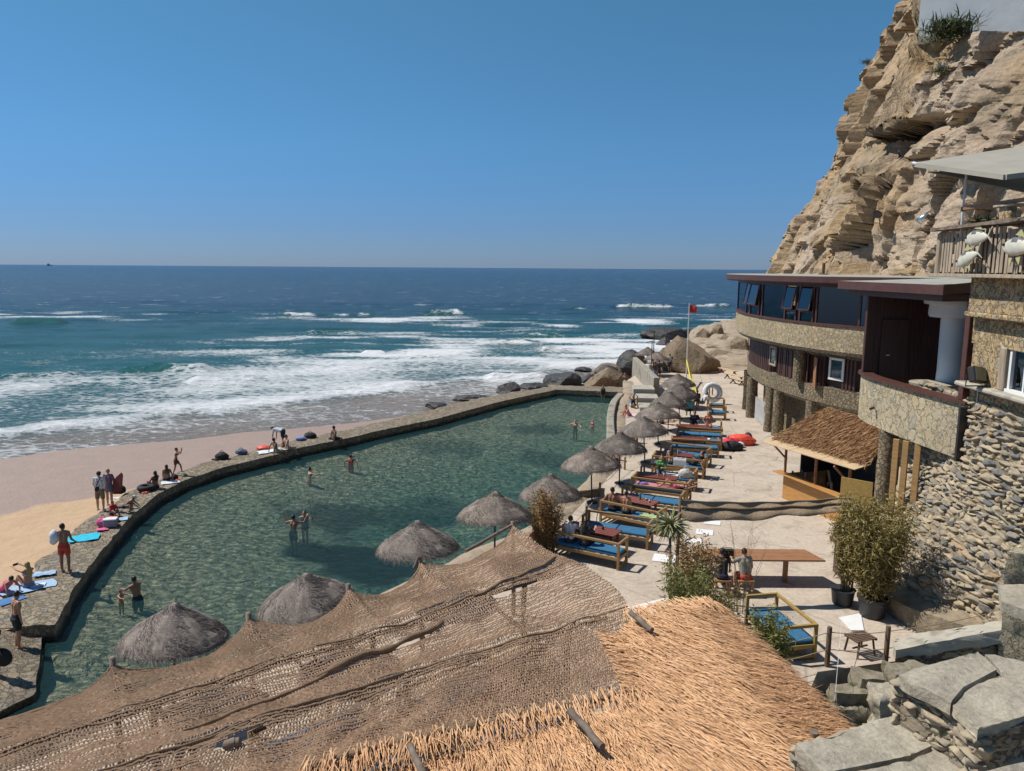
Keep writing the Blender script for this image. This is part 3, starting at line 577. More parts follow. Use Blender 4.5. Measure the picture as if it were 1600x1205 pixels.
# ------------------------------------------------------------------ cliff
ns, nz_ = 640, 420
base = smoothline([(48,112),(34,96),(26.5,84),(24.4,73),(22.6,64),(23.4,58),(20.8,52),(21.8,46),(20.2,41),(21.6,36),(21.0,31),(21.6,26),(22.6,20),(26,12),(30,4)], ns, 2)
T = np.linspace(0, 1, nz_); s_ = np.linspace(0, 1, ns)
tg = np.gradient(base, axis=0); nrm = np.c_[-tg[:,1], tg[:,0]]; nrm /= np.linalg.norm(nrm, axis=1)[:,None]; nrm = nrm*np.where(nrm[:,:1] > 0, -1, 1)
yb = base[:,1]; top = 17+26*sst(50, 62, yb); tq = 9.7+.2886*yb-9.5-.3; top = np.where(yb < 49, tq, tq+30*sst(49, 57, yb))   # height above the roof level
Zg = -1+(top[:,None]+10.5)*T[None,:]; hz = np.clip(Zg-9.7, 0, 60)
lean = .55*hz-.0035*hz**2
lean = np.where(yb[:,None] < 56, .24*hz, lean*sst(50, 60, yb)[:,None]+.24*hz*(1-sst(50, 60, yb)[:,None]))+.25*np.clip(Zg-0, 0, 9.7)*.5
Bx = np.repeat(base[:,0], nz_); By = np.repeat(base[:,1], nz_); z = Zg.ravel(); Nx = np.repeat(nrm[:,0], nz_); Ny = np.repeat(nrm[:,1], nz_)
p = np.c_[Bx, By, z]
tilt = z+.12*By
wp = p+.9*np.stack([fbm(p*.25, 3, 230+k) for k in range(3)], 1); wp[:,2] += .10*By
wq = wp+.25*np.stack([fbm(p*.9, 3, 240+k) for k in range(3)], 1)
disp = 1.3*fbm(p*np.array((.09,.09,.07)), 3, 200)+1.9*facet(wp, (.13,.13,.14), 204, 1.5)+.62*facet(wq, (.33,.33,.42), 206, 1.4)+.17*facet(wq, (.8,.8,1.15), 208, 1.3)+.055*facet(wq, (2.0,2.0,3.2), 209, 1.2)
disp += .26*fbm(np.c_[By*.08, By*0, wp[:,2]*.9], 4, 201)+.12*fbm(p*np.array((1.4,1.4,2.2)), 5, 207)
c1, c2, ci = cell(wq*np.array((.25,.25,.10)), 219); disp -= .5*sst(.09, .0, c2-c1)
for (u, v, yy, ry, rz_, dp) in [(1395,232,52,3.6,1.15,-2.4),(1318,300,64,1.0,1.6,-1.0),(1450,200,47,2.5,.5,-.9),(1545,205,42,2.4,.5,-1.2),(1470,265,46,2,.8,-1.0)]:
    q = PY(u, v, yy); e = ((By-q[1])/ry)**2; w = (z-q[2])/rz_; disp += dp*np.exp(-e**2)*sst(-1.6, .3, w)*(1-sst(.85, 1.02, w+.15*fbm(p*.8, 3, 210)))
Vx = Bx+Nx*disp+lean.ravel(); Vy = By+Ny*disp*.9
smooth = np.zeros(len(z))
for (u, v, yy, ry, rz_) in [(1480,330,40,7,3.2),(1520,165,44,5,1.6),(1560,120,44,6,1.6),(1250,410,72,5,1.4),(1430,390,48,7,1.3),(1290,380,66,2.6,4),(1500,250,44,4.,2)]:
    q = PY(u, v, yy); smooth = np.maximum(smooth, sst(1.15, .8, np.hypot((By-q[1])/ry, (z-q[2])/rz_)+.45*fbm(p*.35, 3, 211)))
zt = z.reshape(ns, nz_)[:,-1]; yt = Vy.reshape(ns, nz_)[:,-1]; need = np.array([PY(1500, 49, max(8., q))[2] for q in yt])-zt; need = np.where(yb < 48.5, need, 0); need = np.convolve(np.r_[[need[0]]*4, need, [need[-1]]*4], np.ones(9)/9, 'valid'); need = np.convolve(np.r_[[need[0]]*20, need, [need[-1]]*20], np.ones(41)/41, 'valid')
z = z+(need[:,None]*(T[None,:]**2)).ravel()
mb = MB().grid(np.c_[Vx, Vy, z], ns, nz_)
o = mb.build('cliff', m_cliff, smooth=True, kind='structure', auto=50); attr(o, 'smooth', smooth*.85)
CT = np.c_[Vx, Vy, z].reshape(ns, nz_, 3)
# land on top of the cliff so that its crest is closed
tp = CT[:,-1,:]; MB().grid(np.concatenate([tp, tp+np.array((30, 0, -9))]), 2, ns).build('clifftop_ground', m_ledge, kind='structure')
def on_cliff(u, v):   # nearest cliff vertex along the ray through a photograph pixel
    dr = np.array(ray(u, v)); dr /= np.linalg.norm(dr); q = CT.reshape(-1, 3)-np.array((0, 0, CAMZ)); t_ = q @ dr; off = np.linalg.norm(q-t_[:,None]*dr, axis=1)
    ok = off < .22
    if not ok.any(): return CT.reshape(-1, 3)[np.argmin(off)]
    k = np.argmin(np.where(ok, t_, 1e9)); return CT.reshape(-1, 3)[k]
def proj(p):
    q = CM.to_3x3().transposed() @ (Vector(p)-Vector((0, 0, CAMZ))); return CU-F*q.x/q.z, CV+F*q.y/q.z
def normals(c):
    g = np.gradient(c, axis=0); n = np.c_[-g[:,1], g[:,0]]; n /= np.linalg.norm(n, axis=1)[:,None]; return n
def strip(mb, c, n, o0, o1, z0, z1, m=0, i0=0, i1=None):   # solid band that follows a plan curve
    c = c[i0:i1]; n = n[i0:i1]; k = len(c); z = lambda a: np.full(k, a)
    rows = [np.c_[c+n*o0, z(z0)], np.c_[c+n*o1, z(z0)], np.c_[c+n*o1, z(z1)], np.c_[c+n*o0, z(z1)], np.c_[c+n*o0, z(z0)]]
    V = np.concatenate(rows); mb.grid(V, 5, k, m); mb.add([V[0], V[k], V[2*k], V[3*k]], [(0,1,2,3)], m); mb.add([V[k-1], V[2*k-1], V[3*k-1], V[4*k-1]], [(3,2,1,0)], m)
# ================================================================== restaurant
K = smoothline([(21.5,58.5),(18.4,57.6),(16.2,55.2),(14.9,51),(14.4,46.5),(14.75,42.4),(15.5,39.2),(16.9,36.6),(19,34.5)], 240, 3); KN = normals(K)
if KN[120][0] > 0: KN = -KN
rest = thing('restaurant_building', 'curved seaside restaurant with wide windows, stone band and flat grey roof under the cliff', 'building', (18, 47, 0))
mb = MB(); strip(mb, K, KN, -.3, 0, 5.65, 6.9); o = mb.build('stone_band', m_clad, rest)
mb = MB(); strip(mb, K, KN, -.34, .06, 6.9, 7.0); mb.build('window_sill', m_trim, rest)
mb = MB(); strip(mb, K, KN, .70, .80, 9.06, 9.36); strip(mb, K, KN, .50, .69, 8.98, 9.12); mb.build('fascia', m_trim, rest)
E = K+KN*.78; mb = MB().prism([tuple(q) for q in E]+[(27,34.4),(27,58.6)], 9.2, 9.375); mb.build('roof', m_roof, rest)
mb = MB().prism([tuple(q) for q in K-KN*.2]+[(27,34.6),(27,58.4)], 5.45, 5.64); mb.prism([tuple(q) for q in K-KN*1.2]+[(27,34.8),(27,58)], 2.5, 2.72); mb.build('floor_slab', m_clad, rest)
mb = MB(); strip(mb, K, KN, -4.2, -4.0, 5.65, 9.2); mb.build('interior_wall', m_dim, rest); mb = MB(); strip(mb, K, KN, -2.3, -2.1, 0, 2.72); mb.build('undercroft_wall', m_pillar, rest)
mb = MB(); strip(mb, K, KN, -.18, -.04, 8.82, 9.2); mb.build('window_head', m_trim, rest)
def at_u(u, z=8, off=0, lo=20, hi=228):
    us = np.array([proj((*(K[i]+KN[i]*off), z))[0] for i in range(lo, hi)]); return lo+int(np.argmin(np.abs(us-u)))
mul = [(1149,0),(1168,0),(1174,1),(1188,0),(1192,0),(1229,0),(1246,1),(1251,0),(1273,1),(1276,0),(1345,0),(1354,1)]
idx = [at_u(u, 8, -.1, 60) for u, _ in mul]; idx = sorted(set(idx)); pre = [22, 40]+idx+[min(idx[-1]+10, 226)]
for k in range(len(pre)-1):
    a, b = pre[k], pre[k+1]
    if b-a < 1: continue
    pa_, pb_ = K[a]-KN[a]*.1, K[b]-KN[b]*.1; L = np.linalg.norm(pb_-pa_); dr = (pb_-pa_)/L; nn = np.array((-dr[1], dr[0])); nn = nn if nn @ KN[a] > 0 else -nn
    f = MB(); f.beam((*pa_, 7.0), (*pa_, 8.85), .10, .12, up=(nn[0], nn[1], 0)); wide = L > 1.9 or L < .5
    fo = f.build('window_frame', m_trim, rest)
    c = (pa_+pb_)/2; w = L-.12
    if L < .3: continue
    if wide: MB().beam((*(c), 7.02), (*(c), 8.83), w, .02, up=(nn[0], nn[1], 0)).build('pane', m_glass, fo)
    else:    # tilted sash, foot swung outwards
        lo_ = (*(c+nn*.26), 7.62); hi_ = (*(c+nn*.03), 8.8); s2 = MB(); u_ = Vector((nn[0], nn[1], .3))
        for sg in (-1, 1): s2.beam((lo_[0]+dr[0]*sg*w/2, lo_[1]+dr[1]*sg*w/2, lo_[2]), (hi_[0]+dr[0]*sg*w/2, hi_[1]+dr[1]*sg*w/2, hi_[2]), .06, .06, up=u_)
        s2.beam((lo_[0]-dr[0]*w/2, lo_[1]-dr[1]*w/2, lo_[2]), (lo_[0]+dr[0]*w/2, lo_[1]+dr[1]*w/2, lo_[2]), .06, .06)
        s2.build('sash', m_trim, fo); MB().beam(lo_, hi_, w-.06, .015, up=u_).build('pane', m_glass, fo)
        MB().beam((*(c), 7.02), (*(c), 7.5), w, .02, up=(nn[0], nn[1], 0)).build('pane', m_glass, fo); MB().beam((pa_[0]+dr[0]*.06, pa_[1]+dr[1]*.06, 7.52), (pb_[0]-dr[0]*.06, pb_[1]-dr[1]*.06, 7.52), .07, .07).build('rail', m_trim, fo)
# dining furniture silhouettes and the stone pier inside
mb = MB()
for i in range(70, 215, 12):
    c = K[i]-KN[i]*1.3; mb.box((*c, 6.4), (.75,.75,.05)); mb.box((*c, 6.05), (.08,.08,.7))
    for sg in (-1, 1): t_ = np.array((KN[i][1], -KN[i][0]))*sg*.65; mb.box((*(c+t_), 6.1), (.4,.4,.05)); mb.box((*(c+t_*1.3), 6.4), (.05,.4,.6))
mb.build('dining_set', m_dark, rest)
i = at_u(1212, 8, -1.8); mb = MB(); c = K[i]-KN[i]*1.9; mb.tube([(*c, 5.65), (c[0], c[1], 7.6), (c[0], c[1], 9.2)], [.75, .55, .6], 12); mb.build('inner_pillar', m_clad, rest)
# lower storey
mb = MB(); strip(mb, K, KN, -1.25, -.92, 2.72, 3.62); strip(mb, K, KN, -1.25, -.95, 5.2, 5.46); mb.build('lower_wall', m_pillar, rest)
mb = MB(); strip(mb, K, KN, -1.22, -1.16, 3.62, 5.2); mb.build('lower_back_wall', m_darkwood, rest)
LZ, LO = 4.4, -.95
def slats(u0, u1, z0=3.62, z1=5.2, proud=0.03, name='shutter', mt=None):
    a, b = at_u(u0, LZ, LO, 40), at_u(u1, LZ, LO, 40)
    if b <= a: b = a+2
    L = np.linalg.norm(np.diff(K[a:b+1]-KN[a:b+1]*.95, axis=0), axis=1).sum(); n = max(2, int(L/.16)); mb = MB()
    for q in np.linspace(a, b, n):
        j = int(round(q)); c = K[j]+KN[j]*(LO+proud); mb.beam((*c, z0), (*c, z1), .115, .035, up=(KN[j][0], KN[j][1], 0), bev=.006)
    for zz in (z0+.2, z1-.2):
        for j in range(a, b, 2): mb.beam((*(K[j]+KN[j]*(LO+proud-.04)), zz), (*(K[min(j+2, b)]+KN[min(j+2, b)]*(LO+proud-.04)), zz), .03, .07)
    mb.build(name, mt or m_darkwood, rest)
for u0, u1 in ((1150,1166),(1172,1204),(1218,1262),(1274,1288),(1318,1336)): slats(u0, u1)
i = at_u(1283, LZ, LO); c = K[i]+KN[i]*(-.6); mb = MB()
for q in range(5): mb.beam((c[0]+q*.02, c[1]+.11*q, 3.5), (c[0]+q*.02, c[1]+.11*q, 5.1), .10, .03, up=(1,0,0))
mb.build('shutter', m_redbrown, rest)
for u in (1209, 1308):
    i = at_u(u, LZ, LO); c = K[i]+KN[i]*(LO+.05); up = (KN[i][0], KN[i][1], 0); tn_ = np.array((-KN[i][1], KN[i][0])); w = .85
    f = MB()
    for sg in (-1, 1): f.beam((*(c+tn_*sg*w/2), 4.15), (*(c+tn_*sg*w/2), 5.15), .12, .08, up=up)
    for zz in (4.12, 5.15): f.beam((*(c-tn_*w*.57), zz), (*(c+tn_*w*.57), zz), .08, .12, up=(0,0,1))
    fo = f.build('window_frame', m_whitewash if u > 1250 else m_pallet, rest); MB().beam((*(c-KN[i]*.02), 4.16), (*(c-KN[i]*.02), 5.12), w-.1, .02, up=up).build('pane', m_glass, fo)
for u, v in ((1155,617),(1164,629),(1174,647),(1202.5,672),(1216,672),(1266,700)):
    i = at_u(u, 1.3, -1.05, 40); c = K[i]+KN[i]*-1.08; mb = MB(); n_ = 14; prof = []
    zz = np.linspace(0, 2.74, 14); th = np.linspace(0, 2*np.pi, 25)[:-1]; Z, TH = np.meshgrid(zz, th, indexing='ij'); rr = .34+.05*fbm(np.c_[np.cos(TH.ravel())*2+c[0], np.sin(TH.ravel())*2+c[1], Z.ravel()*2.2], 3, 300)
    V = np.c_[c[0]+rr*np.cos(TH.ravel()), c[1]+rr*np.sin(TH.ravel()), Z.ravel()]; V = V.reshape(14, 24, 3); V = np.concatenate([V, V[:,:1]], 1).reshape(-1, 3)
    mb.grid(V, 14, 25); mb.build('pillar', m_pillar, rest, smooth=True)
i = at_u(1252, LZ, LO); c = K[i]+KN[i]*-.78; MB().tube([(c[0], c[1], 3.62), (c[0], c[1], 5.64)], .3, 12).build('pillar', m_pillar, rest)
i0, i1 = at_u(1182, .8, -1.2, 40), at_u(1196, .8, -1.2, 40); gate = thing('slatted_gate', 'white slatted gate between two stone pillars under the restaurant', 'gate', (*(K[i0]+KN[i0]*-1.2), 0)); mb = MB()
a, b = K[i0]+KN[i0]*-1.15, K[i1]+KN[i1]*-1.15; n = 9
for q in range(n): c = a+(b-a)*q/(n-1); mb.box((*c, .82), (.05,.085,1.5), bev=.008)
mb.build('slat', m_white, gate); mb = MB()
for zz in (.35, 1.3): mb.beam((*(a+(.05, 0)), zz), (*(b+(.05, 0)), zz), .04, .08)
mb.build('cross_rail', m_white, gate)
# roof vent post
q = PX(1287, 416, 20.5); q[2] = 9.375; v_ = thing('roof_vent', 'rusty dark vent pipe standing on the grey restaurant roof', 'vent pipe', q); MB().lathe([(.30,0),(.30,.06),(.1,.08),(.1,.75),(.0,.75)], q, 12).build('pipe', m_greypost, v_)
# ================================================================== porch, drum balcony
porch = thing('porch_building', 'dark wooden porch with flat roof above a rounded stone balcony', 'building', (13.5, 24, 4.5))
B = smoothline([(12.5,20.55),(12.3,22.5),(12.2,24.5),(12.2,26.1),(12.55,27.3),(13.4,27.95),(15.5,28.1)], 90, 3); BN = normals(B); BN = BN if BN[30][0] < 0 else -BN
mb = MB(); strip(mb, B, BN, -.28, 0, 4.5, 6.06); mb.build('balcony_wall', m_cladbig, porch)
mb = MB(); strip(mb, B, BN, -.36, .10, 6.065, 6.13); mb.build('balcony_rail', m_trim, porch)
MB().prism([tuple(q) for q in B-BN*.05]+[(16.5,28),(16.5,20.8)], 4.52, 4.75).build('balcony_floor', m_concrete, porch)
MB().box((12.42,20.5,5.25), (.34,.09,1.52)).build('edge_board', m_dark, porch)
pr = [(11.85,28.0),(12.0,21.4),(13.75,22.15),(16.3,24),(16.3,29),(14,30)]
MB().prism(pr, [9.02,9.02,9.1,9.1,9.1,9.02], [9.30,9.30,9.42,9.42,9.42,9.30], m=0, mt=1).build('porch_roof', [m_trim, m_roof], porch)
pi_ = [(12.15,27.7),(12.25,21.85),(13.75,22.45),(16,24.2),(16,28.6),(14,29.6)]; MB().prism(pi_, 8.82, 9.02).build('roof_soffit', m_darkwood, porch)
mb = MB()
for q in np.arange(12.5, 15.2, .145): mb.box((q, 26.7+.012*random.random(), 7.3), (.138,.06,3.1), bev=.008)
mb.build('plank_wall', m_darkwood, porch)
mb = MB().box((13.4,26.62,7.0), (.95,.05,2.0), bev=.01); mb.build('plank_door', m_darkwood, porch)
MB().tube([(13.1,26.55,6.75), (13.22,26.54,6.76)], .02, 6).build('door_handle', m_metal, porch)
MB().box((12.45,26.75,7.5), (.12,.14,3.0), bev=.01).build('corner_post', m_darkwood, porch)
MB().box((12.62,21.0,7.5), (.20,.22,2.74), bev=.012).build('post', m_trim, porch)
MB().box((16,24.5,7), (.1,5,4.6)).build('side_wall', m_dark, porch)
# white pillar, head and glass door at the back of the porch
mb = MB().lathe([(.42,4.75),(.36,6.5),(.38,8.2)], (14.4,24.9,0), 20); mb.lathe([(.0,8.2),(.72,8.2),(.76,8.3),(.74,8.6),(.9,8.62),(.92,8.72),(.9,8.8),(.0,8.82)], (14.4,24.9,0), 24); mb.build('white_column', m_whitewash, porch, smooth=True, auto=40)
MB().box((14.35,23.6,7.2), (.06,.08,2.7)).build('door_frame', m_whitewash, porch); MB().box((14.6,23.4,7.15), (.9,.03,2.5)).build('glass_door', m_glass, porch)
MB().lathe([(0,6.0),(.7,6.0),(.72,6.08),(0,6.1)], (13.75,24.6,0), 20).lathe([(.5,5.5),(.55,6.0)], (13.75,24.6,0), 16).build('stone_seat', m_slate, porch)
MB().tube([(12.13,25.1,5.15), (11.98,25.08,5.10)], .045, 8).build('drain_pipe', m_dark, porch)
co_ = thing('stone_column', 'rough round stone column under the rounded balcony', 'column', (12.5,24.7,0)); zz = np.linspace(0, 4.5, 24); th = np.linspace(0, 2*np.pi, 33); Z, TH = np.meshgrid(zz, th, indexing='ij'); rr = .29+.04*fbm(np.c_[np.cos(TH.ravel())*2, np.sin(TH.ravel())*2, Z.ravel()*2.2], 3, 301)
MB().grid(np.c_[12.5+rr*np.cos(TH.ravel()), 24.7+rr*np.sin(TH.ravel()), Z.ravel()], 24, 33).build('shaft', m_pillar, co_, smooth=True)
bs_ = thing('board_screen', 'tall upright timber boards leaning beside the rubble wall', 'timber screen', (12.1,22.8,0))
for k, (x, y) in enumerate(((12.0,23.2),(12.17,22.95),(12.36,22.6))): MB().box((x, y, 2.25), (.06,.2,4.5), rz=.55, bev=.01).build('board', m_oak, bs_)
# ================================================================== stone house on the right with the rubble tower
house = thing('stone_house', 'stone clad house wall with white framed window above the rubble wall', 'building', (14.5, 21.5, 6.3))
H0, H1 = np.array((12.35,21.4)), np.array((12.12,17.2)); HL_ = np.linalg.norm(H1-H0); He = (H1-H0)/HL_; Hn = np.array((-He[1], He[0])); HR_ = math.atan2(He[1], He[0])
def hb(mb, s, dpt, z, sz, bev=0, m=0): return mb.box((*(H0+He*s+Hn*dpt), z), sz, rz=HR_, bev=bev, m=m)
hb(MB(), 2.6, .30, 9.1, (3.7,.6,.94)).build('upper_wall', m_cladwarm, house); hb(MB(), 2.6, .30, 8.55, (3.7,.84,.14), .03).build('stone_ledge', m_cladwarm, house)
mb = MB(); hb(mb, 2.6, .42, 8.12, (3.7,.5,.70)); hb(mb, 1.5, .42, 7.2, (1.3,.5,1.15)); mb.build('wall', m_cladwarm, house)
hb(MB(), 2.27, .22, 7.25, (.26,.16,1.1), .03).build('pilaster', m_pallet, house)
f = MB(); [hb(f, x, .26, 7.25, (.09,.1,1.1)) for x in (2.53, 3.85)]; hb(f, 3.19, .26, 7.79, (1.41,.1,.09)); hb(f, 3.19, .24, 6.74, (1.45,.16,.08)); hb(f, 3.1, .27, 7.25, (.06,.08,1.0))
fr = f.build('window_frame', m_whitewash, house); hb(MB(), 3.19, .3, 7.25, (1.25,.015,1.0)).build('pane', m_glass, fr)
V = []; xs = np.linspace(2.6, 2.95, 30)
for zz in np.linspace(6.8, 7.72, 6): V += [(*(H0+He*x+Hn*(.45+.03*math.sin(x*70))), zz) for x in xs]
MB().grid(np.array(V), 6, 30).build('curtain', m_white, fr, smooth=True)
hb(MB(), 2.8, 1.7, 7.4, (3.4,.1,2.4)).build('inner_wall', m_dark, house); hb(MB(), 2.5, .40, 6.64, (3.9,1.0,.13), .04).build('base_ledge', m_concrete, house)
mb = MB(); hb(mb, 2.6, .60, 6.4, (3.7,.7,.4)); mb.build('footing_wall', m_cladwarm, house)
tw = [(12.0,24.2),(11.6,22.6),(11.4,21.2),(11.5,20.2),(11.75,19.3),(12.0,18.3),(12.2,16.0)]; tt = [(13.2,24.2),(13.0,22.4),(12.75,21.2),(12.55,20.5),(12.42,19.6),(12.4,18.5),(12.4,16.0)]
TA, TB = smoothline(tw, 100, 3), smoothline(tt, 100, 3)
def tower(s, t):
    i = np.clip(s*99, 0, 98.999); k = i.astype(int); f = (i-k)[:,None]; a = TA[k]*(1-f)+TA[k+1]*f; b = TB[k]*(1-f)+TB[k+1]*f; q = (.35*t+.65*sst(.05, .60, t))[:,None]; return np.c_[a*(1-q)+b*q, .3+5.95*t]
ss, t2 = np.meshgrid(np.linspace(0, 1, 160), np.linspace(0, 1, 120), indexing='ij'); pb = tower(ss.ravel(), t2.ravel()); pb = pb+.05*fbm(pb*2, 4, 310)[:,None]
tow = thing('rubble_wall', 'bulging wall of dry stacked rubble stones with slate and tan cobbles', 'wall', (13, 20, .3)); MB().grid(pb, 160, 120).build('mortar_core', m_ruble, tow, smooth=True)
t = NT('rubble_stones'); g = t.attr('tone'); nz = t.noise(9, 7, .7)
c = t.ramp(g, [(0, (.10,.10,.105)), (.16, (.19,.18,.165)), (.34, (.31,.26,.19)), (.6, (.39,.315,.21)), (.85, (.45,.365,.25)), (1, (.36,.23,.12))]); c = t.mix(.6, c, t.ramp(nz, [(.25, .5), (.7, 1.25)]), 'MULTIPLY'); m_rubst = t.fin(c, .9, t.bump(nz, .8, .03))
mb = MB(); tn_ = []; rg = np.random.default_rng(5); zc = .32
while zc < 6.2:
    up = (zc-.3)/5.95; hrow = rg.uniform(.085, .15) if zc > 1.4 else rg.uniform(.10, .18); s = rg.uniform(0, .02)
    while s < 1:
        big = rg.random() < .06; w = rg.uniform(.18, .56)*(1.2 if big else 1); h = hrow*rg.uniform(.75, 1.25)*(1.5 if big else 1)
        if rg.random() < .2: w *= .55
        c = tower(np.array([s]), np.array([min(1, up+rg.normal()*.004)]))[0]; e = tower(np.array([min(1, s+.01)]), np.array([up]))[0]-tower(np.array([max(0, s-.01)]), np.array([up]))[0]; e /= np.linalg.norm(e); n = np.array((-e[1], e[0], .12)); n = n if n[0]+.6*n[1] < 0 else -n*np.array((1,1,-1)); n /= np.linalg.norm(n); zz = np.cross(e, n); zz = zz if zz[2] > 0 else -zz
        v = IC2.copy()
        for _ in range(8):
            k = rg.normal(size=3); k /= np.linalg.norm(k); dd = rg.uniform(.42, .8); v = v-k*np.maximum(0, v @ k-dd)[:,None]
        v *= (1+.2*vn(v*2.3+rg.uniform(0, 90), 3))[:,None]; dp = rg.uniform(.09, .17)*(1.3 if big else 1); ra = rg.normal()*.16; ca, sa = math.cos(ra), math.sin(ra); e2 = e*ca+zz*sa; z2 = zz*ca-e*sa
        mb.add(c+n*rg.uniform(-.06, .025)+v[:,:1]*e2*w*.68+v[:,1:2]*n*dp+v[:,2:]*z2*h*.70, IF2); tn_ += [np.clip(rg.beta(1.6, 1.3)*.95+(.06 if rg.random() < .08 else 0), 0, 1)]*len(IC2)
        s += w*.93/8.6
    zc += hrow*.93
o = mb.build('stones', m_rubst, tow, smooth=True); attr(o, 'tone', tn_); o['kind'] = 'stuff'
# plinth, sloping slab, right hand pier
def rough_block(name, poly, z0, z1, mat, label=None, cat=None, parent=None, amp=.06, sub=.16, seed=0):
    bm = bmesh.new(); n = len(poly); zf = lambda z, i: z[i] if hasattr(z, '__len__') else z
    lo_ = [bm.verts.new((*p, zf(z0, i))) for i, p in enumerate(poly)]; hi_ = [bm.verts.new((*p, zf(z1, i))) for i, p in enumerate(poly)]
    for i in range(n): bm.faces.new((lo_[i], lo_[(i+1)%n], hi_[(i+1)%n], hi_[i]))
    bm.faces.new(lo_[::-1]); bm.faces.new(hi_); bmesh.ops.recalc_face_normals(bm, faces=bm.faces); bmesh.ops.triangulate(bm, faces=bm.faces)
    for _ in range(7):
        ed = [e for e in bm.edges if e.calc_length() > sub*1.6]
        if not ed: break
        bmesh.ops.subdivide_edges(bm, edges=ed, cuts=1); bmesh.ops.triangulate(bm, faces=[f for f in bm.faces if len(f.verts) > 3])
    bm.normal_update(); v = np.array([q.co[:] for q in bm.verts]); nr_ = np.array([q.normal[:] for q in bm.verts])
    v = v+nr_*(amp*1.6*fbm(v*1.7+seed, 4, 320+seed)+amp*.5*(cell(v*2.2+seed, 7)[2]-.5))[:,None]; f = [tuple(q.index for q in p.verts) for p in bm.faces]; bm.free()
    return MB().add(v, f).build(name, mat, parent, smooth=True, label=label, cat=cat, auto=45)
W_ = lambda u, v, z: tuple(P(u, v, z)[:2])
rough_block('wall_plinth', [(10.75,21.4),(10.8,20.3),(11.05,19.3),(11.5,18.2),(12.0,16.4),(13,16.4),(12.6,19),(11.9,21.7)], -.1, [.45,.5,.6,.8,1.1,1.2,1.0,.6], m_ruble, 'smooth mortared plinth at the foot of the rubble wall', 'plinth', amp=.10, sub=.12, seed=3)
sl_ = [W_(1392,1000,.75), W_(1400,1018,.75), W_(1573,985,1.5), W_(1568,968,1.5)]
rough_block('sloping_coping', sl_, [.55,.55,1.28,1.28], [.78,.78,1.52,1.52], m_concrete, 'pale sloping stone coping rising to the right below the rubble wall', 'coping', amp=.08, sub=.1, seed=4)
cwl = rough_block('coping_wall', [tuple(np.array(sl_[0])+(.2,-.05)), tuple(np.array(sl_[1])+(.1,.15)), tuple(np.array(sl_[2])+(0,.15)), tuple(np.array(sl_[3]))], -1.6, [.54,.54,1.27,1.27], m_masonry, 'dark low stone wall under the sloping coping', 'wall', amp=.08, seed=5)
rough_block('stone_pier', [W_(1566,960,1.9), W_(1640,975,1.9), (16.5,16.5), (13.6,18.6)], 0, 3.4, m_cladbig, 'squared stone pier at the right edge in front of the rubble wall', 'pier', amp=.07, seed=6)
rough_block('pier_slab', [W_(1560,918,3.0), W_(1566,945,3.0), W_(1650,975,3.0), W_(1650,915,3.0)], 2.85, 3.06, m_slate, 'grey slate slab at the right edge of the photo above the stone pier', 'slab', amp=.03, seed=7)
# ------------------------------------------------------------------ foreground stair walls with slate copings
zu, zl = 4.7, 4.0
up = [W_(1404,1054,zu), W_(1486,1098,zu), W_(1528,1139,zu), W_(1660,1100,zu), W_(1660,1035,zu), W_(1600,1030,zu), W_(1528,1016,zu)]
fg = thing('stair_wall', 'upper stair wall with thick grey slate slabs on rough masonry', 'wall', (*up[0], 0))
c0 = np.mean(up, 0); rough_block('masonry', [tuple(c0+(np.array(q)-c0)*.93) for q in up], -1.6, zu-.15, m_masonry, parent=fg, amp=.13, sub=.13, seed=8)
sA = [up[0], up[1], W_(1502,1075,zu), W_(1560,1045,zu), up[6]]; sB = [up[1], up[2], up[3], up[4], up[5], W_(1528,1016,zu), W_(1562,1047,zu), W_(1504,1077,zu)]
rough_block('slate_slab', sA, zu-.16, zu, m_slate, parent=fg, amp=.045, sub=.07, seed=9); rough_block('slate_slab', sB[:5]+[W_(1600,1030,zu), W_(1540,1022,zu), W_(1564,1048,zu), W_(1506,1079,zu)], zu-.17, zu-.012, m_slate, parent=fg, amp=.045, sub=.07, seed=10)
lw = [W_(1247,1164,zl), W_(1290,1212,zl), W_(1300,1300,zl), W_(1560,1300,zl), W_(1529,1200,zl), W_(1397,1117,zl)]
fl = thing('stair_wall', 'lower stair wall with one broad cracked slate slab beside the reed roof', 'wall', (*lw[0], 0)); c0 = np.mean(lw, 0)
rough_block('masonry', [tuple(c0+(np.array(q)-c0)*.95) for q in lw], -1.6, zl-.15, m_masonry, parent=fl, amp=.12, sub=.13, seed=11); 
s1 = [lw[0], lw[1], W_(1292,1207,zl), W_(1425,1180,zl), W_(1466,1160,zl), lw[5]]; s2 = [W_(1293,1211,zl), lw[2], lw[3], lw[4], W_(1468,1163,zl), W_(1427,1183,zl)]
rough_block('slate_slab', s1, zl-.17, zl, m_slate, parent=fl, amp=.045, sub=.07, seed=12); rough_block('slate_slab', s2, zl-.17, zl-.01, m_slate, parent=fl, amp=.045, sub=.07, seed=13)
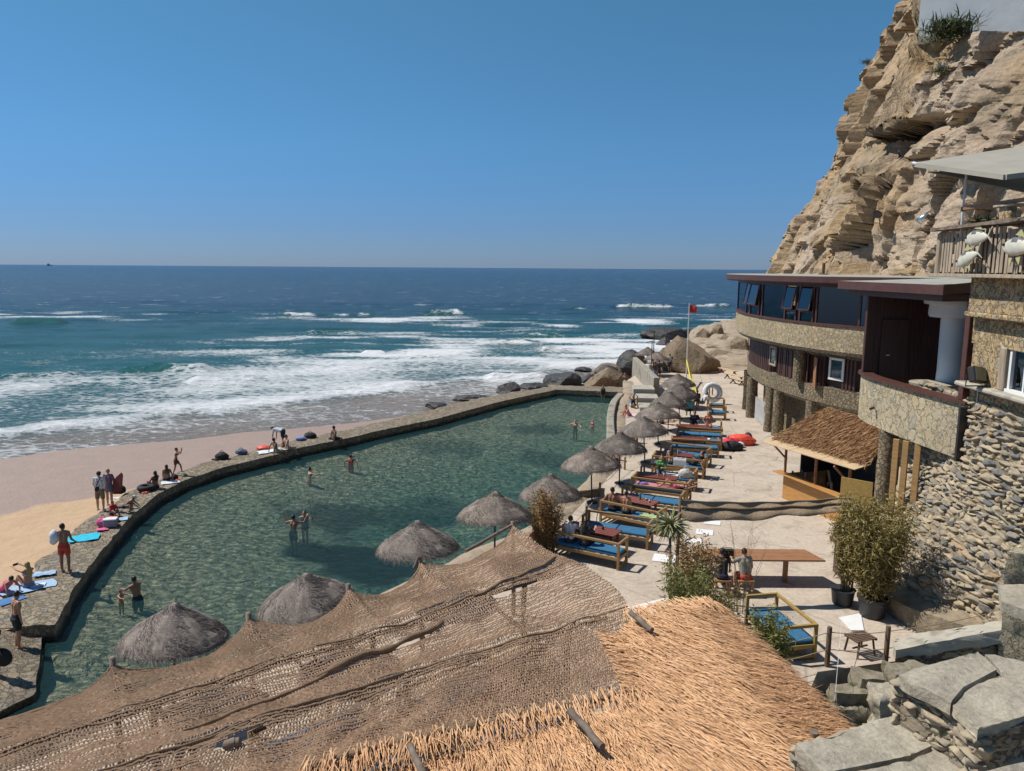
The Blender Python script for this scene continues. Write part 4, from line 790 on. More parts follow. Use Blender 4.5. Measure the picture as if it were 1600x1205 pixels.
def stone_courses(pts, z0, z1, parent, seed, hr=(.07, .14), wr=(.14, .4)):   # laid stones on a wall face that follows pts
    rg = np.random.default_rng(seed); mb = MB(); tn = []; pts = np.array(pts, float)
    for a, b in zip(pts[:-1], pts[1:]):
        L = np.linalg.norm(b-a); e = np.append((b-a)/L, 0); n = np.array((e[1], -e[0], 0)); n = n if (n[:2] @ np.array((a[0], a[1]))) < 0 else -n; zc = z0
        while zc < z1-.03:
            h = min(rg.uniform(*hr), z1-zc+.04); s = rg.uniform(0, .06)
            while s < L-.05:
                w = min(rg.uniform(*wr), L-s+.04); v = IC2.copy()
                for _ in range(9): k = rg.normal(size=3); k /= np.linalg.norm(k); v = v-k*np.maximum(0, v @ k-rg.uniform(.42, .8))[:,None]
                v *= (1+.2*vn(v*2.3+rg.uniform(0, 90), 3))[:,None]; c = np.append(a, zc+h/2)+e*(s+w/2)+n*rg.uniform(-.13, -.05); mb.add(c+v[:,:1]*e*w*.68+v[:,1:2]*n*rg.uniform(.09, .15)+v[:,2:]*np.array((0,0,h*.78)), IF2); tn += [.2+.65*rg.beta(2, 1.5)]*len(IC2); s += w*.95
            zc += h*.93
    o = mb.build('laid_stones', m_rubst, parent, smooth=True); attr(o, 'tone', tn); o['kind'] = 'stuff'
ctr = lambda P_, f: [tuple(np.mean(P_, 0)+(np.array(q)-np.mean(P_, 0))*f) for q in P_]
cu = ctr(up, .94); stone_courses([cu[6], cu[0], cu[1], cu[2], cu[3]], 1.6, zu-.15, fg, 71); cl = ctr(lw, .95); stone_courses([cl[5], cl[0], cl[1], cl[2]], 1.8, zl-.15, fl, 72); stone_courses([cl[5], cl[4]], 2.6, zl-.15, fl, 73)
b3 = [W_(1535,1203,4.6), W_(1540,1240,4.6), W_(1660,1240,4.6), W_(1660,1175,4.6)]
rough_block('stair_slab', b3, 4.3, 4.6, m_slate, 'grey slate slab in the bottom right corner of the photo', 'slab', amp=.03, sub=.09, seed=14)
for k, (u, v, z, w, dpt, lab) in enumerate([(1372,1052,.2,1.0,.5,'mossy stone block nearest the rope fence post'),(1345,1075,-.1,1.3,.5,'long mossy stone step between the reed roof and the stair wall'),(1405,1078,.3,1.1,.6,'mossy stone step right against the upper stair wall'),(1340,1100,-.5,1.2,.6,'lowest mossy stone step in the dark gap'),(1425,1045,.6,1.0,.5,'rounded stone block above the mossy steps')]):
    q = P(u, v, z); rough_block('stone_step', [(q[0]-w/2, q[1]-dpt/2), (q[0]+w/2, q[1]-dpt/2-.1), (q[0]+w/2+.1, q[1]+dpt/2-.1), (q[0]-w/2, q[1]+dpt/2)], -1.6, z, m_moss if k != 2 else m_slate, lab, 'stone step', amp=.15, sub=.10, seed=20+k)
MB().box((16,6,-1.8), (21,26,.3)).build('lower_ground', m_moss, kind='structure')
# ================================================================== kiosk
ki = thing('beach_kiosk', 'orange plywood beach kiosk with shaggy palm thatch roof and plank awning', 'kiosk', (12.6, 29.6, 0))
fa, fb = np.array((11.65,31.6)), np.array((12.85,27.9)); e = (fb-fa)/np.linalg.norm(fb-fa); nn = np.array((e[1], -e[0])); nn = nn if nn[0] < 0 else -nn; bk = -nn*2.2
mb = MB(); mb.beam((*fa, .55), (*fb, .55), .05, 1.1, bev=.005); mb.beam((*(fa+e*.03), .55), (*(fa+bk), .55), .05, 1.1); mb.beam((*(fb-e*.03), .55), (*(fb+bk), .55), .05, 1.1); mb.build('counter_panel', m_ply, ki)
MB().beam((*(fa-e*.35+nn*.12), 1.13), (*(fb+nn*.12), 1.13), .42, .04, bev=.006).build('counter_top', m_ply, ki)
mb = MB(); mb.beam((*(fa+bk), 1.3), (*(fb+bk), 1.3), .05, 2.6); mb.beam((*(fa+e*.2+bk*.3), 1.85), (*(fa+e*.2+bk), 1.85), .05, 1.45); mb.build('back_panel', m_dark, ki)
for f in (.02, .5, .98): q = fa+(fb-fa)*f; MB().beam((*(q+nn*.02), 1.15), (*(q+nn*.02), 2.56), .09, .09, bev=.006).build('post', m_redbrown, ki)
for f in (.05, .5, .97):
    q = fa+(fb-fa)*f; MB().beam((*(q+nn*.05), 1.75 if f != .5 else 2.2), (*(q+nn*(.75 if f != .5 else .3)), 2.42), .05, .07).build('brace', m_redbrown, ki)
A0, A1 = np.array((10.6,31.6)), np.array((12.6,27.15)); B0, B1 = np.array((11.35,31.95)), np.array((13.35,27.5)); mb = MB()
for k in range(2):
    for f0, f1 in ((0,.33),(.335,.66),(.665,1.0)):
        a = A0*(1-k/2)+B0*k/2; b = A1*(1-k/2)+B1*k/2; a2 = A0*(1-(k+1)/2)+B0*(k+1)/2; b2 = A1*(1-(k+1)/2)+B1*(k+1)/2; g0 = lambda p, q, f: p+(q-p)*f
        q4 = [g0(a,b,f0), g0(a,b,f1), g0(a2,b2,f1), g0(a2,b2,f0)]; z0 = 2.47+.055*k; mb.prism([tuple(q) for q in q4], [z0-.03, z0-.03, z0+.02, z0+.02], [z0, z0, z0+.05, z0+.05])
mb.build('awning_board', m_plylight, ki)
C0, C1 = np.array((13.9,32.9)), np.array((15.0,28.6)); us = np.linspace(0, 1, 40); vs = np.linspace(0, 1, 30)
def kroof(u, v): a = B0+(B1-B0)*u-np.array((.1,.02))*(1-v); b = C0+(C1-C0)*u; p = a*(1-v)+b*v; return np.array((p[0], p[1], 2.62+1.12*v))
V = np.array([kroof(u, v) for u in us for v in vs]); V[:,2] += .05*fbm(V*3, 3, 330); MB().grid(V, 40, 30).build('thatch_underlay', m_under, ki, smooth=True)
def blades(n, fpos, fdir, lmin, lmax, w, lift, rg, seg=2, curl=.0):
    vs_ = []; fs = []; tn = []; c = 0
    for _ in range(n):
        p = fpos(rg)
        if p is None: continue
        p = np.array(p, float); d_ = np.array(fdir(p, rg), float); d_ /= np.linalg.norm(d_); L = rg.uniform(lmin, lmax); sd = np.cross(d_, (0, 0, 1)); sd /= np.linalg.norm(sd)+1e-9; sd = sd+np.array((0, 0, rg.normal()*.5)); sd /= np.linalg.norm(sd)
        up_ = np.cross(sd, d_); up_ = up_ if up_[2] > 0 else -up_; a = rg.uniform(*lift); ww = w*rg.uniform(.6, 1.3)
        for k in range(seg+1):
            f = k/seg; q = p+d_*L*f+up_*(a*math.sin(min(f*1.5, 1.57))*L-curl*f*f*L); wd = ww*(1 if k < seg else .35); vs_ += [q-sd*wd/2, q+sd*wd/2, q+up_*wd*.45]
        for k in range(seg):
            b = c+3*k
            for i in range(3): fs.append((b+i, b+(i+1)%3, b+3+(i+1)%3, b+3+i))
        c += 3*(seg+1); tn += [rg.beta(2, 1.6)]*(3*(seg+1))
    return np.array(vs_), fs, tn
rg = np.random.default_rng(11); dn = np.append((B0-C0)/np.linalg.norm(B0-C0)*.9, -.42)
v_, f_, t_ = blades(5200, lambda r: kroof(r.random(), r.random()*1.0)+(0,0,.02), lambda p, r: dn+r.normal(size=3)*np.array((.28,.28,.16)), .25, .55, .028, (.0,.16), rg, curl=.12)
o = MB().add(v_, f_).build('palm_thatch', m_kreed, ki); attr(o, 'tone', t_)
mb = MB()
for f in np.linspace(.1, .9, 9):
    q = fa+(fb-fa)*f-nn*rg.uniform(.1, .3); h = rg.uniform(.12, .3); MB().lathe([(0,1.16),(.05,1.16),(.05,1.16+h*.7),(.02,1.16+h),(0,1.16+h)], (*q, 0), 8).build('counter_bottle', m_dim, label='small dim container on the shaded kiosk counter', cat='container', group='containers on the kiosk counter')
pass
pn = thing('plywood_panel', 'upright bare plywood sheet standing beside the stone column', 'board', (12.2,26.4,0)); MB().beam((11.95,26.75,1.15), (12.75,26.0,1.15), .03, 2.3, bev=.004).build('sheet', m_olive, pn)
# ================================================================== terrace above: slatted balustrade, fish, awning
bal = thing('slatted_balustrade', 'weathered pallet wood balustrade with slab top above the porch roof', 'balustrade', (12.2, 20, 9.6))
a, b = np.array((12.22,22.0)), np.array((11.95,16.9)); L = np.linalg.norm(b-a); e = (b-a)/L; rg = np.random.default_rng(3)
mb = MB(); x = .0
while x < L: w = rg.uniform(.085, .125); q = a+e*(x+w/2)+np.array((rg.uniform(-.03, .03), 0)); mb.beam((*q, 9.62+rg.uniform(0, .05)), (*q, 10.72+rg.uniform(-.12, .14)), w, .025, up=(-1,0,0), bev=.004); x += w+rg.uniform(.03, .09)
mb.build('slat', m_pallet, bal); mb = MB()
x = .05
while x < L: q = a+e*x+np.array((.09,.0)); mb.beam((*q, 9.62), (*q, 10.4+rg.uniform(0, .3)), .1, .02, up=(-1,0,0)); x += rg.uniform(.2, .3)
for zz in (9.85, 10.55): mb.beam((*(a+(.05,0)), zz), (*(b+(.05,0)), zz), .03, .1)
mb.build('back_slat', m_pallet, bal); MB().beam((*(a+(.4,0)), 10.1), (*(b+(.4,0)), 10.1), .05, 1.1).build('backing', m_dim, bal)
MB().beam((*(a-e*.2), 9.57), (*b, 9.57), .5, .09, bev=.01).build('bottom_rail', m_pallet, bal)
rough_block('slab_top', [tuple(a-e*.25+(-.28,0)), tuple(b+(-.25,0)), tuple(b+(.5,0)), tuple(a-e*.2+(.5,0))], [10.80,10.86,10.86,10.80], [10.89,10.96,10.96,10.89], m_log, parent=bal, amp=.03, sub=.09, seed=30)
MB().tube([(12.2,22.1,9.62),(12.2,22.1,10.7),(12.3,22.0,10.8)], .1, 10).build('corner_post', m_pallet, bal)
def fish(u, v, L, ang, label, x=11.88):
    q = PX(u, v, x); f = thing('fish_sculpture', label, 'fish sculpture', q, group='white fish sculptures on the slatted balustrade'); mb = MB(); n = 15; V = []
    for i in range(n):
        s = i/(n-1); h = .19*L*max(.05, math.sin(math.pi*min(1, s*.92+.05))**.8)*(1-.35*s)+.008; w = h*.45
        for j in range(14): th = 2*math.pi*j/14; V.append(((s-.5)*L*.85, w*math.cos(th), h*math.sin(th)+.02*L*math.sin(math.pi*s)))
    mb.add(V, [(i*14+j, i*14+(j+1)%14, (i+1)*14+(j+1)%14, (i+1)*14+j) for i in range(n-1) for j in range(14)]+[tuple(range(14)), tuple(range((n-1)*14, n*14))])
    for k, fc in enumerate(mb.f): mb.m[k] = 1 if np.mean([mb.v[0][i][2] for i in fc]) > .115*L else 0
    tl = MB(); x0 = .40*L
    for sg in (1, -1): tl.prism([(0,0),(.19*L,sg*.17*L),(.17*L,sg*.17*L+.02),(.05*L,0)], -.012, .012)
    Rt = Matrix.Rotation(math.pi/2, 4, 'X'); tv = np.concatenate(tl.v) @ np.array(Rt.to_3x3()).T+np.array((x0, 0, .02*L)); tl.v = [tv]
    fns = []
    for pts in ([(-.1*L,.22*L),(.05*L,.31*L),(.2*L,.17*L)], [(-.02*L,-.18*L),(.10*L,-.30*L),(.12*L,-.15*L)], [(-.22*L,-.18*L),(-.16*L,-.33*L),(-.12*L,-.18*L)]): fn = MB().prism(pts, -.01, .01); fns.append(fn)
    for fn in fns: fn.v = [np.concatenate(fn.v) @ np.array(Rt.to_3x3()).T]
    Ry = np.array(Matrix.Rotation(-R(93), 3, 'Z') @ Matrix.Rotation(-ang, 3, 'Y'))
    for m_ in (mb, tl, *fns): m_.v = [np.concatenate(m_.v) @ Ry.T+q]
    mb.build('body', [m_fish, m_fishback], f, smooth=True); tl.build('tail_fin', m_fish, f); [fn.build('fin', m_fishfin, f) for fn in fns]
    ey = MB(); ev = IC1*.022*L/.7+np.array((-.33*L, -.055*L, .05*L)); ey.add(ev @ Ry.T+q, IF1); ey.build('eye', m_dark, f)
m_fish = M('fish_white_paint', (.66,.63,.52), (.50,.48,.40), rough=.5, ns=6); m_fishback = M('fish_grey_back', (.10,.105,.115), (.16,.16,.16), rough=.5, ns=9); m_fishfin = M('fish_yellow_fin', (.50,.46,.20), (.40,.38,.22), rough=.5, ns=6)
fish(1526,373,1.2,.05,'upper fish sculpture with dark back and yellow fin'); fish(1511,405,1.15,.28,'lower fish sculpture tilted with its tail up'); fish(1590,387,1.35,-.03,'larger fish sculpture cut by the right edge of the photo')
aw = thing('awning', 'beige fabric awning stretched above the slatted balustrade', 'awning', PY(1500,280,20.5))
def sheet(q, th=.03): q = np.array(q); n = np.cross(q[1]-q[0], q[3]-q[0]); n /= np.linalg.norm(n); return MB().add(np.r_[q, q-n*th], [(0,1,2,3),(7,6,5,4),(0,4,5,1),(1,5,6,2),(2,6,7,3),(3,7,4,0)])
qa, qb, qc, qd = PY(1430,254,22.5), PY(1571,273,18.6), PY(1690,258,18.9), PY(1690,214,24.5)
sheet([qa, qb, qc, qd]).build('canopy', m_canvas, aw); dz = np.array((0, 0, -.12))
sheet([qa, qb, qb+dz, qa+dz], .05).build('front_bar', m_canvas, aw); sheet([qb, qc, qc+dz, qb+dz], .05).build('front_bar', m_canvas, aw)
q1, q2, q3, q4 = PY(1450,268,22.4), PY(1690,318,20.0), PY(1690,300,22), PY(1560,268,23.5); sheet([q1, q2, q3, q4]).build('lower_sheet', m_canvas, aw)
MB().tube([PY(1426,255,22.5), PY(1445,259,22.2)], .05, 8).build('bar_cap', m_metal, aw)
po = thing('awning_post', 'thin metal post holding the beige awning', 'post', (*PX(1503,345,12.2)[:2], 10.9)); q = PX(1503,345,12.2); MB().tube([(q[0], q[1], 10.0), (q[0], q[1], 12.45)], .028, 10).build('pole', m_metal, po); MB().box((q[0], q[1], 11.35), (.09,.09,.12), bev=.01).build('bracket', m_dark, po)
rl = thing('handrail_beam', 'red brown handrail beam running right from the awning post', 'handrail', q); MB().beam((q[0], q[1], 11.36), tuple(PX(1660,303,12.2)), .06, .1, bev=.01).build('beam', m_redbrown, rl)
sp = thing('stone_stack', 'small stacked stone pier with slate cap on the balustrade', 'stone pier', PX(1578,340,12.25)); q = PX(1578,337,12.25); MB().box((q[0], q[1], q[2]+.0), (.3,.46,.22), bev=.03).build('stone_block', m_cladwarm, sp); MB().box((q[0], q[1]+.1, q[2]+.16), (.25,.3,.1)).build('stone_block', m_slate, sp); MB().box((q[0], q[1], q[2]+.24), (.42,.78,.06), bev=.015).build('slate_cap', m_slate, sp)
m_succ = M_leaf('succulent_leaves', [(.03,.035,.012), (.06,.065,.02), (.10,.085,.03)])
def spiky(name, c, r, n, label, mat, cat='plant', group=None, droop=.2, w=.035, up0=.2):
    rg = np.random.default_rng(int(c[0]*100)); o = thing(name, label, cat, c, group=group)
    v_, f_, t_ = blades(n, lambda q: np.array(c)+q.normal(size=3)*r*.06, lambda p, q: (q.normal(), q.normal(), abs(q.normal())*.8+up0), r*.7, r*1.1, w, (0, .1), rg, seg=3, curl=droop); x = MB().add(v_, f_).build('leaves', mat, o); attr(x, 'tone', t_); return o
for k, (u, s, lb) in enumerate([(1527,.24,'left spiky dark succulent on the balustrade slab'),(1544,.19,'middle spiky succulent on the balustrade slab'),(1559,.19,'right spiky succulent beside the small stone stack')]): q = PX(u, 346, 12.15); q[2] = 10.93; spiky('succulent', q, s, 60, lb, m_succ, group='succulents on the balustrade slab')
fl_ = thing('floodlight', 'large black floodlight standing on the house ledge beside the porch post', 'floodlight', PX(1528,600,12.15)); q = PX(1527,586,12.15); Rm = Matrix.Rotation(-.35, 4, 'X') @ Matrix.Rotation(.45, 4, 'Z')
MB().box(q, (.50,.2,.42), Rm=Rm, bev=.03).build('housing', m_dark, fl_); fv = np.array(Rm.to_3x3()) @ np.array((0,-.105,0)); MB().box(q+fv, (.42,.012,.34), Rm=Rm).build('lens', M('floodlight_lens', (.16,.17,.13), (.12,.13,.10), rough=.15, ns=3), fl_); MB().tube([(q[0]-.27,q[1],q[2]),(q[0]-.28,q[1],6.72),(q[0]+.28,q[1],6.72),(q[0]+.27,q[1],q[2])], .02, 6).build('bracket', m_dark, fl_)
cb = thing('conduit_pipe', 'thin grey conduit running down the rubble wall edge', 'pipe', (12.75,20.3,4.2)); MB().tube([PY(1528,612,20.2), PY(1524,660,20.15), PY(1516,722,20.1)], .018, 6).build('pipe', m_metal, cb); MB().tube([PY(1530,614,20.1), PY(1570,618,19.9), PY(1640,626,19.7)], .015, 6).build('cable', m_dark, cb)
# items fixed to the cliff
q = on_cliff(1378, 344)+(-.55,-.35,.05); f2 = thing('spotlight', 'round black spotlight fixed on the cliff ledge', 'spotlight', q); Rm = Matrix.Rotation(.9, 4, 'X'); mb = MB().lathe([(0,-.08),(.2,-.08),(.3,.05),(.3,.12),(.26,.12),(0,.10)], (0,0,0), 18); mb.v = [mb.v[0] @ np.array(Rm.to_3x3()).T+q+np.array((0,0,.45))]; mb.build('lamp_head', m_dark, f2); MB().tube([q+(-.22,0,.4), q+(-.2,0,-.05), q+(.2,0,-.05), q+(.22,0,.4)], .03, 6).build('bracket', m_dark, f2)
q = on_cliff(1453, 343); MB().tube([q+(-.75,-.5,-.25), q+(-.25,-.4,.05), q+(.45,.1,.42)], .2, 16).build('duct', m_steel, thing('vent_duct', 'shiny steel ventilation duct coming out of the cliff', 'duct', q), smooth=True)
cr = np.array([CT[k,-1] for k in range(ns) if CT[k,-1][1] < 51]); uu = np.array([proj(q)[0] for q in cr]); k0 = int(np.argmin(np.abs(uu-1440)+100*(cr[:,1] < 38)))
A_ = PY(1434, 53, cr[k0,1]-1.2); B_ = PY(1700, 47, cr[k0,1]-6.); dr = (B_-A_)[:2]; dr /= np.linalg.norm(dr); nb = np.array((-dr[1], dr[0])); nb = nb if nb[0] > 0 else -nb; ww = thing('white_wall', 'whitewashed terrace wall on the cliff top', 'wall', A_)
pl_ = [tuple(A_[:2]), tuple(B_[:2]), tuple(B_[:2]+np.array((.3,2))), tuple(A_[:2]*1.04)]; MB().prism(pl_, [A_[2]-.15, B_[2]-1, B_[2]-1, A_[2]-.15], [A_[2]+3.2, B_[2]+2.4, B_[2]+2.4, A_[2]+3.2]).build('wall', m_whitewash, ww)
# ================================================================== jute net canopy
TOPE = smoothline([(-15.5,5.2)]+[tuple(P(u, v, 2.6)[:2]) for u, v in ((-20,1092),(175,1036),(390,966),(545,918),(655,873),(728,848),(800,821))], 400, 0)
RGT = smoothline([tuple(P(800,821,2.6)[:2])]+[tuple(P(u, v, 2.5)[:2]) for u, v in ((848,858),(905,893),(944,915),(980,955),(996,1010))]+[tuple(P(1014,1086,2.8)[:2])], 200, 1)
BOT = smoothline([(-12,2.5),(-6.5,7.6)]+[tuple(P(u, v, 2.75)[:2]) for u, v in ((480,1207),(640,1166),(760,1138),(890,1112),(960,1098))]+[tuple(P(1014,1086,2.8)[:2])], 400, 1)
LFT = resample([TOPE[0], BOT[0]], 200)
def lut(c, f): x = np.clip(f, 0, 1)*(len(c)-1); k = np.minimum(x.astype(int), len(c)-2); r = (x-k)[:,None]; return c[k]*(1-r)+c[k+1]*r
PEAK = [np.linalg.norm(np.diff(TOPE[:np.argmin(np.linalg.norm(TOPE-P(u, v, 2.6)[:2], axis=1))+1], axis=0), axis=1).sum() for u, v in ((-170,1150),(175,1036),(390,966),(545,918),(655,873),(800,821))]
TL = np.linalg.norm(np.diff(TOPE, axis=0), axis=1).sum(); PEAK = np.array(PEAK)/TL
RID = np.array([0, .34, .64, 1.0])
def netpt(s, t, fine=True):
    A, Bm, C, Dn = lut(TOPE, s), lut(BOT, s), lut(LFT, t), lut(RGT, t); s1, t1 = s[:,None], t[:,None]
    xy = A*(1-t1)+Bm*t1+C*(1-s1)+Dn*s1-(TOPE[0]*(1-s1)*(1-t1)+TOPE[-1]*s1*(1-t1)+BOT[0]*(1-s1)*t1+BOT[-1]*s1*t1)
    tw = t+.02*np.sin(s*9+1)+.015*vn(np.c_[s*9, t*0, t*0], 400); k = np.clip(np.searchsorted(RID, tw)-1, 0, 2); f = np.clip((tw-RID[k])/(RID[k+1]-RID[k]), 0, 1)
    sag = np.array((.13,.15,.17))[k]*(4*f*(1-f))**1.0*(1+.35*vn(np.c_[s*14, k*3., t*0], 401))*(.35+.65*sst(1.0, .8, s))
    ps = np.clip(np.searchsorted(PEAK, s)-1, 0, len(PEAK)-2); g = np.clip((s-PEAK[ps])/(PEAK[ps+1]-PEAK[ps]), 0, 1); sc = .36*(4*g*(1-g))**.75*np.exp(-t/.13)
    z = 2.62+.14*t-sag-sc+.05*fbm(np.c_[s*20, t*9, t*0], 4, 402)+.028*np.sin(f*3.14)*np.sin(s*95+5*fbm(np.c_[s*8, t*4, t*0], 2, 403))
    z += .07*fbm(np.c_[s*30, t*16, t*0], 3, 404)*(1-f)
    inw = np.array((.71, -.70)); xy = xy+inw*(sc*.9)[:,None]
    return np.c_[xy, z]
canopy = thing('net_canopy', 'large brown jute netting canopy sagging over wooden poles in the foreground', 'net canopy', (-3, 12, 0))
HOLE = [(.735,.43,.05,.016),(.90,.37,.035,.012),(.955,.30,.03,.013),(.60,.70,.02,.02)]
def netmask(s, t):
    m = np.ones(len(s), bool)
    for a, b, ra, rb in HOLE: m &= (((s-a)/ra)**2+((t-b+(s-a)*.25)/rb)**2) > 1
    return m
def strands(n, k, along_s, rad, seed):
    rg = np.random.default_rng(seed); f = (np.arange(n)+.5)/n; q = np.linspace(0, 1, k); Fm, Q = np.meshgrid(f, q, indexing='ij'); Fm, Q = Fm.ravel(), Q.ravel()
    Fw = Fm+(.75/n)*fbm(np.c_[Q*22, Fm*40, Q*0], 3, seed)+(.30/n)*rg.normal(size=len(Fm))*.5
    s, t = (Q, Fw) if along_s else (Fw, Q); p = netpt(np.clip(s, 0, 1), np.clip(t, 0, 1)); p[:,2] += .006*(1 if along_s else -1)
    P3 = p.reshape(n, k, 3); T = np.gradient(P3, axis=1); T /= np.linalg.norm(T, axis=2, keepdims=True)+1e-9; sd = np.cross(T, np.array((0,0,1.))); sd /= np.linalg.norm(sd, axis=2, keepdims=True)+1e-9
    upv = np.cross(sd, T); r = rad*(.8+.45*rg.random((n, k, 1))); V = np.stack([P3-sd*r, P3+sd*r, P3+upv*r*.8], 2).reshape(-1, 3)
    ok = netmask(s, t).reshape(n, k); i, j, e = np.meshgrid(np.arange(n), np.arange(k-1), np.arange(3), indexing='ij'); b = (i*k+j)*3; ok3 = (ok[:,:-1] & ok[:,1:])[:,:,None].repeat(3, 2)
    return V, np.stack([b+e, b+(e+1)%3, b+3+(e+1)%3, b+3+e], -1)[ok3]
mb = MB(); v_, f_ = strands(380, 230, False, .0135, 410); mb.add(v_, f_); v_, f_ = strands(84, 420, True, .018, 411); mb.add(v_, f_)
mb.build('netting', m_net, canopy)
# rolled and bunched strips of net along the ridges
def netrope(s0, s1, t0, t1, r, dz=.05, n=60, wob=.3, name='bunched_net'):
    f = np.linspace(0, 1, n); p = netpt(s0+(s1-s0)*f, t0+(t1-t0)*f+.004*np.sin(f*17)); p[:,2] += dz; rr = r*(1+wob*vn(np.c_[f*n*.35, f*0, f*0], 415))*np.clip(np.minimum(f, 1-f)*12+.3, 0, 1); mb = MB()
    mb.tube([tuple(q) for q in p], list(rr), 10); v = np.concatenate(mb.v); v = v+.35*r*fbm(v*9, 3, 416)[:,None]*np.array((1,1,.6)); mb.v = [v]; mb.build(name, m_netdense, canopy, smooth=True)
netrope(.0, 1.0, .345, .335, .02, .01, 160); netrope(.15, 1.0, .66, .635, .02, .01, 140); netrope(.66, .80, .475, .405, .06, .05, 50); netrope(.55, .68, .56, .47, .03, .03, 40); netrope(.85, .99, .35, .28, .035, .03, 40)
netrope(.12, 1.0, .99, .985, .06, .02, 200, .6); netrope(.0, 1.0, .004, .004, .022, .0, 200)
for k in (4, 5): netrope(PEAK[k]-.01, PEAK[k]-.03, .01, .3, .02, .01, 30)
# timber frame that carries it
for s in PEAK[1:]:
    q = netpt(np.array([s]), np.array([.004]))[0]; MB().tube([(q[0]+.05, q[1]-.05, 0), (q[0]+.03, q[1]-.03, 1.3), (q[0], q[1], q[2]+.10)], [.065,.06,.055], 9).build('post', m_log, canopy, smooth=True)
def log(p, q, r, name='pole', mat=None, par=None, n=8):
    f = np.linspace(0, 1, n)[:,None]; pts = np.array(p)*(1-f)+np.array(q)*f; pts = pts+.25*r*np.stack([vn(np.c_[f[:,0]*4, f[:,0]*0+i, f[:,0]*0], 420) for i in range(3)], 1); return MB().tube([tuple(x) for x in pts], [r*(1+.12*random.uniform(-1, 1)) for _ in range(n)], 10).build(name, mat or m_log, par if par is not None else canopy, smooth=True, auto=50)
for t_, s0, s1 in ((.34,.05,.97),(.64,.1,.97)):
    sf = np.linspace(s0, s1, 24); MB().tube([tuple(x-(0,0,.085)) for x in netpt(sf, sf*0+t_)], .05, 10).build('pole', m_log, canopy, smooth=True)
    for s in np.linspace(s0+.1, s1-.05, 5): q = netpt(np.array([s]), np.array([t_]))[0]; log((q[0], q[1], 0), (q[0], q[1], q[2]-.12), .06, 'post')
for s in (PEAK[1], PEAK[2], .52, .68, PEAK[4]): sf = np.linspace(0, 1, 24); MB().tube([tuple(x-(0,0,.12)) for x in netpt(s+.05*sf, .99*sf)], .04, 10).build('pole', m_log, canopy, smooth=True)
log(P(728,862,2.45), P(800,820,2.62), .05); log(P(1048,0,2.6)*0+P(648,888,2.35), P(655,868,2.7), .045); log(P(352,1165,2.62), P(374,1157,2.68), .07, 'pole_end')
dp_ = [tuple(netpt(np.array([a]), np.array([b]))[0][:2]+np.array((.9,-.75))*(b < .1)) for a, b in ((.30,.0),(.5,.0),(.7,.0),(.85,.0),(.97,.03),(.985,.3),(.985,.97),(.8,.97),(.6,.97),(.3,.97))]
MB().prism(dp_, .005, .022).build('net_shade_sheet', M('net_shade_brown', (.15,.105,.07), (.09,.062,.042), rough=.8, ns=3, st=(8,.6,1), bs=10, bst=.4, bd=.01), kind='structure')  # dark plank-grained sheet added to paint the shade beneath the netting
# ================================================================== reed roof
reed = thing('reed_roof', 'orange dry reed thatch roof in the foreground beside the netting', 'thatch roof', (2, 10, 0))
RP = [(956,990),(985,962),(1050,948),(1122,944),(1200,1008),(1290,1085),(1338,1128),(1275,1190),(1262,1330),(300,1345),(440,1218),(640,1168),(890,1113),(1010,1085),(985,1030)]
RW = np.array([P(u, v, 2.88)[:2] for u, v in RP]); rdg = (P(1075,950,2.9)[:2], P(1235,1210,2.9)[:2])
def rz_(p):
    a, b = rdg; e = (b-a)/np.linalg.norm(b-a); s = (p[...,0]-a[0])*e[1]-(p[...,1]-a[1])*e[0]; s = -s   # + is right of the ridge
    return 2.90-.30*np.clip(s, 0, 2)-.05*np.clip(-s, 0, 6)
gx, gy = np.meshgrid(np.arange(-6, 7, .09), np.arange(6, 16, .09), indexing='ij'); p2 = np.c_[gx.ravel(), gy.ravel()]; z = rz_(p2)+.05*fbm(np.c_[p2*2.2, p2[:,:1]*0], 4, 430)
nn_ = gx.shape; V = np.c_[p2, z-.05]; cen = ((V.reshape(*nn_, 3)[:-1,:-1]+V.reshape(*nn_, 3)[1:,1:])/2).reshape(-1, 3)[:,:2]; keep = pip(cen, RW); i, j = np.meshgrid(np.arange(nn_[0]-1), np.arange(nn_[1]-1), indexing='ij'); q = (i*nn_[1]+j).ravel()[keep]
MB().add(V, np.stack([q, q+nn_[1], q+nn_[1]+1, q+1], 1)).build('underlay', m_under, reed, smooth=True)
lo_, hi_ = RW.min(0), RW.max(0); rg = np.random.default_rng(21); cand = rg.uniform(lo_, hi_, (90000, 2)); cand = cand[pip(cand, RW)][:29000]
clump = fbm(np.c_[cand*3.2, cand[:,:1]*0], 3, 431); zz = rz_(cand); it = iter(range(len(cand))); CI = [0]
def rpos(r):
    k = next(it, None); CI[0] = k
    return None if k is None else (cand[k,0], cand[k,1], zz[k]-.03+.05*max(0, clump[k])+r.uniform(0, .05))
a0, b0 = rdg; er = (b0-a0)/np.linalg.norm(b0-a0)
def rdir(p, r):
    s = -((p[0]-a0[0])*er[1]-(p[1]-a0[1])*er[0]); wob = .35*clump[CI[0]]
    if s > 0: ang = -.55+.55*min(1, s/.8)
    else: ang = -.95-.45*sst(0, 3.5, -s)
    ang += wob+r.normal()*.17; sl = -.30*math.cos(ang+.35) if s > 0 else -.02
    return (math.cos(ang), math.sin(ang), sl*.9+.03+r.normal()*.09)
v_, f_, t_ = blades(len(cand)+1, rpos, rdir, .24, .56, .0135, (.02,.22), rg, seg=2, curl=.16)
mb = MB().add(v_, f_); tt_ = list(t_)
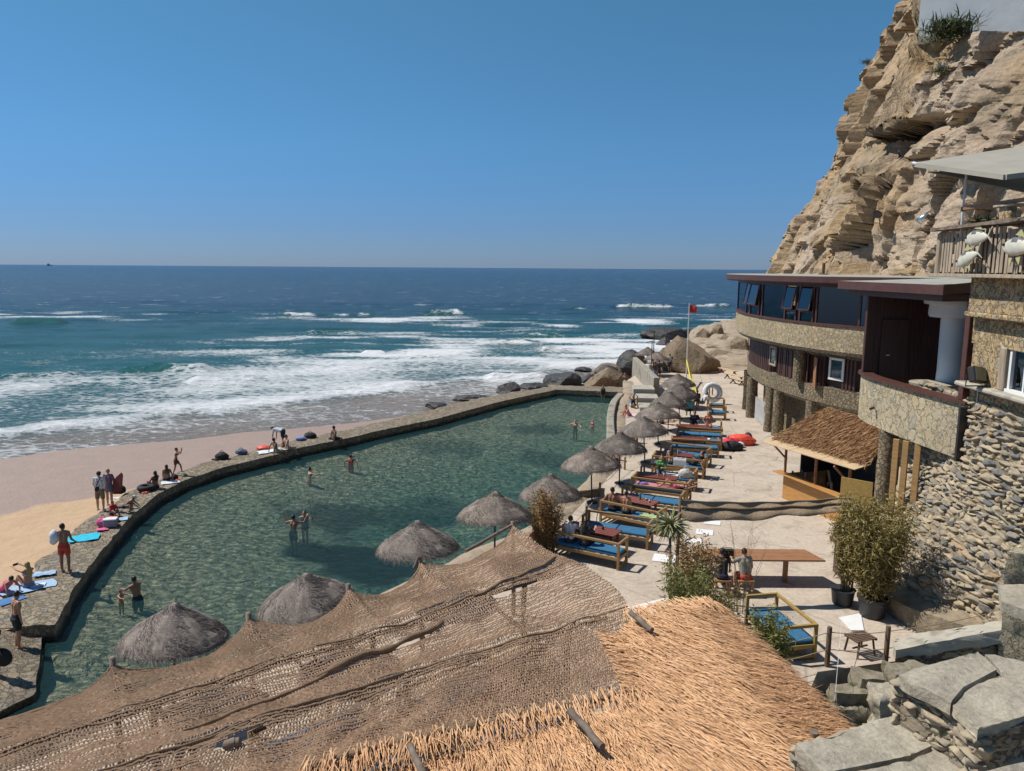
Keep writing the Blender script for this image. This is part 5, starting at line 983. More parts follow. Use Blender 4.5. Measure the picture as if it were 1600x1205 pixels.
E2 = resample([P(1118,944,2.7)[:2], P(1205,1012,2.7)[:2], P(1290,1086,2.7)[:2], P(1340,1128,2.7)[:2]], 400); L2 = resample([P(956,988,2.85)[:2], P(982,1028,2.85)[:2], P(1008,1080,2.85)[:2]], 200); L3 = resample([P(1008,1084,2.85)[:2], P(890,1112,2.85)[:2], P(640,1167,2.85)[:2], P(470,1212,2.85)[:2]], 300); L4 = resample([P(985,962,2.85)[:2], P(1050,948,2.85)[:2], P(1122,944,2.85)[:2]], 200)
for ln, nb, dz, dr in ((E2, 2600, -.10, (.95,-.30,-.28)), (L2, 420, .0, (.9,-.35,-.02)), (L3, 700, .02, (.15,-.95,.0)), (L4, 420, .0, (.35,-.9,.02))):
    v_, f_, t_ = blades(nb, lambda r, ln=ln, dz=dz, dr=dr: np.append(ln[r.integers(len(ln))]-np.array(dr[:2])*r.uniform(.05, .42), rz_(ln[:1])[0]+dz*0+r.uniform(-.08, .07)) if ln is not E2 else (lambda q: np.append(q, rz_(q[None])[0]+r.uniform(-.05, .05)))(ln[r.integers(len(ln))]-np.array(dr[:2])*r.uniform(.1, .5)), lambda p, r, dr=dr: np.array(dr)+r.normal(size=3)*np.array((.2,.2,.1)), .32, .56, .017, (0, .12), rg, seg=2, curl=.2); mb.add(v_, f_); tt_ += list(t_)
o = mb.build('reeds', m_reed, reed); attr(o, 'tone', tt_); o['kind'] = 'stuff'
for k, (a, b, r) in enumerate([(P(892,1112,3.0),P(940,1166,2.98),.062),(P(642,1166,2.98),P(672,1240,2.97),.055),(P(986,958,3.02),P(1018,984,3.0),.055)]): log(a, b, r, 'log', par=reed)
for x, y in ((4.6,10.6),(3.9,14.0),(2.3,13.0),(3.4,9.2),(-1.5,9.0)): log((x, y, 0), (x, y, 2.8), .07, 'post', par=reed)
# ================================================================== plants
def bush(name, c, h, r, ns, nl, ll, lw, mat, smat, label, cat, seed, lo=.25, lean=.35, group=None, stem_r=.012, parent=None, hang=.5):
    rg = np.random.default_rng(seed); o = parent or thing(name, label, cat, c, group=group); st = MB(); lv = []; lf = []; tn = []; n = 0; per = max(1, nl//ns)
    for i in range(ns):
        a = rg.uniform(0, 6.28); rr = r*math.sqrt(rg.random()); top = np.array((math.cos(a)*rr, math.sin(a)*rr, h*rg.uniform(.6, 1.0))); b0 = top*np.array((lean, lean, 0)); f = np.linspace(0, 1, 7)[:,None]; mid = b0*(1-f)+top*f+np.array((0,0,1))*0; mid[:,:2] = b0[:2]+(top[:2]-b0[:2])*f**1.7; mid = mid+.04*h*np.stack([vn(np.c_[f[:,0]*3, f[:,0]*0+i, f[:,0]*0+k*7], seed) for k in range(3)], 1)*f
        pts = np.array(c)+mid; st.tube([tuple(p) for p in pts], list(stem_r*(1-.75*f[:,0])), 4, caps=False)
        for _ in range(per):
            g = lo+(1-lo)*rg.random()**.8; k = min(5, int(g*6)); p = pts[k]+(pts[k+1]-pts[k])*(g*6-k)+rg.normal(size=3)*r*.13; d_ = rg.normal(size=3); d_[2] = d_[2]*.6-hang; d_ /= np.linalg.norm(d_); sd = np.cross(d_, rg.normal(size=3)); sd /= np.linalg.norm(sd); L = ll*rg.uniform(.55, 1.25); w = lw*rg.uniform(.7, 1.2); nb = np.cross(sd, d_)*L*.12
            lv += [p, p+d_*L*.4+sd*w/2+nb, p+d_*L-nb, p+d_*L*.4-sd*w/2+nb]; lf.append((n, n+1, n+2, n+3)); n += 4; tn += [np.clip(rg.normal(.5, .24), 0, 1)]*4
    st.build('stems', smat, o); x = MB().add(np.array(lv), lf).build('leaves', mat, o); attr(x, 'tone', tn); x['kind'] = 'stuff'; return o
q = P(1362,962,0); bp = thing('potted_bamboo', 'tall dense yellow green bamboo growing in a black pot by the rubble wall', 'bamboo', q)
MB().lathe([(0,.02),(.33,.02),(.40,.5),(.43,.52),(.43,.58),(.38,.58),(.37,.50),(0,.50)], q, 24).build('pot', m_terra, bp, smooth=True, auto=40)
MB().lathe([(0,.04),(.28,.04),(.33,.45),(.36,.47),(.30,.47),(0,.42)], q+(-.52,.75,0), 20).build('pot', m_terra, bp, smooth=True, auto=40)
bush('b', q+(.05,.1,.45), 3.0, .98, 110, 10500, .215, .036, m_bamboo, m_bamcane, None, None, 31, lo=.12, lean=.30, parent=bp); bush('b', q+(-.45,.7,.45), 2.9, .55, 50, 4000, .215, .032, m_bamboo, m_bamcane, None, None, 32, lo=.2, lean=.3, parent=bp)
q = P(852,868,0); bush('dry_shrub', q, 2.35, .55, 60, 5200, .12, .042, m_dry, m_bamcane, 'tall dry orange brown shrub beside the first bench', 'shrub', 33, lo=.15, lean=.45, hang=.2)
bush('dry_shrub', (4.8,19.4,0), 2.8, .75, 50, 4200, .12, .04, m_dry, m_bamcane, 'thin rusty dry shrub behind the spiky yucca', 'shrub', 34, lo=.35, lean=.4, hang=.1)
bush('bamboo_shrub', (4.35,17.7,0), 2.75, .7, 60, 3000, .17, .034, m_green, m_bamcane, 'green bamboo shrub at the upper edge of the reed roof', 'shrub', 35, lo=.3, lean=.5, hang=.2)
bush('bamboo_shrub', (5.2,18.0,0), 1.9, .6, 46, 2600, .17, .034, m_bamboo, m_bamcane, 'yellowing bamboo shrub in front of the long table', 'shrub', 36, lo=.3, lean=.5, hang=.2)
bush('bamboo_shrub', (6.05,16.5,0), 2.0, .5, 26, 2200, .18, .036, m_green, m_bamcane, 'green bamboo shrub overlapping the blue lounge bench', 'shrub', 37, lo=.4, lean=.5, hang=.3)
bush('bare_shrub', (6.6,20.6,0), 2.75, .75, 14, 260, .06, .02, m_dry, m_bamcane, 'almost bare thin twiggy shrub in front of the long table', 'shrub', 38, lo=.45, lean=.25, hang=0, stem_r=.009)
yc = thing('yucca_plant', 'yucca with two thin trunks and a spiky pale green head', 'yucca', (4.35,20.0,0)); MB().tube([(4.45,20,0),(4.42,20,1.2),(4.36,20,2.45)], [.045,.04,.035], 8).tube([(4.5,20.05,0),(4.6,20.1,.9),(4.62,20.1,1.6)], [.04,.035,.03], 8).build('trunk', m_log, yc, smooth=True)
rg = np.random.default_rng(8)
for c, n in (((4.36,20,2.75), 150),): 
    v_, f_, t_ = blades(n, lambda r: np.array(c)+r.normal(size=3)*.02, lambda p, r: (r.normal(), r.normal(), r.normal()*.7+.25), .40, .62, .045, (0,.08), rg, seg=3, curl=.35); x = MB().add(v_, f_).build('leaves', m_yucca, yc); attr(x, 'tone', t_)
pt = P(1100,945,0); pl = thing('planter', 'pale long planter trough holding the bamboo shrubs', 'planter', (4.9,18.0,0)); MB().prism([(3.9,17.0),(5.0,16.6),(6.0,18.3),(5.0,20.3),(4.1,20.3)], 0, .42).build('trough', m_smoothcon, pl)
def leafball(name, c, r, n, mat, label, seed, flat=.6):
    rg = np.random.default_rng(seed); o = thing(name, label, 'cliff plant', c); v_, f_, t_ = blades(n, lambda q: np.array(c)+q.normal(size=3)*np.array((r*.45, r*.45, r*.3*flat)), lambda p, q: np.array((q.normal(), q.normal(), abs(q.normal())+.5)), r*.25, r*.6, r*.05, (0,.1), rg, seg=2, curl=.3); x = MB().add(v_, f_).build('leaves', mat, o); attr(x, 'tone', t_)
for k, (u, v, r, n, lb) in enumerate([(1482,44,1.25,900,'large green bush growing in front of the white wall on the cliff'),(1352,96,.55,250,'small green tuft on the left edge of the cliff'),(1466,113,.6,300,'green tuft hanging on the cliff below the white wall'),(1425,374,.28,120,'tiny green tuft near the cliff foot above the roof'),(1573,180,.3,120,'tiny green tuft high on the right of the cliff'),(1430,95,.4,100,'dry tuft on the cliff ledge left of the green tuft')]):
    q = on_cliff(u, v)
    if k == 0: q = PY(1484, 52, A_[1]-1.7)
    leafball('cliff_bush', q+(-.15,-.2,0.05), r, n, m_scrub if k != 5 else m_dry, lb, 60+k)
# ================================================================== net banner, fence, table area
bn = thing('net_banner', 'long narrow strip of jute net strung between a pole and the bamboo', 'net banner', (5.0,21.5,0)); a, b = PY(1063,782,21.5), PY(1330,777,21.9); n = 150
def banner(f, h): p = a*(1-f)[:,None]+b*f[:,None]; p[:,2] -= .10*np.sin(np.pi*f)+(h**1.6)*(.40+.08*np.sin(f*5+1)+.04*np.sin(f*19)); p[:,1] += .10*np.sin(h*5)-.42*h*(1-.35*h)+.03*np.sin(f*30+h*3); return p
f, h = np.meshgrid(np.linspace(0, 1, 220), np.linspace(0, 1, 22), indexing='ij'); V = banner(f.ravel(), h.ravel()); V[:,2] += .01*fbm(V*12, 3, 440)
MB().grid(V, 220, 22).grid(V+(0,.012,0), 220, 22).build('strip', M('coarse_jute', (.46,.34,.22), (.24,.165,.10), rough=.95, ns=30, det=2, lo=.35, hi=.65, st=(1.6,1,1), bs=60, bst=1, bd=.02), bn)
fr_ = np.linspace(0, 1, 60); pr_ = banner(fr_, fr_*0+.5); pr_[:,1] -= .07; MB().tube([tuple(q) for q in pr_], .035, 8).build('bunched_net', m_netdense, bn, smooth=True); pr_ = banner(fr_, fr_*0); MB().tube([tuple(q) for q in pr_], .014, 6).build('rope', m_rope, bn)
MB().tube([(a[0], a[1], 0), (a[0]-.02, a[1], 1.5), (a[0], a[1], a[2]+.1)], [.05,.05,.045], 9).build('pole', m_greypost, bn, smooth=True)
rf = thing('rope_fence', 'rope fence with two round wooden posts at the terrace edge', 'fence', P(1383,1042,0)); pA, pB = P(1383,1040,0), P(1280,1030,0); pB = pB+(.05,-.35,0)
for p in (pA, pB): MB().tube([p, p+(0,0,1.02), p+(0,0,1.04)], [.065,.06,.05], 12).build('post', m_greypost, rf, smooth=True, auto=40)
for hgt in (.45, .9):
    for (p, q) in ((pA, pB), (pB, pB+(-2.2,-.9,.03)), (pA, pA+(3.2,.6,.3))):
        f = np.linspace(0, 1, 12); pts = [tuple(p+(q-p)*x+np.array((0,0,hgt-.05*math.sin(math.pi*x)))) for x in f]; MB().tube(pts, .011, 5).build('rope', m_rope, rf)
MB().tube([P(1316,962,.7), P(1304,1095,.2)], .006, 4).build('guy_wire', m_metal, rf)
# ================================================================== parasols
par = thing('thatched_parasol', '', 'parasol', (0,0,0)); rg = np.random.default_rng(41)
prof = [(0,2.43),(.05,2.42),(.10,2.37),(.17,2.29),(.34,2.19),(.58,2.06),(.82,1.91),(1.02,1.76),(1.13,1.65),(1.165,1.58),(1.12,1.57),(.6,1.85),(.05,2.1)]
mb = MB().lathe(prof, (0,0,0), 56); v = np.concatenate(mb.v); v = v*(1+.022*fbm(v*4, 3, 450))[:,None]; mb.v = [v]; tn = list(.5+.28*fbm(v*7, 3, 451)); rr_ = np.array([p[0] for p in prof[:10]]); zz_ = np.array([p[1] for p in prof[:10]])
def ppos(r): a = r.uniform(0, 6.283); q = math.sqrt(r.uniform(.003, 1))*1.16; return (q*math.cos(a), q*math.sin(a), np.interp(q, rr_, zz_)+.003)
def pdir(p, r):
    q = np.array((p[0], p[1], 0)); L = np.linalg.norm(q)+1e-6; q /= L; tg_ = np.array((-q[1], q[0], 0)); sl = (np.interp(L+.05, rr_, zz_)-np.interp(max(0, L-.05), rr_, zz_))/.1; rd = np.array((q[0], q[1], sl)); return rd*r.uniform(.15, .9)+tg_*(.9+r.normal()*.5)
v_, f_, t_ = blades(5600, ppos, pdir, .08, .24, .015, (.0,.10), rg, seg=1, curl=.12); mb.add(v_, f_); tn += list(t_)
x = mb.build('thatch_canopy', m_pthatch, par); attr(x, 'tone', tn)
v_, f_, t_ = blades(420, lambda r: (lambda a: (1.14*math.cos(a), 1.14*math.sin(a), 1.585))(r.uniform(0, 6.283)), lambda p, r: (p[0]*.35+r.normal()*.2, p[1]*.35+r.normal()*.2, -1), .06, .20, .011, (0,.05), rg, seg=1); x = MB().add(v_, f_).build('fringe', m_pthatch, par); attr(x, 'tone', t_)
MB().lathe([(.03,0),(.03,2.3)], (0,0,0), 12).lathe([(.0,.012),(.22,.012),(.22,.05),(.04,.07)], (0,0,0), 16).build('pole', m_dark, par)
mb = MB()
for k in range(8): a = k*math.pi/4; mb.tube([(0,0,2.16),(1.08*math.cos(a),1.08*math.sin(a),1.62)], .012, 5)
mb.build('rib', m_greypost, par)
ordn = 'first second third fourth fifth sixth seventh eighth ninth tenth eleventh twelfth'.split()
tops = [(262,947,'nearest thatched parasol, half hidden by the left part of the netting'),(487,893,'thatched parasol tucked behind the middle of the net edge'),(655,815,'thatched parasol above the dark weed patch in the pool at the net edge'),(773,769,'thatched parasol on a dark pole just left of the net corner'),(863,740,'thatched parasol partly hidden behind the dry orange shrub'),(927,697,'thatched parasol beside the benches nearest the dry shrub, whole pole showing'),(970,674,'thatched parasol next beyond the one with its whole pole showing'),(1010,649,'thatched parasol in front of the curved retaining wall'),(1031,627,'thatched parasol just above the turquoise clad sunbather'),(1046,611,'thatched parasol shading the group beside the white ring float'),(1063,597,'second thatched parasol behind the ring float group'),(1062,583,'last thatched parasol of the row, at the foot of the flagpole')]
for k, (u, v, lb) in enumerate(tops):
    q = P(u, v, 2.43); o = par if k == 0 else copy_tree(par); o.location = (q[0], q[1], 0); o['label'] = lb; o['group'] = 'thatched parasols along the pool terrace'; o.rotation_euler = (R(random.uniform(-4, 4)), R(random.uniform(-4, 4)), random.uniform(0, 6)); s = random.uniform(.94, 1.05); o.scale = (s, s, 1)
for (u, v, lb) in [(1027,549,'thatched parasol over the standing group at the far parapet'),(1012,542,'farthest thatched parasol, left of the standing group')]:
    y = 69 if u > 1020 else 72; q = PY(u, v, y); o = copy_tree(par); o.location = (q[0], q[1], 0); o.scale = (1, 1, q[2]/2.43); o['label'] = lb
# ================================================================== benches
def make_bench(name, label, L, D=.78, mat=m_oak, H=.92):
    o = thing(name, label, 'bench', (0,0,0)); b = .006; hx, hy = L/2-.04, D/2-.04
    for sx in (1, -1):
        for sy in (1, -1): MB().box((sx*hx, sy*hy, H/2), (.08,.08,H), bev=b).build('leg', mat, o)
        MB().box((sx*hx, 0, H-.04), (.075,D-.16,.08), bev=b).build('arm_rail', mat, o); MB().box((sx*hx, 0, .10), (.06,D-.16,.07), bev=b).build('lower_rail', mat, o)
    MB().box((0, -hy, H-.04), (L-.16,.075,.08), bev=b).build('back_rail', mat, o)
    mb = MB(); mb.box((0, hy, .36), (L-.16,.05,.11), bev=b); mb.box((0, -hy, .36), (L-.16,.05,.11), bev=b)
    for sx in (1, -1): mb.box((sx*hx, 0, .36), (.05,D-.16,.11), bev=b)
    for k in range(9): mb.box((-hx+.1+(2*hx-.2)*k/8, 0, .40), (.09,D-.13,.025))
    mb.build('seat_frame', mat, o)
    n = max(1, round(L/1.25)); w = (L-.12)/n
    for k in range(n): MB().box((-L/2+.06+w*(k+.5), 0, .475), (w-.012, D-.12, .115), bev=.03).build('seat_cushion', m_blue, o)
    return o
RAILS = [((862,829.5),(967,851),-1),((915,797),(1020.5,812),1),((930,781),(1028.3,801.4),-1),((974.3,756),(1070.4,767.5),1),((977.6,745),(1074.7,757),-1),((1001.3,723.7),(1089.8,732.4),1),((1013,712),(1099.5,720.5),-1),((1033.7,690),(1112,699.5),1),((1041,685.6),(1123.7,690),-1),((1052,671),(1128.7,676),1),((1057,667.5),(1129,671.5),-1)]
BL = ['nearest blue cushioned timber bench with a couple seated on it','second blue cushioned bench, facing the camera across the nearest red table','blue cushioned bench with a shirtless couple leaning on its rail','bench facing the shirtless couple across a red table','bench with a sunbather lying under its rail','bench with a white towel and the person in green','bench with a white towel over its rail and a bare backed woman','bench facing the bare backed woman, all blue and empty at its right','bench with an empty blue seat in front of the red bags','bench with a pale paper on its blue seat behind the red bags','bench with its back to the camera near the woman in the orange bikini']
BEN = []; proto = make_bench('timber_bench', '', 2.45)
e2m = np.zeros(2)
for k, (l, r, sd) in enumerate(RAILS):
    a, b = P(*l, .88)[:2], P(*r, .88)[:2]; e = b-a; Lr = np.linalg.norm(e); e = e/Lr; pn_ = np.array((-e[1], e[0]))
    if pn_[1] < 0: pn_ = -pn_
    c = b-e*(2.45/2-.03)+pn_*(.36 if sd < 0 else -.36); rz = math.atan2(e[1], e[0])+(0 if sd < 0 else math.pi)
    o = proto if k == 0 else copy_tree(proto); o.location = (c[0], c[1], 0); o.rotation_euler = (0, 0, rz); o['label'] = BL[k]; o['group'] = 'blue cushioned benches along the terrace'; BEN.append((c, e, pn_, rz))
c, e, pn_, rz = BEN[10]; c2 = c+pn_*2.1; o = copy_tree(proto); o.location = (c2[0], c2[1], 0); o.rotation_euler = (0, 0, rz+math.pi); o['label'] = 'bench on which the woman in the orange bikini sits'; BEN.append((c2, e, pn_, rz+math.pi))
# red tables between the facing benches
tb = thing('red_table', '', 'table', (0,0,0)); mb = MB()
for k in range(4): mb.box((0, -.27+.18*k, .70), (1.9,.172,.045), bev=.006)
mb.build('tabletop', m_red, tb)
for sx in (1, -1):
    for sy in (1, -1): MB().box((sx*.82, sy*.26, .335), (.08,.08,.67), bev=.006).build('leg', m_red, tb)
MB().box((0,.26,.62), (1.6,.03,.09)).box((0,-.26,.62), (1.6,.03,.09)).build('apron', m_red, tb)
TL_ = ['red table in front of the nearest bench','red table in front of the shirtless couple','red table beside the person in green','dark red table between the bare backed woman and the empty bench','dark red table with a lit right end behind the red bags','dark red table in front of the woman in the orange bikini']
TAB = []
for k in range(6):
    (ca, e, pn_, rz), (cb, *_x) = BEN[2*k], BEN[2*k+1]; c = (ca+cb)/2-e*.42; o = tb if k == 0 else copy_tree(tb); o.location = (c[0], c[1], 0); o.rotation_euler = (0, 0, rz); o['label'] = TL_[k]; o['group'] = 'red tables between the benches'; TAB.append((c, e))
# shaded copies under the netting
for k, (x, y, a) in enumerate([(-3.2,13.2,.75),(-.6,14.6,.7),(-5.6,10.8,.8)]):
    for j, dy in enumerate((-.95, .95)):
        o = copy_tree(proto); o.location = (x-math.sin(a)*dy, y+math.cos(a)*dy, 0); o.rotation_euler = (0, 0, a+(0 if j == 0 else math.pi)); o['label'] = 'bench dimly visible in the shade under the brown netting'; o['group'] = 'benches in the shade under the netting'
    o = copy_tree(tb); o.location = (x, y, 0); o.rotation_euler = (0, 0, a); o['label'] = 'table dimly visible in the shade under the brown netting'; o['group'] = 'tables in the shade under the netting'
lb_ = make_bench('lounge_bench', 'varnished yellow timber bench with a plain blue cushion right of the reed roof', 1.95, .95, m_olive, .95); lb_.location = (7.05,18.75,0); lb_.rotation_euler = (0,0,math.radians(101))
for k, (u, v, lb) in enumerate([(1119.5,655,'short armchair bench with blue seat in front of the ring float'),(1118,643,'short armchair bench holding the white ring float')]):
    o = make_bench('armchair', lb, 1.15) if k == 0 else copy_tree(o); q = P(u, v, 0); o.location = (q[0], q[1], 0); o.rotation_euler = (0, 0, math.radians(170)); o['label'] = lb; o['category'] = 'armchair'
# long table and its dark counter
lt = thing('long_table', 'long red brown plank table standing in the sun in front of the net banner', 'table', (7.8,22.8,0)); mb = MB()
for k in range(3): y0 = 22.42+.31*k; mb.prism([(6.0,y0), (9.72-.10*k,y0-.05*k*0), (9.69-.10*(k+1)+.03,y0+.302), (6.0,y0+.302)], .78, .83)
mb.build('tabletop', m_redbrown, lt)
for x in (6.5, 8.62): MB().box((x,22.75,.39), (.13,.13,.78), bev=.008).build('leg', m_redbrown, lt)
dc = thing('dark_counter', 'dark wooden counter with a pale top beside the bamboo', 'counter', P(1318,905,0)); q = P(1312,905,0)+(.35,.3,0)
MB().box(q+(0,0,.55), (.62,.7,1.1), bev=.01).build('cabinet', m_greypost, dc); MB().box(q+(-.02,0,1.14), (.86,.9,.16), bev=.01).build('apron', m_greypost, dc); MB().box(q+(-.02,0,1.235), (.92,.96,.03), bev=.006).build('top', m_plylight, dc)
for k, (u, v, lb, a) in enumerate([(1345,1030,'small dark slatted stool beside the rope fence',.35)]):
    q = P(u, v, 0)+(.1,.3,0); st_ = thing('slatted_stool', lb, 'stool', q, a); o0 = ORG[st_.name]; mb = MB()
    for j in range(7): mb.box((q[0], q[1]-.21+.07*j, .46), (.62,.05,.025), rz=0, bev=.004)
    mb.box((q[0]-.28,q[1],.44), (.05,.48,.05)); mb.box((q[0]+.28,q[1],.44), (.05,.48,.05)); mb.build('seat', m_greypost, st_)
    for sx in (-1, 1):
        for sy in (-1, 1): MB().beam((q[0]+sx*.22, q[1]+sy*.18, .44), (q[0]+sx*.28, q[1]+sy*.22, 0), .045, .045).build('leg', m_greypost, st_)
    MB().box((q[0],q[1],.18), (.48,.03,.04)).build('stretcher', m_greypost, st_)
for k, (u, v, w, dpt, lb) in enumerate([(1113,817,.62,.5,'white square floor tile farthest from the yucca'),(1101,832,.62,.6,'white square floor tile in the middle of the white tiles'),(1038,873,.75,.7,'white square floor tile left of the yucca'),(1083,845,.6,.5,'white square floor tile half hidden by the dry shrub')]): q = P(u, v, 0); MB().box((q[0], q[1], .012), (w, dpt, .016), rz=-.3, bev=.003).build('floor_tile', m_white, label=lb, cat='tile', group='white tiles on the terrace floor')
MB().prism([tuple(P(u, v, .3)[:2]) for u, v in ((975,950),(1040,934),(1052,948),(1000,972))], .24, .30).build('white_board', m_white, label='white board lying beside the top corner of the reed roof', cat='board')
MB().prism([tuple(P(u, v, .03)[:2]) for u, v in ((1311,965),(1345,958),(1350,985),(1330,985))], .01, .035).build('white_board', m_white, label='white board on the ground at the foot of the potted bamboo', cat='board')
# pool rim posts and rope
rp = thing('rim_rope_fence', 'low rope fence with short wooden posts along the pool rim', 'fence', (2,31,0)); pts = []
for u, v in ((838,880),(884,840),(916,815),(937,776),(976,734)): q = P(u, v, 0); pts.append(q); MB().tube([q, q+(0,0,.62)], [.055,.05], 10).build('post', m_greypost if u < 930 else m_oak, rp, smooth=True, auto=40)
for p, q in zip(pts[:-1], pts[1:]): MB().tube([tuple(p+(q-p)*f+np.array((0,0,.55-.22*math.sin(math.pi*f)))) for f in np.linspace(0, 1, 10)], .014, 5).build('rope', m_rope, rp)
rough_block('platform_block', [tuple(P(u, v, .3)[:2]) for u, v in ((906,768),(936,765),(938,752),(914,754))], -.2, .32, m_ledge, 'square stone block at the pool rim between two parasols', 'stone block', amp=.03, sub=.12, seed=40)
# concrete platform steps by the towels
for k in range(3): q = np.array((9.7+.1*k, 52.5+2.1*k)); MB().box((q[0], q[1], .12+.16*k), (1.6,1.9,.26+.30*k), rz=-.1, bev=.03).build('concrete_step', m_concrete, label=['lowest','middle','highest'][k]+' concrete step below the far parapet', cat='step')
# flagpole etc
q = P(1072,596,0); fp = thing('flagpole', 'tall white flagpole with a red flag at the end of the terrace', 'flagpole', q); top = PY(1071,474,q[1])[2]; MB().lathe([(.06,0),(.055,top*.5),(.04,top),(0,top+.03)], q, 10).build('pole', m_metal, fp)
fx, fz = np.meshgrid(np.linspace(0, .62, 14), np.linspace(0, .62, 9), indexing='ij'); V = np.c_[q[0]+.05+fx.ravel(), q[1]+.09*np.sin(fx.ravel()*9+fz.ravel()*2), top-.15-fz.ravel()-.28*fx.ravel()**1.5*(1.1-fz.ravel())]; MB().grid(V, 14, 9).grid(V+(0,.012,0), 14, 9).build('flag', plain('flag_red', (.62,.03,.03)), fp, smooth=True)
MB().tube([(q[0], q[1], 4.2), P(1103,618,.0)], .012, 5).build('stay_rope', m_dark, fp)
yb_ = thing('rescue_pole', 'two yellow rescue poles leaning on the flagpole', 'rescue pole', q+(.3,-.4,0)); yel = plain('yellow_paint', (.72,.58,.06)); a1, a2 = P(1083,612,0), PY(1073,563,q[1]-.1); MB().tube([a1, a2], .06, 8).build('pole', yel, yb_); MB().tube([a1+(.25,.1,0), a2+(.12,0,-.3)], .06, 8).build('pole', yel, yb_)
for (u, v0, v1, w, lb) in [(1020,585,518,.04,'thin dark pole with a bent top beside the far parasols'),(1017,592,533,.045,'thin pale pole with a short cross bar beside the far parasols')]:
    q = P(u, v0, 0); t1 = PY(u, v1, q[1])[2]; o = thing('signal_pole', lb, 'pole', q); mb = MB().tube([q, (q[0], q[1], t1)], w, 8); mb.build('pole', m_log if w > .042 else m_dark, o); MB().beam((q[0]-.3, q[1], t1-.05), (q[0]+.1, q[1], t1-.02), .05, .07).build('cross_bar', m_log if w > .042 else m_dark, o)
for (u, v0, v1, lb) in [(1108,618,597,'taller thin post behind the ring float'),(1113,617,602,'shorter thin post behind the ring float')]: q = P(u, v0, 0); MB().tube([q, (q[0], q[1], PY(u, v1, q[1])[2])], [.05,.04], 8).build('thin_post', m_greypost, label=lb, cat='post')
for k, (u, v, L, lb) in enumerate([(1137,585,2.6,'low wooden bench nearest the flagpole by the rock steps'),(1147,594,2.6,'low wooden bench in the middle by the restaurant corner'),(1152,601,1.8,'low wooden bench nearest the restaurant pillars')]):
    q = P(u, v, 0); o = thing('plank_bench', lb, 'bench', q, group='plank benches by the rock steps'); d_ = np.array((.35,-.94)); a, b = q[:2]-d_*L/2, q[:2]+d_*L/2; MB().beam((*a,.45), (*b,.45), .4, .06, bev=.01).build('seat', m_plylight, o)
    for p in (a+d_*.3, b-d_*.3):
        mb = MB().beam((p[0]-.25, p[1], 0), (p[0]+.12, p[1], .43), .07, .09).beam((p[0]+.25, p[1], 0), (p[0]-.12, p[1], .425), .07, .09); mb.build('leg', m_greypost, o)
# ship on the horizon
q = PY(77, 414.2, 7000.); sh = thing('cargo_ship', 'tiny grey ship on the horizon at the far left', 'ship', (q[0], 7000, SEA)); sm = plain('ship_grey', (.16,.19,.23)); MB().prism([(q[0]-24,7000),(q[0]-20,6996),(q[0]+18,6996),(q[0]+26,7000),(q[0]+18,7004),(q[0]-20,7004)], SEA, SEA+7).build('hull', sm, sh); MB().box((q[0]-8,7000,SEA+11), (16,5,9)).box((q[0]-10,7000,SEA+18), (3,3,8)).build('superstructure', sm, sh)
# ------------------------------------------------------------------ small belongings
def lump(name, c, sz, mat, label, cat, seed, rz=0, amp=.18, strap=None):
    o = thing(name, label, cat, c); v = ICO.copy(); v[:,2] = np.maximum(v[:,2], -.55); v = v*(1+amp*fbm(v*1.8+seed, 4, seed)[:,None])*np.array(sz)/2; c_, s_ = math.cos(rz), math.sin(rz); v = v @ np.array(((c_, s_, 0), (-s_, c_, 0), (0, 0, 1))); MB().add(v+np.array(c)+(0,0,.27*sz[2]), ICF).build('body', mat, o, smooth=True)
    if strap is not None: MB().tube([np.array(c)+(-sz[0]*.3,0,sz[2]*.55), np.array(c)+(0,0,sz[2]*1.0), np.array(c)+(sz[0]*.3,0,sz[2]*.55)], .018, 6).build('strap', strap, o)
    return o
def cloth(name, c, w, d, mat, label, cat='towel', rz=0, seed=0, amp=.03):
    gx, gy = np.meshgrid(np.linspace(-w/2, w/2, 22), np.linspace(-d/2, d/2, 16), indexing='ij'); c_, s_ = math.cos(rz), math.sin(rz); x, y = gx.ravel(), gy.ravel(); x = x*(1+.08*np.sin(y*5+seed)); y = y*(1+.08*np.sin(x*5+seed))
    V = np.c_[c[0]+x*c_-y*s_, c[1]+x*s_+y*c_, c[2]+.02+amp*np.abs(fbm(np.c_[x*3+seed, y*3, x*0], 3, seed))]; mb = MB().grid(V, 22, 16).grid(V-(0,0,.012), 22, 16); return mb.build(name, mat, smooth=True, label=label, cat=cat)
def ring(name, c, R0, r, mat, label, tilt=0, rz=0):
    th = np.linspace(0, 2*np.pi, 41)[:-1]; ph = np.linspace(0, 2*np.pi, 15)[:-1]; T_, Ph = np.meshgrid(th, ph, indexing='ij'); V = np.c_[((R0+r*np.cos(Ph))*np.cos(T_)).ravel(), ((R0+r*np.cos(Ph))*np.sin(T_)).ravel(), (r*np.sin(Ph)).ravel()] @ np.array((Matrix.Rotation(rz, 3, 'Z') @ Matrix.Rotation(tilt, 3, 'X'))).T+np.array(c)
    return MB().add(V, [(i*14+j, ((i+1)%40)*14+j, ((i+1)%40)*14+(j+1)%14, i*14+(j+1)%14) for i in range(40) for j in range(14)]).build(name, mat, smooth=True, label=label, cat='swim ring')
cy = plain('cyan_towel', (.02,.50,.68), .9); wt = plain('white_cloth', (.72,.74,.76), .9); pk = plain('pink_cloth', (.70,.12,.28)); orr = plain('orange_red', (.85,.10,.05), .5); rdc = plain('red_cloth', (.62,.03,.05)); gy_ = plain('grey_plastic', (.30,.31,.33)); lbl = plain('pale_blue_towel', (.36,.52,.72), .9); blt = plain('mid_blue_towel', (.07,.20,.42), .9); pkw = plain('pale_pink', (.74,.52,.54), .9)
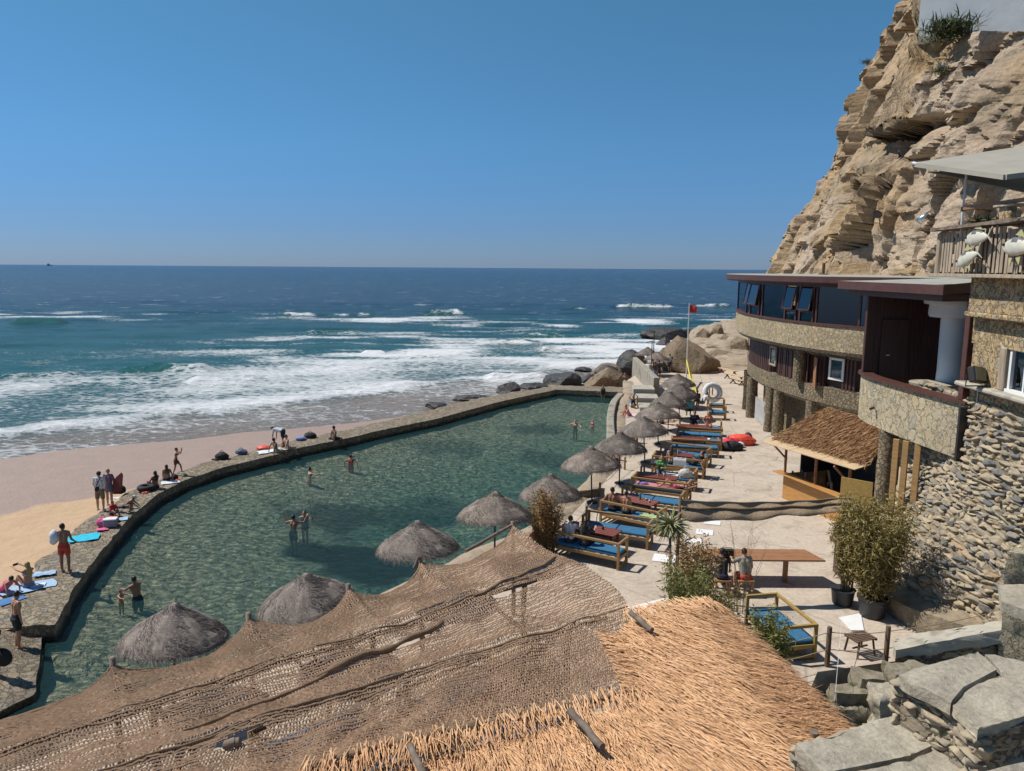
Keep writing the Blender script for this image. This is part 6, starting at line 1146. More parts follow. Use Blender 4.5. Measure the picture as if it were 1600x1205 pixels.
W1 = WT+.03; Pw = lambda u, v: P(u, v, W1)
cloth('beach_towel', Pw(131,841), 1.05, .8, cy, 'bright turquoise towel lying on the sea wall', rz=.5, seed=1)
cloth('beach_towel', Pw(45,918), 1.5, .8, lbl, 'pale blue towel under the blonde woman', rz=.6, seed=2); cloth('beach_towel', Pw(18,938), .7, .5, blt, 'dark blue towel corner in front of the blonde woman', rz=.9, seed=3); cloth('beach_towel', Pw(70,897), .7, .4, lbl, 'crumpled blue and white towel beyond the blonde woman', rz=.4, seed=4, amp=.12); cloth('beach_towel', Pw(60,916), .4, .3, wt, 'small white cloth behind the blonde woman', rz=.4, seed=14, amp=.08)
lump('beach_bag', Pw(162,822), (.55,.4,.5), pk, 'pink beach bag on the sea wall beside the grey cool box', 'bag', 3, strap=pk); cloth('beach_towel', Pw(160,828), .5, .3, pk, 'pink cloth in front of the pink bag', rz=.3, seed=5, amp=.06)
q = Pw(173,823); cb_ = thing('cool_box', 'grey cool box beside the pink beach bag', 'cool box', q); MB().box(q+(0,0,.15), (.5,.32,.30), rz=.25, bev=.03).build('body', gy_, cb_); MB().box(q+(0,0,.33), (.53,.35,.06), rz=.25, bev=.015).build('lid', wt, cb_)
lump('clothes_pile', Pw(176,815), (.5,.4,.3), orr, 'orange clothes lying behind the grey cool box', 'clothes', 6); cloth('beach_towel', Pw(188,812), .6, .4, lbl, 'light blue towel next to the child in the white cap', rz=.5, seed=6, amp=.06); lump('flip_flops', Pw(184,821), (.25,.15,.08), orr, 'orange flip flops near the edge of the sea wall', 'flip flops', 7)
ring('swim_ring', Pw(229,766)+(0,0,.13), .29, .13, m_black, 'black inner tube lying beside the long haired woman'); ring('frisbee', Pw(226,771)+(0,0,.03), .10, .03, orr, 'orange frisbee near the black inner tube'); bpy.data.objects['frisbee']['category'] = 'frisbee'
lump('backpack', Pw(184,770)+(0,0,0), (.75,.5,.5), m_black, 'dark bag on the outer edge of the sea wall behind the couple', 'bag', 8, strap=m_black); cloth('paper_bag', Pw(180,779), .35, .25, wt, 'small white bag at the feet of the woman with the red board', cat='bag', seed=8, amp=.15)
lump('backpack', Pw(273,749), (.35,.3,.35), m_black, 'small dark bag beside the second seated woman', 'bag', 9); cloth('beach_towel', Pw(266,754), .8, .5, wt, 'pale towel under the second seated woman', rz=.5, seed=9); lump('red_pouch', Pw(277,751), (.2,.15,.1), rdc, 'small red pouch by the dark bag', 'pouch', 10)
lump('backpack', Pw(347,717), (.75,.5,.5), m_black, 'large black backpack alone on the sea wall', 'backpack', 11, strap=m_black); lump('backpack', Pw(377,709), (.7,.45,.35), plain('blue_grey_bag', (.09,.12,.19)), 'blue grey bag next to the black backpack on the sea wall', 'bag', 12, strap=m_black); lump('shoes', Pw(336,719), (.4,.2,.12), m_black, 'dark shoes left of the large black backpack', 'shoes', 13)
lump('clothes_pile', Pw(412,702), (.8,.5,.3), orr, 'orange clothes behind the seated man on the sea wall', 'clothes', 14); cloth('beach_towel', Pw(424,705), 1.6, .7, wt, 'white towel under the seated man on the sea wall', rz=.7, seed=10, amp=.06); lump('clothes_pile', Pw(470,687), (.7,.5,.25), plain('blue_cloth', (.16,.22,.5)), 'blue clothes right of the bending man', 'clothes', 15); lump('backpack', Pw(485,684), (.8,.5,.45), m_black, 'black bag right of the blue clothes on the sea wall', 'bag', 16, strap=m_black)
lump('clothes_pile', P(1141,697,0), (1.2,.8,.6), rdc, 'red clothes heaped behind the benches', 'clothes', 17); lump('swim_vest', P(1157,694,0), (1.6,1.1,.75), orr, 'bright orange red beach gear heaped by the benches', 'beach gear', 18); lump('backpack', P(1143,703,0), (1.3,.8,.6), m_black, 'black backpack in front of the red heap', 'backpack', 19, strap=m_black); lump('white_bag', P(1156,699,0), (.5,.4,.4), wt, 'white bag beside the orange beach gear', 'bag', 20); lump('backpack', P(1168,688,0), (.5,.5,.6), plain('navy_bag', (.03,.035,.07)), 'navy bag behind the orange beach gear', 'bag', 22)
q = P(1113,632,.0); ring('swim_ring', q+(0,.1,.86), .55, .20, wt, 'big white inflatable ring standing on the armchair bench', tilt=R(72), rz=R(8))
c, e, pn_, _ = BEN[5]; lump('tote_bag', np.append(c+e*.75-pn_*.1, .53), (.62,.4,.55), plain('cream_bag', (.66,.62,.55), .9), 'cream tote bag standing on the bench with the white towel', 'bag', 21, strap=wt); cloth('beach_towel', np.append(c+e*.1, .535), 1.1, .6, wt, 'white towel spread on the bench of the person in green', rz=BEN[5][3])
c, e, pn_, rz = BEN[6]; f = np.linspace(-1, 1, 9); V = []
for a in np.linspace(-.3, .3, 14): V += [np.append(c+e*(.1+a)-pn_*(.36+.055*(1 if k < 4 else -1)*min(1, abs(k-4))), .935-.36*abs(k-4)/4+(0 if k != 4 else .0)+.006*math.sin(a*30)) for k in range(9)]
MB().grid(np.array(V), 14, 9).build('hung_towel', wt, smooth=True, label='white towel hung over the bench rail behind the bare backed woman', cat='towel')
c, e, pn_, rz = BEN[4]; cloth('beach_towel', np.append(c-e*.1, .535), 2.0, .6, plain('striped_pink_towel', (.52,.22,.24), .9), 'pink towel under the sunbather on the bench', rz=rz, seed=12); lump('clothes_pile', np.append(c-e*.75, .53), (.4,.3,.15), plain('violet_cloth', (.20,.14,.42)), 'violet cloth at the feet of the sunbather', 'clothes', 23)
c, e, pn_, rz = BEN[2]; cloth('beach_towel', np.append(c+e*.7, .535), .75, .35, plain('green_towel', (.38,.50,.22), .9), 'light green towel on the bench of the shirtless couple', rz=rz, seed=13, amp=.05)
c, e, pn_, rz = BEN[9]; cloth('paper_sheet', np.append(c+e*.1, .535), .9, .4, wt, 'pale papers on the shaded bench behind the red bags', cat='paper', rz=rz, seed=15); c, e, pn_, rz = BEN[11]; cloth('magazine', np.append(c+e*.85, .535), .35, .28, plain('pale_magazine', (.6,.62,.45), .8), 'open magazine beside the woman in the orange bikini', cat='magazine', rz=rz, seed=16)
def glass(c, mat, h, r, name, label, cat): o = thing(name, label, cat, c); MB().lathe([(0,0),(r,0),(r,h*.62),(r*.42,h*.8),(r*.42,h),(0,h)], c, 12).build('body', mat, o, smooth=True, auto=40); return o
amb = plain('amber_glass', (.42,.20,.04), .2); grn = plain('green_glass', (.05,.14,.07), .2); clr = plain('clear_bottle', (.34,.42,.48), .2)
for k, (ti, a, b, m_, nm, lb) in enumerate([(1,.5,.1,amb,'drink_glass','amber drink on the red table of the shirtless couple'),(1,.7,-.05,clr,'drink_glass','clear drink on the red table of the shirtless couple'),(1,.25,.05,grn,'bottle','green bottle on the red table of the shirtless couple'),(2,.1,0,clr,'bottle','water bottle on the table of the person in green'),(2,.35,.1,clr,'drink_glass','clear glass on the table of the person in green'),(3,.2,0,clr,'bottle','water bottle on the table of the bare backed woman'),(5,.75,.1,clr,'bottle','tall clear bottle before the woman in the orange bikini'),(0,.35,.05,m_black,'camera_case','small black case on the nearest red table')]):
    c, e = TAB[ti]; pn_ = np.array((-e[1], e[0])); h = .26 if nm == 'bottle' else .13; glass(np.append(c+e*a+pn_*b, .725), m_, h, .04, nm, lb, nm.replace('_', ' '))
cloth('beach_towel', P(984,650,0), 1.6, 1.0, pkw, 'round pale pink towel on the platform by the curved wall', rz=.3, seed=17); cloth('beach_towel', P(986,628,0), 2.2, 1.0, blt, 'blue towel on the platform behind the pink one', rz=.1, seed=18, amp=.05)
lump('cloth_heap', P(1012,585,0)+(0,0,.0), (1.0,.8,1.25), wt, 'white folded sheet behind the far parapet', 'cloth', 24)
lump('tree_stump', P(1053,836,0)*np.array((1,1,0))+(-.6,1.2,0), (.4,.4,.2), m_log, 'dark wood stump behind the pole of the net banner', 'stump', 25)
# ================================================================== people
SPH = IC2
def ell(c, r, Rm=None): v = SPH*np.array(r); v = v if Rm is None else v @ np.array(Rm).T; return v+np.array(c), IF2
def cap(p0, p1, r0, r1, n=10):
    p0, p1 = np.array(p0, float), np.array(p1, float); t = p1-p0; L = np.linalg.norm(t)+1e-9; t = t/L; x = np.cross(t, (0,0,1.)) if abs(t[2]) < .9 else np.cross(t, (1.,0,0)); x /= np.linalg.norm(x); y = np.cross(t, x); th = 2*np.pi*np.arange(n)/n; ci = np.cos(th)[:,None]*x+np.sin(th)[:,None]*y; V = []
    for a in (-80, -45, 0): V.append(p0+t*r0*math.sin(R(a))+ci*r0*math.cos(R(a)))
    for a in (0, 45, 80): V.append(p1+t*r1*math.sin(R(a))+ci*r1*math.cos(R(a)))
    k = 6; return np.concatenate(V), [(i*n+j, i*n+(j+1)%n, (i+1)*n+(j+1)%n, (i+1)*n+j) for i in range(k-1) for j in range(n)]+[tuple(range(n))[::-1], tuple(range((k-1)*n, k*n))]
def remeshed(name, parts, vox, mats, parent):
    mb = MB()
    for v, f in parts: mb.add(v, f)
    me = bpy.data.meshes.new('tmp'); me.from_pydata(np.concatenate(mb.v).tolist(), [], mb.f); o = bpy.data.objects.new('tmp', me); COL.objects.link(o)
    m = o.modifiers.new('r', 'REMESH'); m.mode = 'VOXEL'; m.voxel_size = vox; m.use_smooth_shade = True; s = o.modifiers.new('s', 'SMOOTH'); s.factor = .4; s.iterations = 2
    dg = bpy.context.evaluated_depsgraph_get(); nm = bpy.data.meshes.new_from_object(o.evaluated_get(dg)); bpy.data.objects.remove(o); bpy.data.meshes.remove(me); nm.name = name
    nm.materials.clear(); [nm.materials.append(q) for q in mats]; nm.polygons.foreach_set('use_smooth', np.ones(len(nm.polygons), bool)); return link(name, nm, parent)
U = lambda *a: np.array(a, float)/(np.linalg.norm(a)+1e-9)
SK = [M('skin_%s' % n, c, tuple(x*.86 for x in c), rough=.5, ns=9) for n, c in (('tan', (.46,.235,.14)), ('fair', (.58,.345,.235)), ('brown', (.30,.15,.09)), ('deep', (.29,.14,.08)))]
HB, HD, HL = plain('hair_dark', (.018,.013,.010), .5), plain('hair_brown', (.06,.035,.02), .5), plain('hair_blond', (.42,.28,.11), .5)
m_eye = plain('eye_dark', (.02,.015,.012), .3); m_lip = plain('lip', (.30,.10,.08), .5)
DEF = dict(pel=(0,0,.93), lean=2, side=0, thL=(-.03,.05,-1), shL=(0,-.04,-1), thR=(.03,.0,-1), shR=(0,-.06,-1), uaL=(-.18,0,-1), faL=(-.05,.2,-1), uaR=(.18,0,-1), faR=(.05,.2,-1), look=(0,0,0), ftL=None, ftR=None)
def person(label, loc, hd, pose=None, H=1.74, sk=0, fem=False, hair=('short', HB), wear=(), vox=.012, hat=None):
    q = dict(DEF); q.update(pose or {}); k = H/1.74; o = thing('person', label, 'person', loc, math.radians(hd)); w = .92 if fem else 1.0; s = lambda v: U(*v)
    le, sd = R(q['lean']), R(q['side']); up = U(math.sin(sd), math.sin(le)*math.cos(sd), math.cos(le)*math.cos(sd)); rt = U(math.cos(sd), 0, -math.sin(sd)); fw = np.cross(up, rt)
    tw = R(q.get('twist', 0)); rs = rt*math.cos(tw)+fw*math.sin(tw); fs = np.cross(up, rs); pel = np.array(q['pel'], float)/k if q.get('abs') else np.array(q['pel'], float)
    chest, sh, nk = pel+up*.36, pel+up*.475, pel+up*.545; sw = .175*w; J = {}
    hu = U(*(up*.5+np.array((0,0,.7)))) if q['lean'] < 60 and q['lean'] > -60 else up; yaw, pit, ti = (R(a) for a in q['look']); hf = fs-hu*(fs @ hu)
    hf = U(*hf); hr = np.cross(hf, hu); hf, hr = hf*math.cos(yaw)+hr*math.sin(yaw), hr*math.cos(yaw)-hf*math.sin(yaw); hf, hu = hf*math.cos(pit)+hu*math.sin(pit), hu*math.cos(pit)-hf*math.sin(pit); hd_ = nk+hu*.125+hf*.012
    B = []; A = B.append
    hw = .075 if not fem else .085
    A(cap(pel-rt*hw-up*.03, pel+rt*hw-up*.03, .105, .105)); A(cap(pel-fw*.03-rt*.07-up*.05, pel-fw*.03+rt*.07-up*.05, .095, .095))
    for sg in (-1, 1): A(cap(pel+rt*sg*.05+up*.05, pel+rt*sg*.045*w+up*.22, .095, .085*w)); A(cap(pel+rs*sg*.05*w+up*.2, pel+rs*sg*.075*w+up*.40, .085*w, .098*w))
    A(cap(sh-rs*sw*.92, sh+rs*sw*.92, .058*w, .058*w)); A(cap(chest-rs*.09*w+fs*.03, chest+rs*.09*w+fs*.03, .085*w, .085*w)); A(cap(sh-up*.01, sh+rs*.09+up*.03, .06, .05)); A(cap(sh-up*.01, sh-rs*.09+up*.03, .06, .05))
    if fem: [A(ell(chest+fs*.085+rs*sg*.07+up*.01, (.062,)*3)) for sg in (-1, 1)]
    A(cap(sh+up*.02, nk+hu*.05, .054*w, .05*w)); HR = np.stack([hr, hf, hu], 1)
    A(ell(hd_+hu*.012-hf*.006, (.075,.092,.108), HR)); A(cap(hd_+hf*.04-hu*.05, hd_+hf*.055-hu*.085, .052, .034)); A(cap(hd_+hf*.088+hu*.01, hd_+hf*.108-hu*.028, .010, .016)); [A(ell(hd_+hr*sg*.078-hu*.008, (.014,.024,.034), HR)) for sg in (-1, 1)]
    for L, sg in (('L', -1), ('R', 1)):
        hip = pel+rt*sg*.088-up*.04; kn = hip+s(q['th'+L])*.43; an = kn+s(q['sh'+L])*.40; sv = s(q['sh'+L]); ft = q['ft'+L]
        if ft is None: ft = (0, 1, -.12) if sv[2] < -.5 else tuple(np.array((0,0,1.))*.8+np.array((0,.25,0)))
        ft = U(*ft); A(cap(hip, kn, .088, .058)); A(cap(kn, kn+sv*.16, .056, .058)); A(cap(kn+sv*.12, an, .057, .036)); A(cap(an-ft*.035+sv*.02, an+ft*.11+sv*.045, .038, .030)); A(cap(an+ft*.09+sv*.045, an+ft*.165+sv*.05, .034, .022))
        S_ = sh+rs*sg*sw+up*.005; ua, fa = s(q['ua'+L]), s(q['fa'+L]); el = S_+ua*.285; wr = el+fa*.245; A(cap(S_, S_+ua*.14, .054*w, .046*w)); A(cap(S_+ua*.1, el, .047*w, .038*w)); A(cap(el, wr, .040*w, .027*w))
        hp = np.cross(fa, fw if abs(fa @ fw) < .8 else up); hp = U(*hp); pn2 = np.cross(hp, fa); A(cap(wr, wr+fa*.075+hp*.018, .024, .020)); A(cap(wr, wr+fa*.075-hp*.018, .024, .020))
        for fi, ln in ((-1.5,.058), (-.5,.070), (.5,.074), (1.5,.066)): b = wr+fa*.085+hp*fi*.0195; m_ = b+U(*(fa+pn2*sg*.25+hp*fi*.04))*ln*.55; A(cap(b, m_, .0105, .0098, 6)); A(cap(m_, m_+U(*(fa+pn2*sg*.75))*ln*.5, .0098, .0085, 6))
        b = wr+fa*.03+hp*.026; m_ = b+U(*(fa*.7+hp*.8))*.045; A(cap(b, m_, .0125, .0105, 6)); A(cap(m_, m_+U(*(fa+hp*.2))*.03, .0105, .009, 6))
        J.update({'hip'+L: hip, 'kn'+L: kn, 'an'+L: an, 'S'+L: S_, 'el'+L: el, 'wr'+L: wr, 'ft'+L: ft, 'sv'+L: sv, 'fa'+L: fa})
    sc = lambda P_: [(v*k, f) for v, f in P_]
    bo = remeshed('body', sc(B), vox, [SK[sk], m_eye, m_lip], o); me = bo.data; cf = np.empty(len(me.polygons)*3); me.polygons.foreach_get('center', cf); cf = cf.reshape(-1, 3)/k; mi = np.zeros(len(cf), np.int32)
    for sg in (-1, 1): mi[np.linalg.norm(cf-(hd_+hf*.086+hr*sg*.034+hu*.012), axis=1) < .017] = 1
    mi[np.linalg.norm((cf-(hd_+hf*.090-hu*.062))*np.array((1,1,1)), axis=1) < .017] = 2; me.polygons.foreach_set('material_index', mi)
    def tors(z0, z1, g):
        r = []
        for sg in (-1, 1): r.append(cap(pel+rt*sg*.055*w+up*z0, pel+rs*sg*.075*w+up*z1, .10+g, .10*w+g))
        return r
    for kind, mt, *arg in wear:
        Cc = []; g = .014
        if kind in ('shorts', 'briefs', 'trousers', 'skirt'):
            fr = arg[0] if arg else {'shorts': .62, 'briefs': .12, 'trousers': 1, 'skirt': .7}[kind]; Cc += [cap(pel-rt*hw-up*.03, pel+rt*hw-up*.03, .105+g, .105+g), cap(pel-fw*.03-rt*.07-up*.05, pel-fw*.03+rt*.07-up*.05, .095+g, .095+g)]
            if kind != 'briefs': Cc.append(cap(pel-rt*.05+up*.06, pel+rt*.05+up*.06, .096+g, .096+g))
            for L in 'LR': hp_, kn_ = J['hip'+L], J['kn'+L]; Cc.append(cap(hp_, hp_+(kn_-hp_)*fr*.85, .092+g, .092+g*(2.2 if kind == 'shorts' else 1)-.03*fr)); kind == 'trousers' and Cc.append(cap(kn_, J['an'+L], .06+g, .05+g))
        if kind in ('shirt', 'vest', 'swimsuit'):
            Cc += tors(.02 if kind != 'swimsuit' else -.02, .40, g); Cc.append(cap(chest-rs*.09*w+fs*.03, chest+rs*.09*w+fs*.03, .085*w+g, .085*w+g)); fem and Cc.extend(ell(chest+fs*.085+rs*sg*.07+up*.01, (.062+g,)*3) for sg in (-1, 1))
            if kind == 'shirt': Cc.append(cap(sh-rs*sw*.95-up*.005, sh+rs*sw*.95-up*.005, .058+g, .058+g)); [Cc.append(cap(J['S'+L], J['S'+L]+(J['el'+L]-J['S'+L])*(arg[0] if arg else .7), .056+g, .052+g)) for L in 'LR']
            if kind == 'swimsuit': Cc += [cap(pel-rt*hw-up*.03, pel+rt*hw-up*.03, .105+g, .105+g), cap(pel-fw*.03-rt*.05-up*.07, pel-fw*.03+rt*.05-up*.07, .09+g, .09+g)]
        if kind == 'top': Cc += [cap(chest-rs*.085*w+up*.0, chest+rs*.085*w+up*.0, .092*w+.006, .092*w+.006)]+[ell(chest+fs*.09+rs*sg*.07+up*.01, (.066,)*3) for sg in (-1, 1)]
        if kind == 'shoes': [Cc.append(cap(J['an'+L]-J['ft'+L]*.03+J['sv'+L]*.03, J['an'+L]+J['ft'+L]*.16+J['sv'+L]*.05, .047, .034)) for L in 'LR']
        if kind == 'sash': A_ = J['SR']+up*.06-rs*.08; Bq = pel-rt*.16+up*.02; Cc += [cap(A_-fs*.06, chest-fs*.118, .016, .016), cap(chest-fs*.118, Bq-fw*.1, .016, .016), ell(Bq-fw*.10+rt*.1, (.10,.05,.13))]
        remeshed({'top': 'bikini_top', 'briefs': 'swim_briefs', 'sash': 'shoulder_bag'}.get(kind, kind), sc(Cc), max(vox, .012), [mt], o)
    st, hm = hair; Hh = [ell(hd_+hu*.028-hf*.022, (.084,.092,.103), HR)]
    if st == 'cap_only': Hh = []
    if st == 'bun': Hh.append(ell(hd_+hu*.13-hf*.05, (.045,.045,.042)))
    if st == 'long': Hh += [cap(hd_-hf*.05-hu*.02, nk-fs*.085-up*.02, .075, .075), cap(nk-fs*.085-up*.02, chest-fs*.125-up*.03, .075, .045), cap(nk-fs*.08+rs*.05, chest-fs*.11+rs*.06, .05, .035), cap(nk-fs*.08-rs*.05, chest-fs*.11-rs*.06, .05, .035)]
    if Hh: remeshed('hair', sc(Hh), vox, [hm], o)
    if hat is not None: remeshed('cap', sc([ell(hd_+hu*.045-hf*.008, (.090,.104,.092), HR), ell(hd_+hu*.052+hf*.11, (.075,.075,.014), HR)]), vox, [hat], o)
    o['_j'] = 0; del o['_j']; return o, {a: b*k for a, b in J.items()}
def at(loc, hd, p): c_, s_ = math.cos(R(hd)), math.sin(R(hd)); return np.array((loc[0]+p[0]*c_-p[1]*s_, loc[1]+p[0]*s_+p[1]*c_, loc[2]+p[2]))
blk = plain('black_swimwear', (.015,.015,.018), .7); nav = plain('navy_fabric', (.02,.028,.05), .85); wsh = plain('white_shirt', (.62,.63,.65), .9); rsh = plain('red_swim_shorts', (.55,.06,.03), .7); kha = plain('khaki_cloth', (.23,.18,.12), .9); den = plain('denim', (.13,.18,.27), .9); mau = plain('mauve_shirt', (.22,.13,.17), .9); orb = plain('orange_bikini', (.55,.10,.045), .7); brn = plain('brown_swimwear', (.14,.06,.05), .8); grs = plain('green_shirt', (.09,.26,.06), .9); tqs = plain('turquoise_cloth', (.12,.45,.50), .9); beg = plain('beige_trunks', (.38,.34,.27), .9); dgr = plain('dark_grey_cloth', (.05,.05,.055), .9); olv = plain('light_grey_shirt', (.34,.325,.285), .9); blw = plain('blue_cloth_wrap', (.16,.34,.60), .9)
t = NT('leopard_print_shirt'); vo = t.vor(14).outputs['Distance']; lep = t.fin(t.ramp(vo, [(.30, (.05,.05,.06)), (.36, (.62,.63,.64))], 'LINEAR'), .9)
SIT = dict(pel=(0,0,.57), thL=(-.06,1,-.06), thR=(.06,1,-.06), shL=(0,.12,-1), shR=(0,.05,-1), lean=4, abs=1)
GR = dict(pel=(0,0,.115), thL=(-.1,.78,.62), thR=(.1,.74,.66), shL=(0,.5,-.86), shR=(0,.45,-.89), lean=-6, abs=1, uaL=(-.1,.55,-.8), faL=(.1,.9,-.1), uaR=(.1,.55,-.8), faR=(-.1,.9,-.1))
ED = dict(pel=(0,0,.115), thL=(-.08,1,-.03), thR=(.08,1,-.05), shL=(0,.1,-1), shR=(0,.2,-1), lean=-14, abs=1, uaL=(-.25,-.55,-.8), faL=(-.05,-.2,-1), uaR=(.25,-.55,-.8), faR=(.05,-.2,-1))
mix = lambda a, **k: {**a, **k}
# --- on the sea wall
L2 = -1.30; q = P(30,1012,L2)
person('young man in black swim shorts looking down, wet hair, on the lower stone landing', q, -35, dict(thL=(-.03,.12,-1), shL=(0,-.2,-1), thR=(.05,-.04,-1), uaR=(.12,-.08,-1), faR=(.02,.1,-1), look=(-25,-18,0), lean=4), 1.74, 0, wear=[('shorts', blk, .65)], vox=.010)
q = P(-3,1060,L2); o_, J_ = person('person in dark swimwear at the left photo edge holding a black board', q, -60, dict(thR=(.03,.1,-1), uaR=(.15,.1,-1), faR=(.05,.25,-1), thL=(-.02,-.1,-1)), 1.70, 0, True, ('long', HB), [('swimsuit', nav), ('shorts', den, .3)], vox=.010)
rgm = ell((0,0,0), (.26,.12,.26)); c = at(q, -60, (.12,.16,.62)); bb = thing('body_board', 'black rounded body board held by the person at the left edge', 'body board', c); MB().add(rgm[0]+c, rgm[1]).build('board', m_black, bb, smooth=True)
q = P(45,917,W1); o_, J_ = person('blonde long haired woman sitting on a pale blue towel, holding up a phone', q, 62, mix(GR, uaL=(-.15,1,.12), faL=(.12,1,.15), uaR=(.0,1,.05), faR=(-.35,.95,.25), lean=-2), 1.70, 0, True, ('long', HL), [('top', wsh), ('briefs', plain('floral_briefs', (.25,.25,.38)))], vox=.011)
c = at(q, 62, (J_['wrL']+J_['wrR'])/2+np.array((0,.1,.03))); ph = thing('phone', 'dark phone held up by the blonde woman', 'phone', c); MB().box(c, (.16,.012,.08), rz=R(62), bev=.004).build('case', m_black, ph); MB().box(c+np.array((.008*math.sin(R(62)), -.008*math.cos(R(62)),0)), (.145,.004,.068), rz=R(62)).build('screen', plain('phone_screen', (.03,.04,.06), .1), ph)
person('person with wet dark hair and pink shirt lying on the towel at the left edge', P(6,925,W1), 70, dict(pel=(0,0,.12), abs=1, lean=-50, thL=(-.05,1,.1), thR=(.05,1,.15), shL=(0,1,-.1), shR=(0,1,-.1), uaL=(-.3,-.5,-.7), uaR=(.3,-.5,-.7), faL=(0,0,-1), faR=(0,0,-1)), 1.5, 0, True, ('short', HB), [('vest', pk), ('briefs', pk)])
q = P(103,893,W1); person('man in red swim shorts standing with a white towel over his shoulder', q, 8, dict(thL=(-.06,.02,-1), thR=(.05,.05,-1), uaL=(-.45,.1,-.85), faL=(-.3,.8,.2), uaR=(.28,.1,-1), faR=(.0,.75,-.5), lean=1, look=(15,0,0)), 1.78, 2, wear=[('shorts', rsh, .62)], vox=.010)
c = at(q, 8, (-.27,-.02,1.28)); v_, f_ = ell((0,0,0), (.17,.13,.24)); v_ = v_*(1+.25*fbm(v_*7, 3, 500))[:,None]; tw_ = thing('shoulder_towel', 'pale towel draped over the shoulder of the man in red shorts', 'towel', c); MB().add(v_+c, f_).add(v_*np.array((.8,.8,.7))+c+(-.08,.05,-.14), f_).build('cloth', wt, tw_, smooth=True)
q = P(158,797,W1); person('person in a dark cap, leopard print shirt and khaki shorts seen from behind', q, 8, dict(thL=(-.07,0,-1), thR=(.07,0,-1), uaL=(-.2,.1,-1), faL=(.1,.4,-1), uaR=(.2,.1,-1), faR=(-.1,.5,-1)), 1.76, 1, wear=[('shirt', lep, .9), ('shorts', kha, .9), ('sash', m_black), ('shoes', wsh)], hat=nav)
q = P(172,790,W1); person('fair haired person in mauve shirt and denim shorts carrying a dark red board', q, 0, dict(uaR=(.3,.1,-1), faR=(.2,.6,-.4), uaL=(-.1,.1,-1)), 1.72, 1, True, ('short', HL), [('shirt', mau, .8), ('shorts', den, .45), ('shoes', wsh)])
c = q+np.array((.42,-.05,1.02)); sbd = thing('foam_board', 'dark red foam board carried by the fair haired person', 'board', c); mbb = MB(); pts = [(-.22,-.42),(.25,-.30),(.28,.42),(.22,.52),(-.05,.30),(-.22,.10)]; mbb.prism(pts, -.03, .03); mbb.v = [np.concatenate(mbb.v) @ np.array((Matrix.Rotation(-.3, 3, 'Z') @ Matrix.Rotation(1.45, 3, 'X'))).T+c]; mbb.build('board', plain('dark_red_foam', (.16,.025,.025)), sbd)
person('child in a white cap crouching at the inner edge of the sea wall', P(196,801,W1), -70, dict(pel=(0,0,.3), abs=1, lean=48, thL=(-.2,.9,.25), thR=(.2,.9,.25), shL=(0,-.35,-1), shR=(0,-.35,-1), uaL=(-.1,.6,-.8), faL=(.1,.7,-.7), uaR=(.1,.6,-.8), faR=(-.1,.7,-.7), look=(0,-20,0)), 1.35, 2, wear=[('briefs', blk)], hat=wt)
person('dark haired child in a red top sitting behind the grey cool box', P(176,806,W1), -120, mix(GR, lean=8), 1.25, 2, True, ('short', HB), [('shirt', rdc, .7), ('shorts', nav, .5)])
person('long dark haired woman sitting with her knees up beside the black inner tube', P(243,763,W1), 58, mix(GR, lean=-4), 1.68, 2, True, ('long', HB), [('top', blk), ('briefs', blk)])
person('brown haired woman sitting and leaning back on her arm near the small red pouch', P(261,751,W1), 30, mix(GR, lean=-12, uaR=(.3,-.35,-.9), faR=(.1,-.1,-1), uaL=(-.1,.3,-.9)), 1.66, 2, True, ('long', HD), [('top', brn), ('briefs', blk)])
person('girl striding along the sea wall with both hands at her face', P(276,741,W1), -70, dict(thL=(-.05,.62,-.85), shL=(0,.15,-1), thR=(.03,-.12,-1), shR=(0,-.35,-1), uaL=(-.25,.75,-.2), faL=(.25,.25,.9), uaR=(.3,.8,-.1), faR=(-.3,.2,.9), lean=6), 1.42, 0, True, ('short', HB), [('top', brn), ('shorts', brn, .5)])
person('dark haired man sitting on the white towel with his legs over the pool edge', P(432,707,W1), -42, ED, 1.76, 2, wear=[('shorts', beg, .7)])
person('man in a white shirt and dark shorts bending forward on the sea wall', P(442,697,W1), 75, dict(lean=78, pel=(0,0,.90), thL=(-.06,-.1,-1), thR=(.06,.1,-1), uaL=(-.1,.15,-1), faL=(0,.1,-1), uaR=(.1,.15,-1), faR=(0,.1,-1)), 1.76, 2, wear=[('shirt', wsh, .7), ('shorts', nav, .75)])
person('person in pale shorts sitting on the pool edge right of the white towel', P(449,702,W1), -42, mix(ED, lean=-6, look=(20,0,0)), 1.72, 1, wear=[('shorts', beg, .7)])
person('dark haired man sitting alone on the pool edge beside the woman in the water', P(523,687.5,W1), -40, mix(ED, lean=-4, uaL=(-.3,-.1,-1), faL=(-.1,.1,-1)), 1.76, 2, wear=[('shorts', nav, .6)])
person('woman standing in the water with her arm on the pool edge', P(516,699,WAT)+(0,0,-1.0), 100, dict(uaL=(-.7,.4,-.3), faL=(-.6,.5,-.4)), 1.66, 2, True, ('short', HD), [('swimsuit', brn)])
